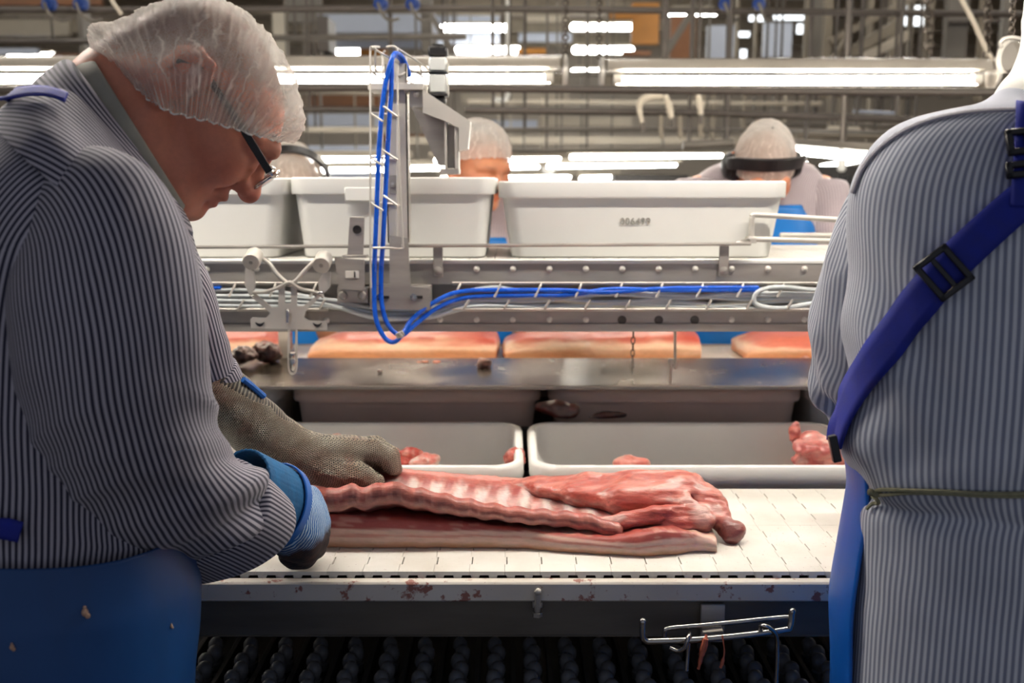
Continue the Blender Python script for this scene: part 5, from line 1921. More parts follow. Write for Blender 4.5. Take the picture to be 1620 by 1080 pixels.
# ---- the rib sheet: raised front rim, hollow with rib arches, thicker at the back
X_ = np.linspace(470, 985, 240)
rim_px = [(470, 788), (500, 780), (530, 775), (556, 769), (575, 773), (595, 769), (618, 764), (640, 771), (670, 777), (700, 784), (760, 797), (820, 806), (880, 811), (925, 815), (950, 822), (985, 834)]
back_px = [(470, 764), (560, 748), (620, 741), (700, 747), (800, 754), (850, 757), (930, 754), (985, 752)]
th_px = [(470, 0.034), (600, 0.030), (700, 0.026), (800, 0.020), (985, 0.022)]
prof = []
PER = 38.0
for x in X_:
    yf = 1.448 + 0.004 * math.sin(x / 23)
    yb = 1.635
    a = at(x, ppx(rim_px, x) + 1.6 * math.sin(2 * PI * x / PER + 0.8), yf)
    b = at(x, ppx(back_px, x), yb)
    th = ppx(th_px, x)
    pts = []
    for f in np.linspace(0, 1, 44):
        y = yf + (yb - yf) * f
        z = a.z + (b.z - a.z) * f - 0.021 * math.sin(PI * min(1, f / 0.80)) ** 0.8 * (1 - 0.35 * sstep(860, 960, x))
        rib = math.sin(2 * PI * (x + 16 * math.sin(PI * min(1, f * 1.15)) * 1.0) / PER)
        z += 0.0042 * (max(rib, -0.5)) * math.sin(PI * min(1, max(0, f - 0.06) / 0.62)) ** 1.2 * (1 - sstep(880, 940, x))
        z += 0.004 * math.exp(-((f - 0.0) / 0.05) ** 2)
        pts.append((a.x + (b.x - a.x) * f * 0.3, y, z))
    zb = np.linspace(b.z - 0.004, b.z - 0.032, 5)
    pts += [(a.x + (b.x - a.x) * 0.3, yb + 0.006, z) for z in zb]
    for f in np.linspace(0.97, 0.0, 22):
        y = yf + (yb - yf) * f
        z = a.z + (b.z - a.z) * f - 0.014 * math.sin(PI * min(1, f / 0.8)) - th - 0.010 * f
        pts.append((a.x, y - 0.002, z))
    for f in (0.25, 0.5, 0.75):
        pts.append((a.x, yf - 0.006 * math.sin(PI * f) - 0.002, a.z - th * (1 - f)))
    prof.append(pts)
RSP = np.array(prof)


def rib_col(V, N):
    xpx = 810 + V[:, 0] / V[:, 1] * 1640
    f = (V[:, 1] - 1.448) / 0.187
    n1 = fbm(V * np.array([60, 60, 60]), 3, 41)
    n2 = fbm(V * np.array([160, 60, 160]), 2, 43)
    c = np.tile(lin3_(172, 84, 72), (len(V), 1)) * (0.75 + 0.5 * n1[:, None])
    c = mixc(c, np.tile(PINK, (len(V), 1)), sstep(0.45, 0.65, n2) * 0.6)
    top = sstep(0.3, 0.7, N[:, 2])
    inner = top * sstep(0.05, 0.14, f) * (1 - sstep(0.66, 0.80, f + (n1 - 0.5) * 0.2))
    rib = np.sin(2 * PI * (xpx + 16 * np.sin(PI * np.clip(f * 1.15, 0, 1))) / PER)
    mem = mixc(np.tile(lin3_(222, 176, 168), (len(V), 1)), np.tile(lin3_(242, 228, 222), (len(V), 1)), sstep(-0.1, 0.8, rib + (n2 - 0.5) * 1.8))
    mem = mixc(mem, np.tile(PINK, (len(V), 1)), sstep(0.4, 0.95, -rib) * sstep(0.46, 0.58, n1) * 0.6)
    c = mixc(c, mem, inner * sstep(575, 612, xpx) * 0.95)
    blood = sstep(0.55, 0.68, f) * (1 - sstep(0.72, 0.84, f)) * sstep(0.2, 0.8, -rib) * top
    c = mixc(c, np.tile(lin3_(160, 42, 40), (len(V), 1)), blood * 0.7)
    back = top * sstep(0.72, 0.86, f)
    c = mixc(c, np.tile(lin3_(226, 130, 116), (len(V), 1)), back * 0.7)
    # bone ends and pale fat under the cut rim
    rimf = (1 - sstep(0.02, 0.08, f)) * (1 - top)
    endb = sstep(0.1, 0.7, np.sin(2 * PI * xpx / PER + 0.8))
    c = mixc(c, np.tile(lin3_(124, 58, 52), (len(V), 1)), rimf * endb * 0.9)
    c = mixc(c, np.tile(PALE, (len(V), 1)), rimf * sstep(0.56, 0.66, n2) * 0.45)
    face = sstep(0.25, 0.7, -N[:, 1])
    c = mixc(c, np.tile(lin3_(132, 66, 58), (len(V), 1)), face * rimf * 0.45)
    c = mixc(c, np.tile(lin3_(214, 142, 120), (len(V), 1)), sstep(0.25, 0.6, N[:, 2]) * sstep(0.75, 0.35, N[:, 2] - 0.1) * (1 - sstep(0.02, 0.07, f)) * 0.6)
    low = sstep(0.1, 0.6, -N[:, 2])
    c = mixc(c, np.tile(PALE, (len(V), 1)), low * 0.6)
    return c


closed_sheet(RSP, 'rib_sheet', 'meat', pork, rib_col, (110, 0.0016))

# ---- loin and trimmings at the far end
L_ = lambda x, y, Y: np.array(at(x, y, Y))
lv = Vol(np.arange(-0.02, 0.40, 0.0028), np.arange(1.38, 1.70, 0.0028), np.arange(0.895, 1.03, 0.0028))
lv.chain([L_(790, 766, 1.61), L_(850, 772, 1.60), L_(930, 779, 1.575), L_(1010, 784, 1.55), L_(1075, 785, 1.54), L_(1108, 792, 1.54)], [0.008, 0.018, 0.030, 0.038, 0.038, 0.028], 0.016)
lv.chain([L_(850, 775, 1.575), L_(910, 783, 1.545), L_(980, 793, 1.515), L_(1045, 795, 1.505), L_(1090, 790, 1.515)], [0.006, 0.012, 0.018, 0.020, 0.014], 0.022)
lv.chain([L_(938, 829, 1.462), L_(985, 824, 1.458), L_(1035, 815, 1.462), L_(1080, 803, 1.478)], [0.010, 0.0125, 0.0125, 0.009], 0.006)
lv.chain([L_(930, 845, 1.50), L_(1000, 838, 1.482), L_(1070, 828, 1.476), L_(1108, 824, 1.48)], [0.014, 0.021, 0.024, 0.020], 0.008)
lv.cone(L_(1084, 790, 1.492), L_(1096, 812, 1.478), 0.010, 0.015, 0.008)
lv.ell(L_(1106, 820, 1.482), (0.022, 0.024, 0.020), 0.010)
lv.ell(L_(1118, 796, 1.525), (0.030, 0.034, 0.028), 0.012)
lv.ell(L_(1136, 815, 1.505), (0.020, 0.028, 0.020), 0.010)
lv.cone(L_(1138, 822, 1.492), L_(1158, 846, 1.468), 0.013, 0.0155, 0.006)
lv.cone(L_(1145, 834, 1.485), L_(1165, 838, 1.472), 0.012, 0.0145, 0.006)
lv.ell(L_(1100, 760, 1.55), (0.010, 0.016, 0.010), 0.008)
lv.ell(L_(1040, 752, 1.57), (0.02, 0.02, 0.008), 0.008)
lv.cone(L_(960, 808, 1.485), L_(1075, 800, 1.478), 0.004, 0.004, 0.006, True)
lv.cone(L_(1080, 772, 1.518), L_(1110, 808, 1.478), 0.003, 0.003, 0.006, True)
V, F = lv.nets()
V = relax(V, F, 2, 0.5)
V = V[:]
N = normals(V, F)
V = V + N * ((fbm(V * np.array([16, 60, 80]), 3, 51) - 0.5) * 0.0065 + (fbm(V * np.array([60, 220, 220]), 2, 55) - 0.5) * 0.0022)[:, None]
N = normals(V, F)
n1 = fbm(V * np.array([22, 90, 120]), 3, 61)
n2 = fbm(V * np.array([14, 60, 60]), 2, 63)
c = mixc(np.tile(lin3_(194, 90, 76), (len(V), 1)), np.tile(lin3_(222, 136, 120), (len(V), 1)), sstep(0.40, 0.66, n1))
c = mixc(c, np.tile(WHITE, (len(V), 1)), sstep(0.60, 0.70, n2) * 0.55)
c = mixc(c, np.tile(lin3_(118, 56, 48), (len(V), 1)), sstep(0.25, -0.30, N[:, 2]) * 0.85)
dk = np.linalg.norm(V - L_(1158, 842, 1.470), axis=1)
c = mixc(c, np.tile(lin3_(118, 58, 54), (len(V), 1)), 1 - sstep(0.014, 0.030, dk))
for p, r in ((L_(1088, 797, 1.484), 0.016), (L_(1108, 818, 1.468), 0.022), (L_(1134, 806, 1.49), 0.013), (L_(1035, 762, 1.545), 0.012)):
    c = mixc(c, np.tile(lin3_(232, 190, 176), (len(V), 1)), (1 - sstep(r * 0.4, r, np.linalg.norm(V - p, axis=1))) * 0.75)
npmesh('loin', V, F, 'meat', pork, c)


def chunk(name, label, c, r, seed, colors, parts=6, k=0.02, group=None, vox=0.004, nz=0.35, rot=0.0):
    """a torn piece of meat: lumps melted together, ragged surface"""
    rs = np.random.RandomState(seed)
    c = np.array(c)
    r = np.array(r)
    lo, hi = c - r * 1.35 - 0.015, c + r * 1.35 + 0.015
    v = Vol(*[np.arange(lo[i], hi[i], vox) for i in range(3)])
    v.ell(c, r * 0.72, 0.01)
    for i in range(parts):
        o = (rs.rand(3) * 2 - 1) * np.array([0.62, 0.5, 0.4])
        v.ell(c + o * r, r * (0.30 + 0.25 * rs.rand(3)), min(k, r.min() * 0.6))
    V, F = v.nets()
    V = relax(V, F, 1, 0.5)
    N = normals(V, F)
    s = 1.0 / max(r)
    V = V + N * ((fbm(V * s * 2.2, 3, seed) - 0.5) * r.min() * nz * 2)[:, None]
    N = normals(V, F)
    n1 = fbm(V * s * np.array([1.5, 3, 4]), 3, seed + 2)
    cc = mixc(np.tile(colors[0], (len(V), 1)), np.tile(colors[1], (len(V), 1)), sstep(0.38, 0.6, n1))
    cc = mixc(cc, np.tile(colors[2], (len(V), 1)), sstep(0.58, 0.68, fbm(V * s * 2.5, 2, seed + 5)) * 0.7)
    return tag(npmesh(name, V, F, 'meat', None, cc), label, 'meat', group)


MR = (lin3_(168, 66, 56), lin3_(202, 104, 90), PALE)
MD = (lin3_(52, 24, 21), lin3_(78, 38, 32), lin3_(100, 58, 48))
tz = zr - 0.105
chunk('meat_scrap', 'bright red lump of minced looking scrap in the tub beside the mail glove', at(640, 726, 1.98), (0.036, 0.03, 0.030), 3, (lin3_(176, 52, 42), lin3_(206, 88, 74), PALE), 12, 0.006, None, 0.003, 0.5)
chunk('meat_scrap', 'pale pink scrap leaning on the bright red lump in the tub', at(673, 730, 1.96), (0.030, 0.02, 0.022), 8, (PINK, PALE, WHITE))
chunk('meat_scrap', 'red scrap lying in the corner of the tub next to the gap', at(812, 724, 1.90), (0.026, 0.022, 0.022), 14, MR)
chunk('meat_scrap', 'tiny pale scrap behind the mail glove against the tub wall', at(534, 690, 2.05), (0.012, 0.01, 0.008), 15, (PINK, PALE, WHITE), 4, 0.006, None, 0.0028)
chunk('meat_scrap', 'flat reddish scrap alone on the floor of the wide bare tub', at(1000, 731, 1.97), (0.044, 0.03, 0.016), 21, (PINK, PALE, lin3_(190, 90, 70)))
chunk('torn_meat', 'large torn chunk with sinew leaning at the end of the wide bare tub', at(1312, 716, 1.98), (0.080, 0.05, 0.046), 27, (lin3_(176, 84, 78), lin3_(208, 132, 122), lin3_(230, 190, 178)), 14, 0.008, None, 0.003, 0.5)
o = chunk('torn_meat_strip', 'dark red upright tip of flesh at the edge of the large torn chunk', at(1258, 686, 2.0), (0.013, 0.014, 0.034), 29, (lin3_(150, 58, 56), PINK, PALE), 5, 0.01, None, 0.0032)
lz = lambda x, y: onz(x, y, l0.z + 0.012)
p = lz(390, 566)
chunk('dark_offcut', 'dark brown offcut lying on the wet ledge, the larger left lump of two', at(388, 562, 2.37), (0.030, 0.028, 0.026), 33, MD)
chunk('dark_offcut', 'dark brown ragged offcut leaning on its neighbour before the metal post', at(422, 557, 2.40), (0.036, 0.028, 0.030), 37, MD, 8)
chunk('dark_offcut', 'small dark offcut standing alone on the wet ledge below the blue hose bend', at(765, 580, 2.36), (0.020, 0.018, 0.028), 39, (lin3_(110, 72, 62), lin3_(146, 100, 86), lin3_(90, 60, 54)), 5)
chunk('dark_offcut', 'dark shrivelled offcut perched behind the rim between the two white tubs', at(886, 646, 2.155), (0.056, 0.02, 0.022), 42, (lin3_(60, 28, 26), lin3_(92, 44, 38), lin3_(60, 30, 28)), 7)
chunk('dark_offcut', 'low dark offcut behind the middle of the wide bare tub rim', at(962, 656, 2.155), (0.045, 0.016, 0.010), 45, (lin3_(60, 28, 26), lin3_(80, 40, 34), lin3_(60, 30, 28)), 6, 0.008)
for i, (x, y, r) in enumerate([(691, 572, 0.010), (662, 573, 0.006), (672, 572, 0.007)]):
    chunk('orange_crumb', ['flat orange crumb on the back edge of the wet ledge, the longest', 'round orange crumb on the wet ledge left of the longest', 'faint orange crumb touching the longest crumb on the ledge'][i], at(x, y, 2.41), (r * 1.4, r, r * 0.5), 60 + i, (lin3_(196, 96, 56), lin3_(214, 120, 80), PALE), 3, 0.003, None, 0.0022)
chunk('fat_crumb', 'white crumb of fat in the middle of the wet ledge', at(601, 587, 2.31), (0.0075, 0.006, 0.004), 66, (WHITE, WHITE, FAT), 3, 0.003, None, 0.002)
chunk('pale_scrap', 'small pale scrap on the far belt beside the sleeve of the back worker', at(1272, 571, 2.50), (0.018, 0.014, 0.016), 68, (PALE, FAT, WHITE), 4)


def far_side(x0, x1, ytop, ybot, Y, label, seed, slant=0.0, depth=0.20):
    """a pork side on the far belt: fat below, flesh above"""
    rs = np.random.RandomState(seed)
    X_ = np.linspace(x0, x1, 110)
    prof = []
    for x in X_:
        e = min(1, (x - x0) / 60.0)
        e2 = min(1, (x1 - x) / 26.0)
        b = at(x, ybot + 1.2 * math.sin(x / 31 + seed), Y)
        b.z = FZ + 0.0015
        yt = ytop + 2.5 * math.sin(x / 60 + seed * 2)
        t = at(x, yt, Y + 0.05)
        h = (t.z - b.z) * (0.55 + 0.45 * math.sin(PI / 2 * e) ** 0.8) * (0.85 + 0.15 * math.sin(PI / 2 * e2))
        pts = []
        for f in np.linspace(0, 1, 12):
            pts.append((b.x, Y + 0.012 * (1 - math.sin(PI * (0.15 + 0.6 * f))) + 0.03 * sstep(0.55, 1, f), b.z + h * f * 0.8))
        for f in np.linspace(0.08, 1, 16):
            pts.append((b.x, Y + 0.035 + (depth - 0.035) * f, b.z + h * (0.8 + 0.2 * math.sin(PI * min(1, f * 1.1)))))
        for f in np.linspace(0.9, 0, 5):
            pts.append((b.x, Y + depth + 0.005, b.z + h * 0.8 * f))
        for f in np.linspace(0.9, 0.1, 8):
            pts.append((b.x, Y + depth * f, b.z))
        prof.append(pts)

    def colf(V, N):
        f = (V[:, 2] - FZ) / 0.085
        w = (fbm(V * np.array([8, 20, 50]), 3, seed) - 0.5) * 0.55
        c = mixc(np.tile(lin3_(214, 152, 108), (len(V), 1)), np.tile(lin3_(236, 200, 170), (len(V), 1)), sstep(0.15, 0.45, f + w * 0.6))
        c = mixc(c, np.tile(lin3_(214, 120, 100), (len(V), 1)), sstep(0.44, 0.64, f + w))
        c = mixc(c, np.tile(lin3_(196, 84, 70), (len(V), 1)), sstep(0.56, 0.66, fbm(V * np.array([14, 30, 40]), 3, seed + 3)) * sstep(0.5, 0.7, f) * 0.8)
        c = mixc(c, np.tile(lin3_(196, 76, 62), (len(V), 1)), sstep(0.82, 0.95, (V[:, 0] - V[:, 0].min()) / (np.ptp(V[:, 0]))) * sstep(0.4, 0.6, f) * 0.75)
        return c
    t = thing('far_pork_side', label, 'meat', (at((x0 + x1) / 2, ybot, Y).x, Y + 0.1, FZ))
    closed_sheet(np.array(prof), 'slab', 'fat', t, colf, (30, 0.004))
    return t


far_side(290, 436, 527, 562, 2.50, 'pork side on the far belt behind the dark offcuts and the metal post', 5)
far_side(487, 785, 527, 566, 2.50, 'long pork side on the far belt behind the hanging stem and hose bend', 9)
far_side(798, 1110, 524, 567, 2.50, 'long pork side on the far belt crossed by the short hanging chain', 12)
far_side(1183, 1420, 524, 563, 2.50, 'pork side on the far belt running behind the elbow of the back worker', 16)

# ================================================================ people
def axis(lo, hi, flo, fhi, fine, coarse):
    a = list(np.arange(lo, flo, coarse))
    b = list(np.arange(flo, fhi, fine))
    c = list(np.arange(fhi, hi + coarse, coarse))
    return np.array(a + b + c)


class Frame:
    """head frame: f forward, s to the person's left, u up, origin between the ears"""
    def __init__(self, o, F, S, U, k=1.0):
        self.o = np.array(o)
        self.R = np.array([np.array(F), np.array(S), np.array(U)])
        self.k = k

    def p(self, f, s, u):
        return self.o + (np.array([f, s, u]) * self.k) @ self.R

    def loc(self, P):
        return (np.asarray(P) - self.o) @ self.R.T / self.k


def head_sdf(v, fr, detail=True, ears=True):
    k = fr.k
    P = fr.p
    R = fr.R
    E = lambda c, r, kk=0.012, sub=False: v.ell(P(*c), np.array(r) * k, kk * k, R, sub)
    K = lambda a, b, ra, rb, kk=0.01, sub=False: v.cone(P(*a), P(*b), ra * k, rb * k, kk * k, sub)
    E((0.003, 0, 0.042), (0.085, 0.075, 0.075))
    E((0.050, 0, 0.042), (0.061, 0.066, 0.054), 0.02)
    E((0.055, 0, -0.005), (0.062, 0.060, 0.075), 0.02)
    for s in (-1, 1):
        K((0.000, s * 0.054, -0.040), (0.085, s * 0.022, -0.074), 0.026, 0.019, 0.025)
        E((0.078, s * 0.038, -0.012), (0.034, 0.028, 0.030), 0.018)
        E((0.060, s * 0.056, 0.000), (0.034, 0.014, 0.020), 0.016)
    E((0.094, 0, -0.074), (0.024, 0.026, 0.020), 0.012)
    E((0.088, 0, -0.040), (0.030, 0.034, 0.030), 0.014)
    if not detail:
        K((0.116, 0, 0.016), (0.130, 0, -0.010), 0.010, 0.014, 0.010)
        for s in (-1, 1):
            E((0.118, s * 0.032, 0.016), (0.014, 0.016, 0.010), 0.010, True)
            E((0.103, s * 0.032, 0.015), (0.012, 0.015, 0.012), 0.004)
        K((0.105, -0.036, 0.036), (0.105, 0.036, 0.036), 0.013, 0.013, 0.012)
    else:
        # brow, sockets, lids
        K((0.109, -0.030, 0.038), (0.109, 0.030, 0.038), 0.013, 0.013, 0.014)
        for s in (-1, 1):
            K((0.106, s * 0.030, 0.039), (0.092, s * 0.052, 0.034), 0.013, 0.010, 0.012)
            E((0.120, s * 0.032, 0.017), (0.017, 0.019, 0.011), 0.012, True)
            E((0.102, s * 0.032, 0.016), (0.0135, 0.016, 0.0125), 0.003)
            E((0.105, s * 0.032, 0.010), (0.013, 0.016, 0.006), 0.004)
            K((0.112, s * 0.022, 0.001), (0.096, s * 0.048, 0.004), 0.007, 0.006, 0.010)
        # nose
        K((0.117, 0, 0.022), (0.127, 0, 0.002), 0.0095, 0.0105, 0.012)
        K((0.127, 0, 0.002), (0.135, 0, -0.010), 0.0105, 0.0125, 0.006)
        E((0.134, 0, -0.012), (0.0130, 0.0130, 0.0120), 0.006)
        for s in (-1, 1):
            E((0.122, s * 0.0145, -0.013), (0.0125, 0.0085, 0.0098), 0.007)
            K((0.108, s * 0.021, -0.014), (0.104, s * 0.030, -0.034), 0.0035, 0.004, 0.008, True)
            E((0.126, s * 0.0075, -0.0235), (0.0060, 0.0040, 0.0052), 0.003, True)
        # mouth
        K((0.115, -0.016, -0.0385), (0.115, 0.016, -0.0385), 0.0065, 0.0065, 0.008)
        E((0.119, 0, -0.0375), (0.0070, 0.018, 0.0056), 0.006)
        E((0.115, 0, -0.0515), (0.0088, 0.017, 0.0062), 0.006)
        K((0.122, -0.020, -0.0446), (0.122, 0.020, -0.0446), 0.0022, 0.0022, 0.003, True)
        K((0.110, -0.016, -0.0600), (0.110, 0.016, -0.0600), 0.0040, 0.0040, 0.010, True)
        E((0.102, 0, -0.072), (0.020, 0.022, 0.017), 0.008)
    if ears:
        for s in (-1, 1):
            pts = [(0.004, 0.074, 0.018), (0.010, 0.080, 0.036), (0.000, 0.085, 0.050), (-0.018, 0.088, 0.050), (-0.030, 0.090, 0.036), (-0.030, 0.089, 0.014), (-0.020, 0.085, -0.006), (-0.008, 0.080, -0.020), (0.001, 0.075, -0.016)]
            rs = [0.0045, 0.005, 0.005, 0.005, 0.0055, 0.005, 0.0055, 0.0065, 0.005]
            P3 = [P(f, s * a, u) for f, a, u in pts]
            v.chain(P3, [r * k for r in rs], 0.004 * k)
            E((-0.010, s * 0.0775, 0.016), (0.020, 0.0065, 0.030), 0.004)
            pts = [(-0.004, 0.083, 0.030), (-0.016, 0.086, 0.024), (-0.018, 0.085, 0.006), (-0.008, 0.081, -0.006)]
            v.chain([P(f, s * a, u) for f, a, u in pts], [0.0035 * k] * 4, 0.004 * k)
            E((-0.004, s * 0.087, 0.010), (0.009, 0.010, 0.012), 0.005, True)
            E((0.004, s * 0.079, 0.006), (0.004, 0.005, 0.007), 0.004)


def skin_col(V, fr, base, red, hair=None, hair_u=0.06):
    L = fr.loc(V)
    n = fbm(V * 60, 3, 5)[:, None]
    c = np.array(base)[None, :] * (0.92 + 0.16 * n)
    d = np.exp(-(((L[:, 0] - 0.128) / 0.022) ** 2 + (L[:, 1] / 0.022) ** 2 + ((L[:, 2] + 0.012) / 0.018) ** 2))
    for s in (-1, 1):
        d = np.maximum(d, 0.7 * np.exp(-(((L[:, 0] - 0.085) / 0.035) ** 2 + ((L[:, 1] - s * 0.048) / 0.026) ** 2 + ((L[:, 2] + 0.012) / 0.028) ** 2)))
        d = np.maximum(d, 0.6 * np.exp(-(((L[:, 0] + 0.012) / 0.03) ** 2 + ((L[:, 1] - s * 0.085) / 0.012) ** 2 + ((L[:, 2] - 0.02) / 0.04) ** 2)))
    lip = np.exp(-(((L[:, 0] - 0.121) / 0.012) ** 4 + (L[:, 1] / 0.022) ** 4 + ((L[:, 2] + 0.0445) / 0.0105) ** 4))
    d = np.maximum(d, lip * 0.9)[:, None]
    c = c * (1 - 0.55 * d) + np.array(red)[None, :] * 0.55 * d
    for s in (-1, 1):          # brows
        b = np.exp(-(((L[:, 2] - 0.041 - 0.05 * np.abs(np.abs(L[:, 1]) - 0.03)) / 0.005) ** 2 + ((L[:, 1] - s * 0.032) / 0.016) ** 4)) * (L[:, 0] > 0.08)
        c = c * (1 - 0.45 * b[:, None]) + np.array(lin3(105, 84, 66))[None, :] * 0.45 * b[:, None]
    if hair is not None:
        e = (L[:, 2] - hair_u) / 0.02 - (L[:, 0] - 0.02) / 0.05
        e = np.where(L[:, 0] < -0.035, (L[:, 2] - 0.0) / 0.03 - (L[:, 0] + 0.035) / 0.03, e)
        e = e + (fbm(V * 180, 2, 8) - 0.5) * 1.6
        e = np.clip(e, 0, 1)[:, None] * (np.abs(L[:, 1]) < 0.0795)[:, None]
        c = c * (1 - 0.75 * e) + np.array(hair)[None, :] * 0.75 * e
    return c


def lin3(r, g, b):
    return [lin(r), lin(g), lin(b)]


def plane_pt(px, py, c, n):
    """where the pixel's ray meets the plane through c with normal n"""
    o = Vector((0, 0, ZC))
    d = at(px, py, 1.0) - o
    t = (Vector(c) - o).dot(Vector(n)) / d.dot(Vector(n))
    return o + d * t


def wrinkle(freqs, amp, seed):
    """cloth folds: stretched noise; freqs = (around, along) per metre"""
    def f(P, u, v, th, tt):
        sh = u.shape
        q = np.stack([u.ravel() * freqs[0], v.ravel() * freqs[1], np.full(u.size, seed * 3.7)], 1)
        a = fbm(q, 3, seed) - 0.5
        ridge = 1 - np.abs(2 * fbm(q * 0.6 + 11.3, 2, seed + 4) - 1)
        return ((a * 1.2 + (ridge ** 3) * 0.7 - 0.2) * amp).reshape(sh)
    return f


# ---------------------------------------------------------------- left: the worker in glasses
HO = at(277, 150, 1.15)
hd = (HO - Vector((0, 0, ZC))).normalized()
hr = Vector((-hd.y, hd.x, 0)) * -1
hr = Vector((hd.y, -hd.x, 0)).normalized()         # image right, level
hu = hr.cross(hd).normalized()                     # image up
A50 = math.radians(50)
LF = hr * math.cos(A50) - hu * math.sin(A50)
LU = hr * math.sin(A50) + hu * math.cos(A50)
HF = Frame(HO, LF, hd, LU, 0.985)
hp = lambda x, y, off=0.0: plane_pt(x, y, HO + hd * off, hd)
SB = Vector((hd.x, hd.y, 0)).normalized()          # body's left-right axis, pointing away from the camera
BC = at(100, 500, 1.09)
bp = lambda x, y, off=0.0: plane_pt(x, y, BC + SB * off, SB)

man = thing('person', 'person in hairnet and glasses with navy striped shirt, bending over the ribs in gloves', 'person', (BC.x, BC.y, 0))
xs = axis(-0.86, 0.0, -0.52, -0.20, 0.0032, 0.010)
ys = axis(0.80, 1.62, 1.00, 1.30, 0.0032, 0.010)
zs = axis(0.0, 1.78, 1.35, 1.70, 0.0032, 0.010)
bv = Vol(xs, ys, zs)
head_sdf(bv, HF)
# neck and trunk
nb = bp(185, 232)
nk = [np.array(HF.p(-0.030, 0, -0.010)), np.array(HF.p(-0.030, 0, -0.05)), np.array(nb)]
bv.chain(nk, [0.060, 0.058, 0.064], 0.02)
bv.cone(HF.p(0.045, 0, -0.072), np.array(bp(235, 285)), 0.034, 0.045, 0.03)
sp = [np.array(bp(140, 300)), np.array(bp(110, 400)), np.array(bp(95, 600)), np.array(bp(85, 860))]
for off in (-0.085, 0, 0.085):
    q = [p + np.array(SB) * off for p in sp]
    bv.chain(q, [0.036, 0.080, 0.085, 0.092], 0.03)
arm_n = [np.array(bp(140, 340, -0.12)), np.array(at(172, 480, 0.97)), np.array(at(200, 670, 1.02)), np.array(at(330, 790, 1.15)), np.array(at(425, 800, 1.255)), np.array(at(470, 822, 1.32))]
bv.chain(arm_n, [0.044, 0.046, 0.042, 0.040, 0.03, 0.024], 0.015)
arm_f = [np.array(bp(165, 320, 0.15)), np.array(at(250, 505, 1.36)), np.array(at(335, 612, 1.43)), np.array(at(405, 672, 1.475)), np.array(at(478, 716, 1.52)), np.array(at(530, 722, 1.55))]
bv.chain(arm_f, [0.036, 0.030, 0.030, 0.031, 0.026, 0.02], 0.008)
hip = np.array(bp(85, 900))
for off in (-0.09, 0.09):
    h = hip + np.array(SB) * off
    kn = np.array([h[0] + 0.03, h[1], 0.50])
    an = np.array([h[0] - 0.01, h[1], 0.09])
    bv.chain([h, kn, an], [0.082, 0.058, 0.042], 0.02)
    bv.cone(an - np.array([0.03, 0, 0.045]), an + np.array([0.14, 0.02, -0.05]), 0.04, 0.036, 0.02)
V, F = bv.nets()
V = relax(V, F, 2, 0.5)
col = skin_col(V, HF, lin3(206, 134, 108), lin3(176, 78, 66), lin3(112, 100, 90), 0.052)
body = npmesh('body', V, F, 'skin', man, col)
# trousers and boots, hidden below the picture
g = G()
for off in (-0.09, 0.09):
    h = Vector(hip) + SB * off
    g.lathe((h.x, h.y, h.z - 0.02), (0.02, 0, -1), [(0, 0.10), (0.2, 0.092), (0.45, 0.075), (0.72, 0.062), (h.z - 0.12, 0.058), (h.z - 0.12, 0.05)], 16)
g.out('trousers', 'white_cloth', man)
for off in (-0.09, 0.09):
    h = Vector(hip) + SB * off
    G().rrect([(0, 0.14, 0.048, 0.045), (0.03, 0.145, 0.05, 0.045), (0.07, 0.12, 0.048, 0.045), (0.12, 0.065, 0.046, 0.045), (0.25, 0.06, 0.05, 0.045)], (h.x + 0.04, h.y, 0), 4).out('boot', 'white_cloth', man)

# shirt body: rings given by back and front outline points
def sect(b, f, hw, flat=1.0):
    B, Fp = bp(*b), bp(*f)
    c = (B + Fp) / 2
    return ring(c, (Fp - B) / 2, SB * hw)


rows = [sect((118, 122), (270, 322), 0.082), sect((80, 150), (296, 372), 0.125), sect((20, 185), (300, 420), 0.180), sect((-60, 270), (308, 490), 0.195), sect((-110, 400), (318, 570), 0.192), sect((-130, 560), (312, 640), 0.19), sect((-135, 700), (300, 740), 0.185), sect((-135, 800), (292, 830), 0.185), sect((-138, 890), (286, 905), 0.19)]
def shirt_disp(P, u, v, th, tt):
    w = wrinkle((9, 5), 0.022, 3)(P, u, v, th, tt)
    w2 = wrinkle((5, 14), 0.016, 9)(P, u, v, th, tt)
    return w * np.clip((tt - 0.12) * 3, 0, 1) + w2 * np.clip((tt - 0.55) * 4, 0, 1)
V, F, uv, PP = loft(rows[1:], 144, 12, 2.15, disp=shirt_disp)
shirt = cleanup(npmesh('shirt', V, F, 'stripe_left', man, None, uv))
solid(shirt, 0.003, -1)
# yoke over the shoulders, stripes running across
yr = [sect((112, 118), (262, 322), 0.080), sect((84, 142), (292, 362), 0.140), sect((44, 160), (304, 402), 0.186), sect((0, 196), (312, 446), 0.203)]
V, F, uv, PP = loft(yr, 144, 10, 2.15, disp=lambda P, u, v, th, tt: 0.004 + wrinkle((7, 10), 0.006, 5)(P, u, v, th, tt))
yoke = cleanup(npmesh('yoke', V, F, 'stripe_left', man, None, uv[:, ::-1].copy()))
solid(yoke, 0.003, -1)
# near sleeve
def srow(px, py, half, Y, flat=0.8):
    return at(px, py, Y), half / ppm(px, py, Y), flat


def sleeve(rows_, name, mat, par, disp, na=128, steps=12, thick=0.003):
    pts = [r[0] for r in rows_]
    rr = path_rings(pts, [r[1] for r in rows_], (0, 1, 0))
    for i, r in enumerate(rows_):
        for k in range(6, 9):
            rr[i][k] *= r[2]
    V, F, uv, PP = loft(rr, na, steps, 2.1, disp=disp)
    o = cleanup(npmesh(name, V, F, mat, par, None, uv))
    solid(o, thick, 0)
    return o, rr


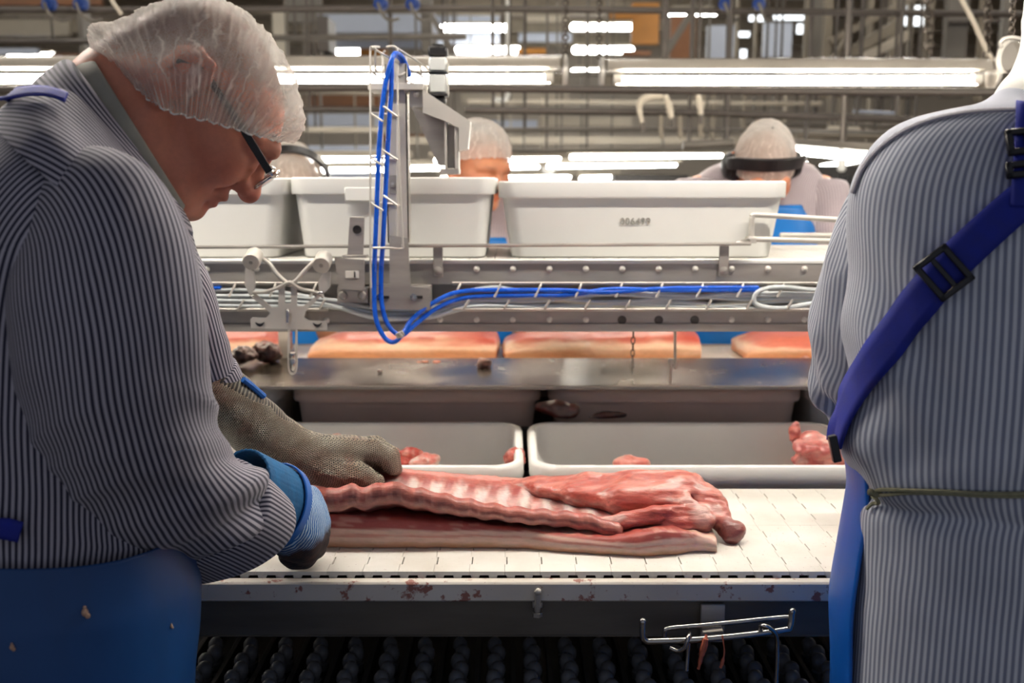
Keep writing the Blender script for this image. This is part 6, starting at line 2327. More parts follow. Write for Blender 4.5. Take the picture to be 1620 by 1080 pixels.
ns = [srow(146, 296, 44, 1.01, 1.1), srow(150, 318, 78, 0.975, 1.0), srow(160, 345, 102, 0.955, 0.9), srow(168, 400, 120, 0.935), srow(169, 490, 139, 0.925), srow(176, 590, 146, 0.94), srow(200, 688, 142, 0.985), srow(248, 762, 126, 1.05, 0.75), srow(284, 800, 124, 1.11, 0.66), srow(310, 823, 124, 1.145, 0.6), srow(334, 845, 122, 1.18, 0.52)]
def sl_disp(P, u, v, th, tt):
    a = wrinkle((6, 4), 0.014, 21)(P, u, v, th, tt)
    # pulled folds round the elbow and behind the cuff
    b = np.sin((v * 42 + u * 16) + 3.0 * np.sin(u * 9)) * 0.006 * np.exp(-((tt - 0.80) / 0.13) ** 2)
    c = np.sin((u * 34 + v * 10)) * 0.004 * np.exp(-((tt - 0.35) / 0.2) ** 2)
    e = wrinkle((4, 16), 0.020, 33)(P, u, v, th, tt) * np.exp(-((tt - 0.72) / 0.16) ** 2)
    return (a + b + c + e) * np.clip(tt * 8, 0, 1) * np.clip((1 - tt) * 4.5, 0.05, 1)
slv, rr = sleeve(ns, 'sleeve', 'stripe_left', man, sl_disp, 144, 14)
# turned-up cuff
def cuff_from(rr, i0, i1, par, mat, name, grow, f0=0.0, n=1):
    a, b = np.array(rr[i0]), np.array(rr[i1])
    def R(t, g):
        r = a + (b - a) * t
        for k in (3, 6):
            l = np.linalg.norm(r[k:k + 3])
            r[k:k + 3] *= (l + g) / l
        return r
    rows_ = [R(f0, 0.001), R(f0 + 0.01, grow * 0.8), R(f0 + 0.10, grow), R(0.6, grow * 1.15), R(0.97, grow * 1.1), R(1.03, grow * 0.6), R(1.02, -0.002), R(0.8, -0.006), R(0.4, -0.008)]
    V, F, uv, PP = loft(rows_, 128, 5, 2.1, disp=lambda P, u, v, th, tt: wrinkle((5, 5), 0.007, 41)(P, u, v, th, tt))
    return cleanup(npmesh(name, V, F, mat, par, None, uv))
cuff_from(rr, 8, 10, man, 'stripe_left', 'cuff', 0.012, 0.1)
# far sleeve with its cuff
fs = [srow(185, 370, 100, 1.28), srow(240, 470, 88, 1.36), srow(290, 550, 66, 1.40), srow(322, 596, 52, 1.425), srow(340, 622, 46, 1.44)]
o, rr2 = sleeve(fs, 'sleeve', 'stripe_left', man, lambda P, u, v, th, tt: wrinkle((8, 8), 0.012, 52)(P, u, v, th, tt), 96, 10)
cuff_from(rr2, 3, 4, man, 'stripe_left', 'cuff', 0.004, 0.0)
# shirt collar and the grey ribbed neck below it
def collar_ring(b, f, hw, wdt=0.0):
    B, Fp = bp(*b), bp(*f)
    c = (B + Fp) / 2
    return ring(c, (Fp - B) / 2, SB * hw)
cr_ = [collar_ring((108, 126), (268, 330), 0.088), collar_ring((112, 116), (276, 334), 0.082), collar_ring((124, 104), (284, 338), 0.079), collar_ring((136, 98), (291, 334), 0.0765), collar_ring((146, 95), (294, 329), 0.074), collar_ring((150, 97), (294, 328), 0.0715), collar_ring((140, 104), (284, 332), 0.069)]
V, F, uv, PP = loft(cr_, 96, 5, 2.1)
o = cleanup(npmesh('undershirt', V, F, 'undershirt', man, None, uv))
cr_ = [collar_ring((70, 150), (290, 372), 0.118), collar_ring((66, 140), (294, 366), 0.122), collar_ring((78, 124), (292, 352), 0.110), collar_ring((100, 106), (288, 342), 0.092), collar_ring((110, 104), (286, 338), 0.085), collar_ring((113, 112), (280, 334), 0.082)]
V, F, uv, PP = loft(cr_, 128, 6, 2.1, disp=lambda P, u, v, th, tt: 0.006 + 0.009 * np.clip(1 - tt * 2.2, 0, 1) + wrinkle((6, 6), 0.004, 61)(P, u, v, th, tt))
o = cleanup(npmesh('collar', V, F, 'stripe_left', man, None, uv[:, ::-1].copy()))
solid(o, 0.0035, 0)
# apron
ar = [sect((-142, 800), (304, 800), 0.196), sect((-160, 880), (312, 880), 0.200), sect((-175, 960), (312, 965), 0.205), sect((-185, 1080), (306, 1085), 0.208)]
for dz in (0.2, 0.45, 0.62):
    r = list(ar[3])
    r[2] -= dz
    ar.append(r)
def ap_disp(P, u, v, th, tt):
    return wrinkle((4, 2.2), 0.022, 71)(P, u, v, th, tt) * np.clip(tt * 6, 0.1, 1)
V, F, uv, PP = loft(ar, 128, 10, 2.3, -2.75, 2.75, disp=ap_disp)
apron = npmesh('apron', V, F, 'apron', man, None, uv)
solid(apron, 0.0015, 1)
# bits of meat stuck on the apron
apb = bvh_of(apron)
MAT['crumb'] = plain('meat_crumb', C(186, 150, 128), 0.5, 0, 0.2, 200)
for (x, y, r) in ((134, 968, 0.0034), (19, 1023, 0.0022), (270, 990, 0.0016)):
    p, n = cast(apb, x, y, 0.001)
    if p is not None:
        G().sph(p, (r, r, r * 1.2), 8, 6).sph(p + Vector((r * 0.7, 0, -r)), r * 0.8, 8, 6).sph(p + Vector((0, 0, r * 1.5)), r * 0.5, 8, 6).out('meat_crumb', 'crumb', man)


def ribbon(bvh, pts, half, name, mat, par, off=0.003, sub=6, th=0.0022):
    """webbing laid on a surface: pts are pixels along its middle, half its half width in pixels"""
    C_ = crom(np.array(pts, float), sub)
    D = np.gradient(C_, axis=0)
    D /= np.linalg.norm(D, axis=1, keepdims=True)
    Nn = np.stack([-D[:, 1], D[:, 0]], 1)
    rows_, ok = [], []
    cols = np.linspace(-1, 1, 5)
    hv = np.interp(np.linspace(0, 1, len(C_)), np.linspace(0, 1, len(half)), half) if hasattr(half, '__len__') else np.full(len(C_), half)
    for c, n, half in zip(C_, Nn, hv):
        row = []
        for s in cols:
            p, nn = cast(bvh, c[0] + n[0] * half * s, c[1] + n[1] * half * s, off)
            row.append(p)
        good = [i for i, p in enumerate(row) if p is not None]
        if len(good) >= 2:                       # past the edge of the cloth the webbing runs on, folding away
            for i in range(5):
                if row[i] is None:
                    j = min(good, key=lambda q: abs(q - i))
                    o_ = plane_pt(c[0] + n[0] * half * cols[i], c[1] + n[1] * half * cols[i], row[j], Vector((0, 1, 0)))
                    row[i] = o_ + Vector((0, 0.012 * abs(i - j), 0))
            rows_.append(row)
    if len(rows_) < 2:
        return None
    Pm = np.array([[tuple(p) for p in row] for row in rows_])
    for _ in range(3):
        Pm[1:-1] = (Pm[:-2] + 2 * Pm[1:-1] + Pm[2:]) / 4
    m, k = Pm.shape[:2]
    ids = np.arange(m * k).reshape(m, k)
    F = np.stack([ids[:-1, :-1], ids[:-1, 1:], ids[1:, 1:], ids[1:, :-1]], -1).reshape(-1, 4)
    uv = np.stack(np.meshgrid(np.linspace(0, 0.04, k), np.arange(m) * 0.01), -1).reshape(-1, 2)
    o = npmesh(name, Pm.reshape(-1, 3), F, mat, par, None, uv)
    solid(o, th, 0)
    return o


yb = bvh_of(yoke, shirt)
ribbon(yb, [(-150, 230), (-80, 190), (-20, 166), (20, 160), (50, 156), (80, 157), (104, 166)], 7, 'apron_strap', 'strap', man, 0.008)
ribbon(bvh_of(shirt), [(-130, 800), (-20, 826), (10, 830), (36, 836)], 14, 'apron_strap', 'strap', man, 0.010)

# ---- hairnet: arcs from the crown line down to the rim on both sides
prof = [(441, 222), (466, 222), (480, 196), (477, 165), (466, 125), (448, 88), (424, 52), (398, 26), (366, 6), (330, -5), (290, -4), (252, 3), (216, 17), (188, 32), (160, 35), (143, 42), (140, 60), (148, 90)]
rimp = [(440, 219), (436, 221), (428, 219), (412, 215), (396, 211), (380, 206), (364, 201), (346, 196), (328, 191), (310, 187), (292, 183), (274, 178), (256, 170), (238, 158), (220, 140), (200, 120), (176, 104), (150, 94)]
half = [0.012, 0.045, 0.064, 0.078, 0.088, 0.095, 0.100, 0.102, 0.104, 0.105, 0.105, 0.102, 0.096, 0.082, 0.070, 0.056, 0.040, 0.015]
PR = np.array([HF.loc(tuple(hp(*p))) for p in prof])
RM = np.array([HF.loc(tuple(hp(p[0], p[1], -h))) for p, h in zip(rimp, half)])
n_i = 14
PRs, RMs, HWs = crom(PR, n_i), crom(RM, n_i), crom(np.array(half)[:, None], n_i)[:, 0]
m_i, n_t = len(PRs), 97
tt_ = np.linspace(-PI / 2, PI / 2, n_t)
ct = np.abs(np.cos(tt_)) ** 0.72
st = np.sin(tt_)
X = np.zeros((m_i, n_t, 3))
for a in (0, 2):
    X[:, :, a] = RMs[:, None, a] + (PRs[:, None, a] - RMs[:, None, a]) * ct[None, :]
bul = 1 + 0.10 * np.sin(np.abs(tt_) * 2)[None, :]
X[:, :, 1] = HWs[:, None] * st[None, :] * bul
# crimped pleats, strongest at the elastic rim, and soft random dents
ii = np.arange(m_i)[:, None] / n_i
edge = np.exp(-((PI / 2 - np.abs(tt_)) / 0.16) ** 2)[None, :]
ple = np.sin(ii * 2 * PI * 2.6 + 0.6 * np.sin(ii * 3)) * edge * 0.0032
q = np.stack([np.broadcast_to(ii * 1.3, (m_i, n_t)).ravel(), np.broadcast_to(tt_[None, :] * 1.2, (m_i, n_t)).ravel(), np.zeros(m_i * n_t)], 1)
dent = (fbm(q * np.array([3.0, 1.6, 1]), 3, 77) - 0.5).reshape(m_i, n_t) * 0.007 * np.cos(tt_ * 0.9)[None, :]
cr2 = (1 - np.abs(2 * fbm(q * np.array([4.5, 1.3, 1]) + 3, 2, 91) - 1)).reshape(m_i, n_t) ** 6 * 0.0012
cen = np.array([0.0, 0.0, 0.05])
dirv = X - cen
dirv /= np.linalg.norm(dirv, axis=2, keepdims=True)
X = X + dirv * (ple + dent + cr2)[:, :, None]
P3 = HF.o + (X.reshape(-1, 3) * HF.k) @ HF.R
ids = np.arange(m_i * n_t).reshape(m_i, n_t)
F = np.stack([ids[:-1, :-1], ids[:-1, 1:], ids[1:, 1:], ids[1:, :-1]], -1).reshape(-1, 4)
uvn = np.stack([np.broadcast_to(ii * 0.02, (m_i, n_t)), np.broadcast_to(tt_[None, :] * 0.1, (m_i, n_t))], -1).reshape(-1, 2)
net = npmesh('hairnet', P3, F, 'hairnet', man, None, uvn)
# elastic edge of the net
for s in (0, n_t - 1):
    P = [Vector(HF.o + (X[i, s] * HF.k) @ HF.R) for i in range(0, m_i, 4)]
    G().tube(P, 0.0011, 6).out('elastic', 'white_cloth', net)

# ---- glasses
gl = thing('tmp', '', '')
bpy.data.objects.remove(gl)
def fp(f, s, u):
    return Vector(HF.p(f, s, u))
gf = G()
for s in (-1, 1):
    c = (0.134, s * 0.033, 0.014)
    pts = []
    for i in range(28):
        t = 2 * PI * i / 28
        ss, uu = 0.0255 * math.copysign(abs(math.cos(t)) ** 0.8, math.cos(t)), 0.0175 * math.copysign(abs(math.sin(t)) ** 0.8, math.sin(t))
        pts.append(fp(c[0] - 0.12 * abs(s * ss + 0.0) * (1 if ss * s > 0 else 0) + uu * 0.10, c[1] + ss, c[2] + uu))
    gf.tube(pts, 0.0011, 6, 0, True)
gf.tube([fp(0.134, -0.0085, 0.017), fp(0.139, 0, 0.020), fp(0.134, 0.0085, 0.017)], 0.0011, 6, 4)
for s in (-1, 1):
    gf.tube([fp(0.131, s * 0.058, 0.020), fp(0.131, s * 0.066, 0.021), fp(0.124, s * 0.070, 0.022)], 0.0014, 6, 4)
glasses = gf.out('glasses', 'steel_bright', man)
for s in (-1, 1):
    g = G()
    pts = []
    for i in range(24):
        t = 2 * PI * i / 24
        pts.append(fp(0.134 + 0.0175 * math.sin(t) * 0.10, s * 0.033 + 0.0250 * math.cos(t), 0.014 + 0.0170 * math.sin(t)))
    ax = Vector(HF.R[0]) * 0.0012
    g.add(pts + [p + ax for p in pts], [tuple(range(24))[::-1], tuple(range(24, 48))] + [(i, (i + 1) % 24, 24 + (i + 1) % 24, 24 + i) for i in range(24)])
    g.out('lens', 'lens', glasses)
    g = G()
    a, b, c, d = fp(0.124, s * 0.0705, 0.0215), fp(0.075, s * 0.0765, 0.030), fp(0.0, s * 0.080, 0.040), fp(-0.030, s * 0.083, 0.022)
    up = Vector(HF.R[2])
    for p, q_, h in ((a, b, 0.0042), (b, c, 0.0036), (c, d, 0.003)):
        dd = (q_ - p)
        g.obox((p + q_) / 2, (dd.length / 2 + 0.001, 0.0014, h), (dd, dd.cross(up), dd.cross(up).cross(dd)), 0.0008)
    g.out('temple', 'black', glasses)

# ---- gloves
def glove(name, chains, ells, mat, par, uvf, vox=0.0032, attr=None, k=0.008, subs=()):
    allp = np.array([p for ch in chains for p in ch[0]] + [e[0] for e in ells])
    lo, hi = allp.min(0) - 0.06, allp.max(0) + 0.06
    v = Vol(*[np.arange(lo[i], hi[i], vox) for i in range(3)])
    for e in ells:
        v.ell(e[0], e[1], 0.014, e[2] if len(e) > 2 else None)
    for pts, rs in chains:
        v.chain(pts, rs, k)
    V, F = v.nets()
    V = relax(V, F, 2, 0.5)
    a = attr(V) if attr else None
    return npmesh(name, V, F, mat, par, None, uvf(V), a)


A = lambda *p: np.array(at(*p))
# near hand, blue knit: back of the hand towards us, fingers curled under the belly edge
wr_, kc = A(436, 806, 1.262), A(492, 834, 1.345)
h_ax = (kc - wr_) / np.linalg.norm(kc - wr_)
chains = [([A(418, 800, 1.235), wr_, A(462, 815, 1.30), A(488, 812, 1.345)], [0.036, 0.033, 0.034, 0.026]),
          ([wr_, A(466, 840, 1.29), A(486, 850, 1.33)], [0.034, 0.032, 0.027]),
          # four fingers: knuckle, middle joint, end joint, tip
          ([A(462, 806, 1.30), A(494, 806, 1.355), A(500, 816, 1.392), A(484, 832, 1.398), A(470, 838, 1.385)], [0.020, 0.0150, 0.0145, 0.0130, 0.0115]),
          ([A(468, 824, 1.29), A(502, 829, 1.342), A(504, 842, 1.382), A(486, 856, 1.385), A(470, 858, 1.372)], [0.020, 0.0155, 0.0145, 0.0130, 0.0115]),
          ([A(464, 842, 1.28), A(498, 853, 1.328), A(498, 866, 1.366), A(480, 874, 1.368), A(466, 872, 1.356)], [0.020, 0.0150, 0.0140, 0.0125, 0.0110]),
          ([A(454, 856, 1.27), A(484, 872, 1.312), A(482, 883, 1.346), A(464, 884, 1.348), A(452, 880, 1.338)], [0.018, 0.0135, 0.0125, 0.0115, 0.0105]),
          # thumb, closing over the top edge
          ([A(452, 788, 1.272), A(470, 782, 1.318), A(488, 786, 1.36), A(500, 796, 1.392)], [0.020, 0.0165, 0.0145, 0.0125])]
def knit_uv(V):
    L = V - wr_
    a = L @ h_ax
    z = np.cross(h_ax, [0, 0, 1.0])
    z /= np.linalg.norm(z)
    y = np.cross(z, h_ax)
    return np.stack([a + 0.006 * np.sin((L @ y) * 60), L @ y], 1)
def knit_dirt(V):
    t = (V[:, 2] - A(470, 838, 1.31)[2])
    return {'dirt': np.clip(0.5 - t / 0.05, 0, 1)}
glove('knit_glove', chains, [(A(468, 838, 1.30), (0.036, 0.034, 0.044))], 'knit', man, knit_uv, 0.003, knit_dirt, 0.012)
MAT['knit_cuff'] = plain('teal_knit_cuff', C(22, 92, 140), 0.85, 0, 0.2, 60, 0.5, 0.001, 400)
MAT['rubber_blue'] = plain('blue_rubber_band', C(26, 104, 190), 0.45, 0, 0.1, 20)
def band(c0, c1, r0, r1, name, mat, par, flat=1.15, na=64, rip=0.0, n=8):
    c0, c1 = Vector(c0), Vector(c1)
    pts = [c0.lerp(c1, t) for t in (0, 0.25, 0.5, 0.75, 1.0)]
    rr = path_rings(pts, [r0 + (r1 - r0) * t for t in (0, 0.25, 0.5, 0.75, 1)], (0, 0, 1), flat)
    V, F, uv, PP = loft(rr, na, n, 2.0, disp=(lambda P, u, v, th, tt: rip * np.sin(th * 40)) if rip else None)
    o = cleanup(npmesh(name, V, F, mat, par, None, uv))
    solid(o, 0.003, 0)
    return o
band(A(380, 772, 1.185), A(438, 800, 1.268), 0.039, 0.041, 'glove_cuff', 'knit_cuff', man, 1.25, 96, 0.0008)
band(A(435, 798, 1.262), A(444, 802, 1.274), 0.0455, 0.0445, 'rubber_band', 'rubber_blue', man, 1.22)
# far hand, chain mail: thumb side towards us, fingers bent over the back of the ribs
wl = A(478, 716, 1.52)
hl_ax = A(560, 718, 1.56) - wl
hl_ax /= np.linalg.norm(hl_ax)
chains = [([A(330, 604, 1.425), A(366, 640, 1.45), A(405, 676, 1.475), A(445, 704, 1.50), wl], [0.043, 0.044, 0.043, 0.040, 0.034]),
          ([wl, A(516, 716, 1.535), A(556, 713, 1.55)], [0.034, 0.026, 0.021]),
          ([wl, A(516, 712, 1.56), A(556, 708, 1.572)], [0.032, 0.024, 0.020]),
          ([wl, A(512, 716, 1.58), A(548, 712, 1.594)], [0.030, 0.022, 0.018]),
          ([wl, A(506, 722, 1.59), A(538, 720, 1.612)], [0.028, 0.020, 0.016]),
          ([A(545, 714, 1.548), A(590, 712, 1.560), A(612, 725, 1.566), A(621, 741, 1.566)], [0.020, 0.0165, 0.0145, 0.0115]),
          ([A(545, 709, 1.572), A(594, 706, 1.586), A(617, 720, 1.590), A(626, 742, 1.588)], [0.019, 0.0160, 0.0142, 0.0115]),
          ([A(540, 712, 1.594), A(588, 708, 1.608), A(610, 722, 1.612), A(618, 742, 1.610)], [0.018, 0.0150, 0.0135, 0.0110]),
          ([A(530, 720, 1.610), A(574, 716, 1.626), A(594, 728, 1.630), A(602, 744, 1.628)], [0.016, 0.0135, 0.0120, 0.0100]),
          ([A(486, 736, 1.520), A(530, 748, 1.520), A(570, 753, 1.522), A(594, 762, 1.526)], [0.030, 0.0230, 0.0190, 0.0150])]
def mail_uv(V):
    L = V - wl
    fa = A(400, 672, 1.472) - wl
    fa /= np.linalg.norm(fa)
    z = np.array([0, -0.25, 1.0])
    a1 = L @ hl_ax
    a0 = -(L @ fa)
    w = np.clip((L[:, 0]) / 0.03 * 0.5 + 0.5, 0, 1)
    a = a0 * (1 - w) + a1 * w
    up0 = np.cross(-fa, [0.0, 1.0, 0.0])
    up0 /= np.linalg.norm(up0)
    up1 = np.cross(hl_ax, [0.0, 1.0, 0.0])
    up1 /= np.linalg.norm(up1)
    b = (L @ up0) * (1 - w) + (L @ up1) * w
    r = 0.045
    b = r * np.arcsin(np.clip(b / r, -0.98, 0.98))
    return np.stack([a, b], 1)
mail = glove('mail_glove', chains, [(A(530, 728, 1.555), (0.048, 0.044, 0.026))], 'mail', man, mail_uv, 0.003, None, 0.010)
# blue trim at the sleeve end of the mail, snap strap at the wrist
c0, c1 = A(338, 610, 1.43), A(388, 655, 1.463)
d = Vector(c1 - c0).normalized()
w = Vector((0, 1, 0)) - d * d.y
w.normalize()
u_ = w.cross(d)
if u_.z < 0:
    u_ = -u_
G().tube([Vector(c0) + d * 0.012 + u_ * 0.0435 - w * 0.014, Vector(c0) + d * 0.030 + u_ * 0.0445 - w * 0.012, Vector(c0) + d * 0.058 + u_ * 0.0445 - w * 0.010], 0.0046, 8, 4).out('mail_trim', 'rubber_blue', mail)
sn = at(470, 690, 1.505)
G().obox(sn, (0.011, 0.006, 0.0035), (Vector((1, 0.1, -0.42)), Vector((0, 1, 0)), Vector((0.42, 0, 1))), 0.0012).out('strap_snap', 'dark', mail)

# ---------------------------------------------------------------- right: the worker seen from behind
RC = at(1700, 600, 1.07)
RCX = RC.x
wk = thing('person', 'person seen from behind in pale striped shirt with crossed blue apron straps', 'person', (RCX, 1.07, 0))


def zrow(py, edge, hy, Y=1.07, cx=None, hw=None):
    p = at(edge, py, Y)
    c = RCX if cx is None else cx
    w = (c - p.x) if hw is None else hw
    return ring((c, Y, p.z), (w, 0, 0), (0, -hy, 0))


levels = [(118, 1612, 0.060), (140, 1590, 0.068), (160, 1560, 0.076), (172, 1500, 0.084), (184, 1452, 0.092), (204, 1412, 0.102), (240, 1378, 0.112), (300, 1352, 0.124), (400, 1346, 0.134), (500, 1346, 0.138), (600, 1342, 0.138), (700, 1338, 0.134), (745, 1352, 0.126), (776, 1374, 0.116), (808, 1364, 0.122), (870, 1360, 0.130), (960, 1352, 0.136), (1080, 1342, 0.142)]
rows = [zrow(*l) for l in levels]
last = rows[-1]
for dz in (0.12, 0.26):
    r = list(last)
    r[2] -= dz
    rows.append(r)
def rw_disp(P, u, v, th, tt):
    z = P[:, :, 2]
    zw = at(1500, 776, 1.0).z
    near = np.exp(-((z - zw) / 0.10) ** 2)
    fold = np.sin(u * 46 + 4 * np.sin(z * 22)) * 0.0035 * near
    # slanting drag folds from the arm down to the waist on the left of the back
    x = P[:, :, 0]
    s = (x - at(1350, 500, 1).x) + (z - at(1350, 500, 1).z) * 0.55
    lf = np.exp(-((x - at(1400, 550, 1).x) / 0.05) ** 2) * np.exp(-((z - at(1400, 560, 1).z) / 0.10) ** 2)
    drag = np.sin(s * 95) * 0.006 * lf
    return wrinkle((5, 2.5), 0.014, 105)(P, u, v, th, tt) * np.clip(tt * 5 - 0.5, 0, 1) + fold + drag
V, F, uv, PP = loft(rows, 192, 8, 2.35, disp=rw_disp, umode='mean')
wshirt = cleanup(npmesh('shirt', V, F, 'stripe_right', wk, None, uv))
solid(wshirt, 0.003, -1)
wb = bvh_of(wshirt)
# left arm: hangs, then bends forward to the belt
as_ = [srow(1474, 272, 70, 1.10, 1.0), srow(1462, 306, 98, 1.13, 0.9), srow(1438, 370, 104, 1.16, 0.9), srow(1416, 450, 104, 1.18, 0.9), srow(1394, 540, 102, 1.205, 0.9), srow(1388, 600, 92, 1.24), srow(1404, 634, 80, 1.31), srow(1420, 644, 66, 1.40)]
def arm_disp(P, u, v, th, tt):
    a = wrinkle((8, 5), 0.016, 121)(P, u, v, th, tt)
    b = np.sin(v * 70 + u * 30 + 3 * np.sin(u * 12)) * 0.006 * np.exp(-((tt - 0.68) / 0.14) ** 2)
    return (a + b) * np.clip(tt * 6, 0, 1)
o, rr3 = sleeve(as_, 'sleeve', 'stripe_right', wk, arm_disp, 128, 12)
# the right arm is outside the picture, built for completeness
ar_ = []
for p, r, f in as_:
    ar_.append((Vector((2 * RCX - p.x, p.y, p.z)), r, f))
sleeve(ar_, 'sleeve', 'stripe_right', wk, arm_disp, 64, 8)
# seam across the shoulder
ribbon(wb, [(1352, 306), (1366, 270), (1388, 242), (1420, 216), (1460, 197), (1500, 186), (1550, 179), (1600, 177), (1650, 176)], 2.2, 'shoulder_seam', 'stripe_left', wk, 0.0025)
# body inside
xs = np.arange(RCX - 0.34, RCX + 0.35, 0.008)
v = Vol(xs, np.arange(0.80, 1.62, 0.008), axis(0.0, 1.95, 1.62, 1.92, 0.005, 0.010))
WH = Frame((at(1800, -30, 1.15).x, 1.15, at(1700, -30, 1.1).z), (0.0, 0.86, -0.51), (-1, 0, 0), (0, 0.51, 0.86), 1.0)
head_sdf(v, WH, False)
nzr = at(1640, 150, 1.07).z
v.chain([WH.p(-0.03, 0, -0.03), (RCX, 1.06, nzr + 0.02), (RCX, 1.07, nzr - 0.06)], [0.056, 0.056, 0.066], 0.02)
for off in (-0.085, 0, 0.085):
    v.chain([(RCX + off, 1.07, nzr - 0.10), (RCX + off, 1.07, 1.33), (RCX + off, 1.07, 1.15), (RCX + off, 1.07, 0.98)], [0.05, 0.085, 0.08, 0.09], 0.03)
for q, sgn in ((as_, 1), (ar_, -1)):
    P_ = [np.array(a[0]) for a in q]
    hand = P_[-1] + np.array([0.02 * sgn, 0.14, -0.05])
    v.chain([P_[0], P_[2], P_[4], P_[5], P_[7], hand], [0.05, 0.046, 0.042, 0.042, 0.034, 0.026], 0.015)
    for f in range(4):
        b = hand + np.array([sgn * (0.024 - 0.016 * f), 0.03, -0.004])
        v.chain([hand, b, b + np.array([0, 0.035, -0.02]), b + np.array([0, 0.045, -0.045])], [0.022, 0.0105, 0.0095, 0.008], 0.006)
    v.chain([hand, hand + np.array([sgn * 0.035, 0.01, -0.01]), hand + np.array([sgn * 0.045, 0.04, -0.025])], [0.02, 0.011, 0.009], 0.006)
for off in (-0.09, 0.09):
    v.chain([(RCX + off, 1.07, 0.95), (RCX + off, 1.09, 0.5), (RCX + off, 1.06, 0.09)], [0.085, 0.06, 0.042], 0.02)
    v.cone((RCX + off, 1.04, 0.045), (RCX + off, 1.20, 0.04), 0.042, 0.036, 0.02)
V, F = v.nets()
V = relax(V, F, 1, 0.5)
npmesh('body', V, F, 'skin', wk, skin_col(V, WH, lin3(206, 150, 124), lin3(190, 110, 92), lin3(120, 100, 80), 0.06))
g = G()
for off in (-0.09, 0.09):
    g.lathe((RCX + off, 1.07, 0.97), (0, 0, -1), [(0, 0.102), (0.2, 0.094), (0.45, 0.078), (0.7, 0.065), (0.86, 0.06), (0.86, 0.05)], 16)
g.out('trousers', 'white_cloth', wk)
for off in (-0.09, 0.09):
    G().rrect([(0, 0.048, 0.14, 0.045), (0.03, 0.05, 0.145, 0.045), (0.07, 0.048, 0.12, 0.045), (0.12, 0.046, 0.065, 0.045), (0.25, 0.05, 0.06, 0.045)], (RCX + off, 1.11, 0), 4).out('boot', 'white_cloth', wk)
# white hood whose edge shows at the neck
def hood_ring(py, edge, hy, Y=1.07, cx=None):
    p = at(edge, py, Y)
    c = RCX if cx is None else at(cx, py, Y).x
    return ring((c, Y, p.z), (c - p.x, 0, 0), (0, -hy, 0))
hr_ = [hood_ring(168, 1574, 0.088), hood_ring(150, 1582, 0.088), hood_ring(125, 1598, 0.090), hood_ring(98, 1622, 0.088, 1.09, 1715), hood_ring(40, 1640, 0.098, 1.13, 1770), hood_ring(-30, 1650, 0.120, 1.15, 1795), hood_ring(-90, 1654, 0.120, 1.15, 1800), hood_ring(-140, 1690, 0.09, 1.15, 1800), hood_ring(-168, 1760, 0.03, 1.15, 1800)]
V, F, uv, PP = loft(hr_, 96, 8, 2.1, disp=wrinkle((7, 5), 0.010, 131))
cleanup(npmesh('hood', V, F, 'white_cloth', wk, None, uv))
cr_ = [hood_ring(176, 1560, 0.090), hood_ring(150, 1592, 0.095), hood_ring(136, 1606, 0.096), hood_ring(138, 1612, 0.09), hood_ring(160, 1602, 0.086)]
V, F, uv, PP = loft(cr_, 96, 6, 2.1)
o = cleanup(npmesh('collar', V, F, 'stripe_right', wk, None, uv[:, ::-1].copy()))
# straps, buckles, waist string, apron
st1 = ribbon(wb, [(1330, 705), (1342, 660), (1362, 618), (1386, 578), (1412, 540), (1440, 502), (1466, 466), (1492, 432), (1530, 394), (1566, 360), (1600, 330), (1640, 300), (1690, 268), (1740, 238), (1800, 206), (1840, 188)], (11, 20, 27, 29, 29, 29, 29, 29, 29), 'cross_strap', 'strap', wk, 0.008, 8, 0.003)
st2 = ribbon(wb, [(1627, 176), (1624, 220), (1620, 270), (1616, 330)], 22, 'shoulder_strap', 'strap', wk, 0.010, 8, 0.003)
def buckle(px, py, hw, hh, ang, name='buckle', bars=True):
    p, n = cast(wb, px, py, 0.014)
    if p is None:
        return
    rt = Vector((1, 0, 0))
    rt = (rt - n * rt.dot(n)).normalized()
    up = n.cross(rt)
    if up.z < 0:
        up = -up
    ca, sa = math.cos(ang), math.sin(ang)
    a, b = rt * ca + up * sa, up * ca - rt * sa
    g = G()
    w = 0.0032
    for s in (-1, 1):
        g.obox(p + a * s * hw, (w, hh + w, 0.003), (a, b, n), 0.0012)
        g.obox(p + b * s * hh, (hw + w, w, 0.003), (a, b, n), 0.0012)
    g.obox(p, (w * 0.8, hh, 0.002), (a, b, n), 0.0008)
    g.out(name, 'buckle', wk)
buckle(1492, 433, 0.0155, 0.019, math.radians(38))
buckle(1618, 232, 0.016, 0.010, 0.05)
buckle(1618, 274, 0.016, 0.005, 0.05)
# black end of the strap at the side
p, n = cast(wb, 1346, 706, 0.010)
if p is not None:
    G().obox(p + Vector((-0.008, 0.0, 0)), (0.0045, 0.004, 0.015), (Vector((1, 0, 0.25)), Vector((0, 1, 0)), Vector((-0.25, 0, 1))), 0.001).out('strap_end', 'buckle', wk)
def cord_on(pts, r, name, off):
    P = []
    for c in crom(np.array(pts, float), 8):
        p, n = cast(wb, c[0], c[1], off)
        if p is not None:
            P.append(p)
    for _ in range(2):
        P = [P[0]] + [(P[i - 1] + P[i] * 2 + P[i + 1]) / 4 for i in range(1, len(P) - 1)] + [P[-1]]
    return G().tube(P, r, 6).out(name, 'string', wk)
cord_on([(1386, 776), (1400, 772), (1440, 773), (1500, 774), (1560, 776), (1660, 778), (1800, 779), (1960, 776)], 0.0022, 'waist_string', 0.004)
cord_on([(1386, 778), (1402, 780), (1440, 777), (1500, 777), (1560, 780), (1660, 783), (1800, 784), (1960, 780)], 0.0020, 'waist_string', 0.004)
cord_on([(1386, 780), (1396, 790), (1384, 800), (1378, 806)], 0.0022, 'string_end', 0.005)
p, n = cast(wb, 1392, 777, 0.005)
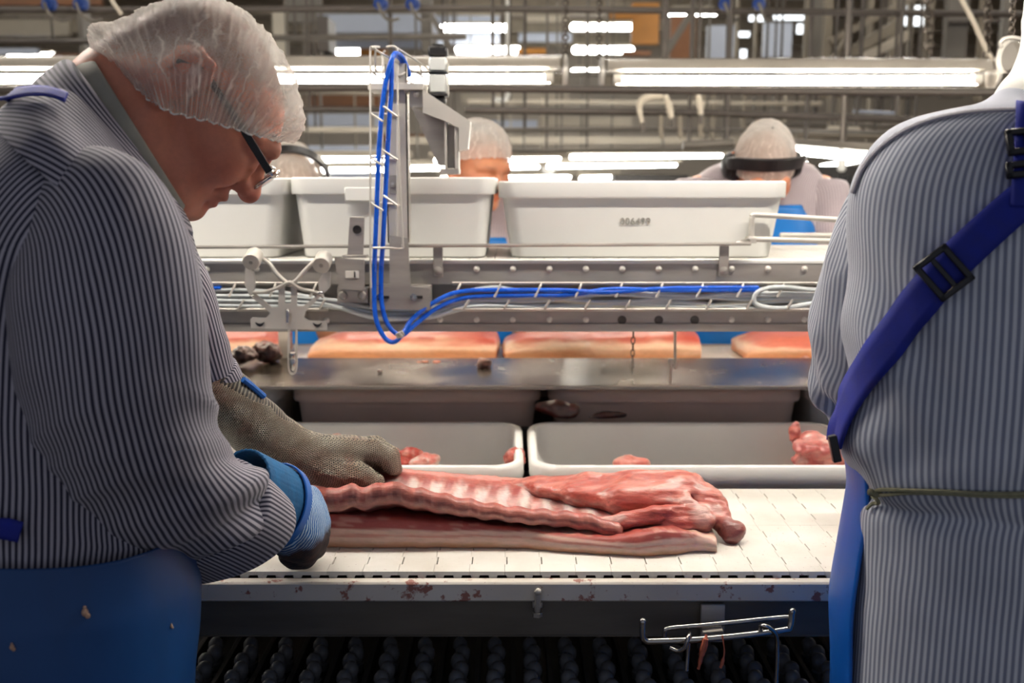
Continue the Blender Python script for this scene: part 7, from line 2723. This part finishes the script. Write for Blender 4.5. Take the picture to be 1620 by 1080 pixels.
if p is not None:
    G().sph(p, (0.006, 0.005, 0.004), 10, 6).sph(p + Vector((-0.006, 0.0, 0.002)), 0.004, 8, 6).out('knot', 'string', wk)
# apron: wraps the front, its edge shows along the side
def arow(py, edge, hy):
    return zrow(py, edge, hy, 1.09)
MAT['apron_side'] = plain('glossy_blue_apron', C(14, 92, 186), 0.34, 0, 0.12, 9, 0.2, 0.004, 9)
arows = [arow(735, 1345, 0.145), arow(775, 1350, 0.142), arow(820, 1346, 0.146), arow(880, 1338, 0.15), arow(960, 1328, 0.156), arow(1080, 1326, 0.165)]
for dz in (0.2, 0.45, 0.62):
    r = list(arows[5])
    r[2] -= dz
    arows.append(r)
V, F, uv, PP = loft(arows, 96, 8, 2.2, PI - 0.22, 2 * PI + 0.22, disp=wrinkle((3, 3), 0.010, 141))
o = npmesh('apron', V, F, 'apron_side', wk, None, uv)
solid(o, 0.0015, 1)


# ---------------------------------------------------------------- three workers beyond the far belt
def rear_worker(label, hx, hy_, Y, F_, U_, scale, sh, cap_col, face, muffs, body_x, top_py, apron_px, seed, look='cap'):
    c = at(hx, hy_, Y)
    Fv, Uv = Vector(F_).normalized(), Vector(U_)
    Uv = (Uv - Fv * Uv.dot(Fv)).normalized()
    Sv = Uv.cross(Fv).normalized()
    fr = Frame(c - Uv * 0.05 * scale - Fv * 0.0, Fv, Sv, Uv, scale)
    bx = at(body_x, 300, Y + 0.16).x
    by = Y + 0.16
    t = thing('person', label, 'person', (bx, by, 0))
    ztop = at(body_x, top_py, by).z
    v = Vol(np.arange(bx - 0.36, bx + 0.38, 0.008), np.arange(Y - 0.36, by + 0.2, 0.008), axis(0.0, 1.9, c.z - 0.17, c.z + 0.17, 0.005, 0.012))
    head_sdf(v, fr, True)
    v.chain([fr.p(-0.03, 0, -0.03), (bx, by - 0.02, ztop + 0.0), (bx, by, ztop - 0.06)], [0.054, 0.056, 0.066], 0.02)
    for off in (-0.085, 0, 0.085):
        v.chain([(bx + off, by, ztop - 0.09), (bx + off, by, ztop - 0.30), (bx + off, by, 0.95)], [0.05, 0.085, 0.085], 0.03)
    armp = []
    for s in (-1, 1):
        sx = bx + s * 0.185
        P_ = [np.array((sx, by - 0.01, ztop - 0.10)), np.array((sx + s * 0.035, by - 0.06, ztop - 0.33)), np.array((sx - s * 0.02, by - 0.26, ztop - 0.44)), np.array((sx - s * 0.06, by - 0.36, 1.10))]
        armp.append(P_)
        v.chain(P_, [0.05, 0.042, 0.032, 0.024], 0.015)
        hnd = P_[-1]
        for f in range(4):
            b = hnd + np.array([0.012 * (f - 1.5), -0.035, 0.0])
            v.chain([hnd, b, b + np.array([0, -0.025, -0.018])], [0.02, 0.010, 0.008], 0.006)
        v.chain([hnd, hnd + np.array([-s * 0.035, -0.015, 0])], [0.02, 0.010], 0.006)
    for off in (-0.09, 0.09):
        v.chain([(bx + off, by, 0.95), (bx + off, by - 0.01, 0.5), (bx + off, by + 0.02, 0.09)], [0.085, 0.06, 0.042], 0.02)
        v.cone((bx + off, by + 0.03, 0.045), (bx + off, by - 0.12, 0.04), 0.042, 0.036, 0.02)
    V, F = v.nets()
    V = relax(V, F, 1, 0.5)
    npmesh('body', V, F, 'skin', t, skin_col(V, fr, face, lin3(216, 104, 70), cap_col, 0.07))
    # shirt, sleeves
    def R(z, hw, hy):
        return ring((bx, by, z), (hw, 0, 0), (0, -hy, 0))
    rows = [R(ztop + 0.012, 0.07, 0.068), R(ztop - 0.008, 0.11, 0.085), R(ztop - 0.035, 0.165, 0.10), R(ztop - 0.08, 0.20, 0.115), R(ztop - 0.18, 0.20, 0.125), R(ztop - 0.34, 0.185, 0.122), R(1.02, 0.18, 0.125), R(0.9, 0.185, 0.13)]
    V, F, uv, PP = loft(rows, 64, 5, 2.3, disp=wrinkle((6, 4), 0.012, seed))
    cleanup(npmesh('shirt', V, F, 'stripe_rear', t, None, uv))
    for P_ in armp:
        rr_ = [(Vector(P_[0]) + Vector((0, 0, 0.03)), 0.055, 1.0), (Vector(P_[0]), 0.082, 1.0), (Vector(P_[0] * 0.5 + P_[1] * 0.5), 0.078, 1), (Vector(P_[1]), 0.072, 1), (Vector(P_[1] * 0.45 + P_[2] * 0.55), 0.062, 1), (Vector(P_[2]), 0.052, 1)]
        sleeve(rr_, 'sleeve', 'stripe_rear', t, wrinkle((9, 8), 0.012, seed + 3), 48, 5)
    # apron front
    rows = [R(ztop - 0.14, 0.150, 0.138), R(ztop - 0.26, 0.190, 0.142), R(1.05, 0.20, 0.142), R(0.95, 0.205, 0.145), R(0.6, 0.215, 0.15), R(0.4, 0.22, 0.15)]
    V, F, uv, PP = loft(rows, 64, 5, 2.2, 0.15, PI - 0.15, disp=wrinkle((3, 3), 0.008, seed + 7))
    o = npmesh('apron', V, F, 'apron_rear', t, None, uv)
    solid(o, 0.0015, 1)
    for s in apron_px:
        P = [Vector((bx + s * 0.11, by - 0.136, ztop - 0.21)), Vector((bx + s * 0.10, by - 0.115, ztop - 0.10)), Vector((bx + s * 0.085, by - 0.04, ztop + 0.012)), Vector((bx + s * 0.09, by + 0.08, ztop - 0.03))]
        G().tube(P, 0.012, 6, 5).out('apron_strap', 'strap', t)
    # hairnet cap: half ellipsoid shell over the skull with a crimped rim
    ph = np.linspace(0, 2 * PI, 73)
    al = np.linspace(0.02, 1.0, 22)
    pts = []
    rim_u = lambda p: (-0.004 if look == 'low' else 0.072) - (0.030 if look == 'low' else 0.085) * (0.5 - 0.5 * math.cos(p)) if look == 'cap' else 0.030 - 0.050 * (0.5 - 0.5 * math.cos(p))
    for a in al:
        for p in ph:
            th = a * PI / 2
            f = 0.110 * math.cos(p) * math.sin(th) ** 0.85 + 0.004
            s = 0.089 * math.sin(p) * math.sin(th) ** 0.85
            top = 0.060 + 0.100 * math.cos(th)
            u_ = top + (rim_u(p) - 0.060) * a ** 3 + (0.0025 * math.sin(p * 30) * a ** 6)
            k_ = 1 + 0.02 * math.sin(p * 13 + a * 5) * (0.3 + a)
            pts.append(fr.p(f * k_, s * k_, u_))
    ids = np.arange(len(pts)).reshape(len(al), len(ph))
    F = np.stack([ids[:-1, :-1], ids[:-1, 1:], ids[1:, 1:], ids[1:, :-1]], -1).reshape(-1, 4)
    uv = np.stack([np.tile(ph * 0.09, len(al)), np.repeat(al * 0.15, len(ph))], 1)
    npmesh('hairnet', np.array(pts), F, 'hairnet_rear', t, None, uv)
    if muffs:
        mt = 'black'
        for s in (-1, 1):
            a = Vector(fr.p(-0.005, s * 0.072, 0.008))
            d = Vector(fr.R[1]) * s
            G().lathe(a, d, [(0, 0.034), (0.004, 0.043), (0.016, 0.045), (0.020, 0.039), (0.026, 0.041), (0.040, 0.034), (0.046, 0.020), (0.047, 0)], 18).out('ear_cup', mt, t)
        P = []
        for i in range(25):
            q = PI * i / 24
            P.append(Vector(fr.p(muffs[0] * math.sin(q), 0.112 * math.cos(q), 0.02 + muffs[1] * math.sin(q) ** 0.8)))
        n_ = len(P)
        g = G()
        nrmf = Vector(fr.R[0]) * (1 if abs(muffs[1]) > abs(muffs[0]) else 0) + Vector(fr.R[2]) * (0 if abs(muffs[1]) > abs(muffs[0]) else 1)
        for i in range(n_ - 1):
            d = P[i + 1] - P[i]
            g.obox((P[i] + P[i + 1]) / 2, (d.length / 2 + 0.002, 0.004, muffs[2]), (d, d.cross(nrmf), nrmf), 0.0015)
        g.out('head_band', mt, t)
    return t


rear_worker('person with black ear muffs bent low behind the stamped crate', 1210, 246, 2.94, (0.05, -0.72, -0.70), (0, -0.68, 0.72), 0.98, 0, lin3(150, 110, 80), lin3(206, 138, 104), (0.105, 0.090, 0.023), 1202, 250, (-1,), 201, 'low')
rear_worker('person in a hairnet with bare downcast eyes showing over the crate rim', 754, 246, 2.94, (0.60, -0.72, -0.26), (0.2, -0.2, 0.95), 0.98, 0, lin3(110, 88, 70), lin3(208, 140, 104), None, 752, 300, (-1,), 221)
rear_worker('fair haired person with an ear muff band, just behind the nose of the bending worker', 462, 280, 2.98, (0.1, -0.80, -0.58), (0.05, -0.55, 0.82), 0.98, 0, lin3(170, 130, 84), lin3(214, 160, 130), (0.03, 0.150, 0.017), 466, 320, (-1, 1), 241)
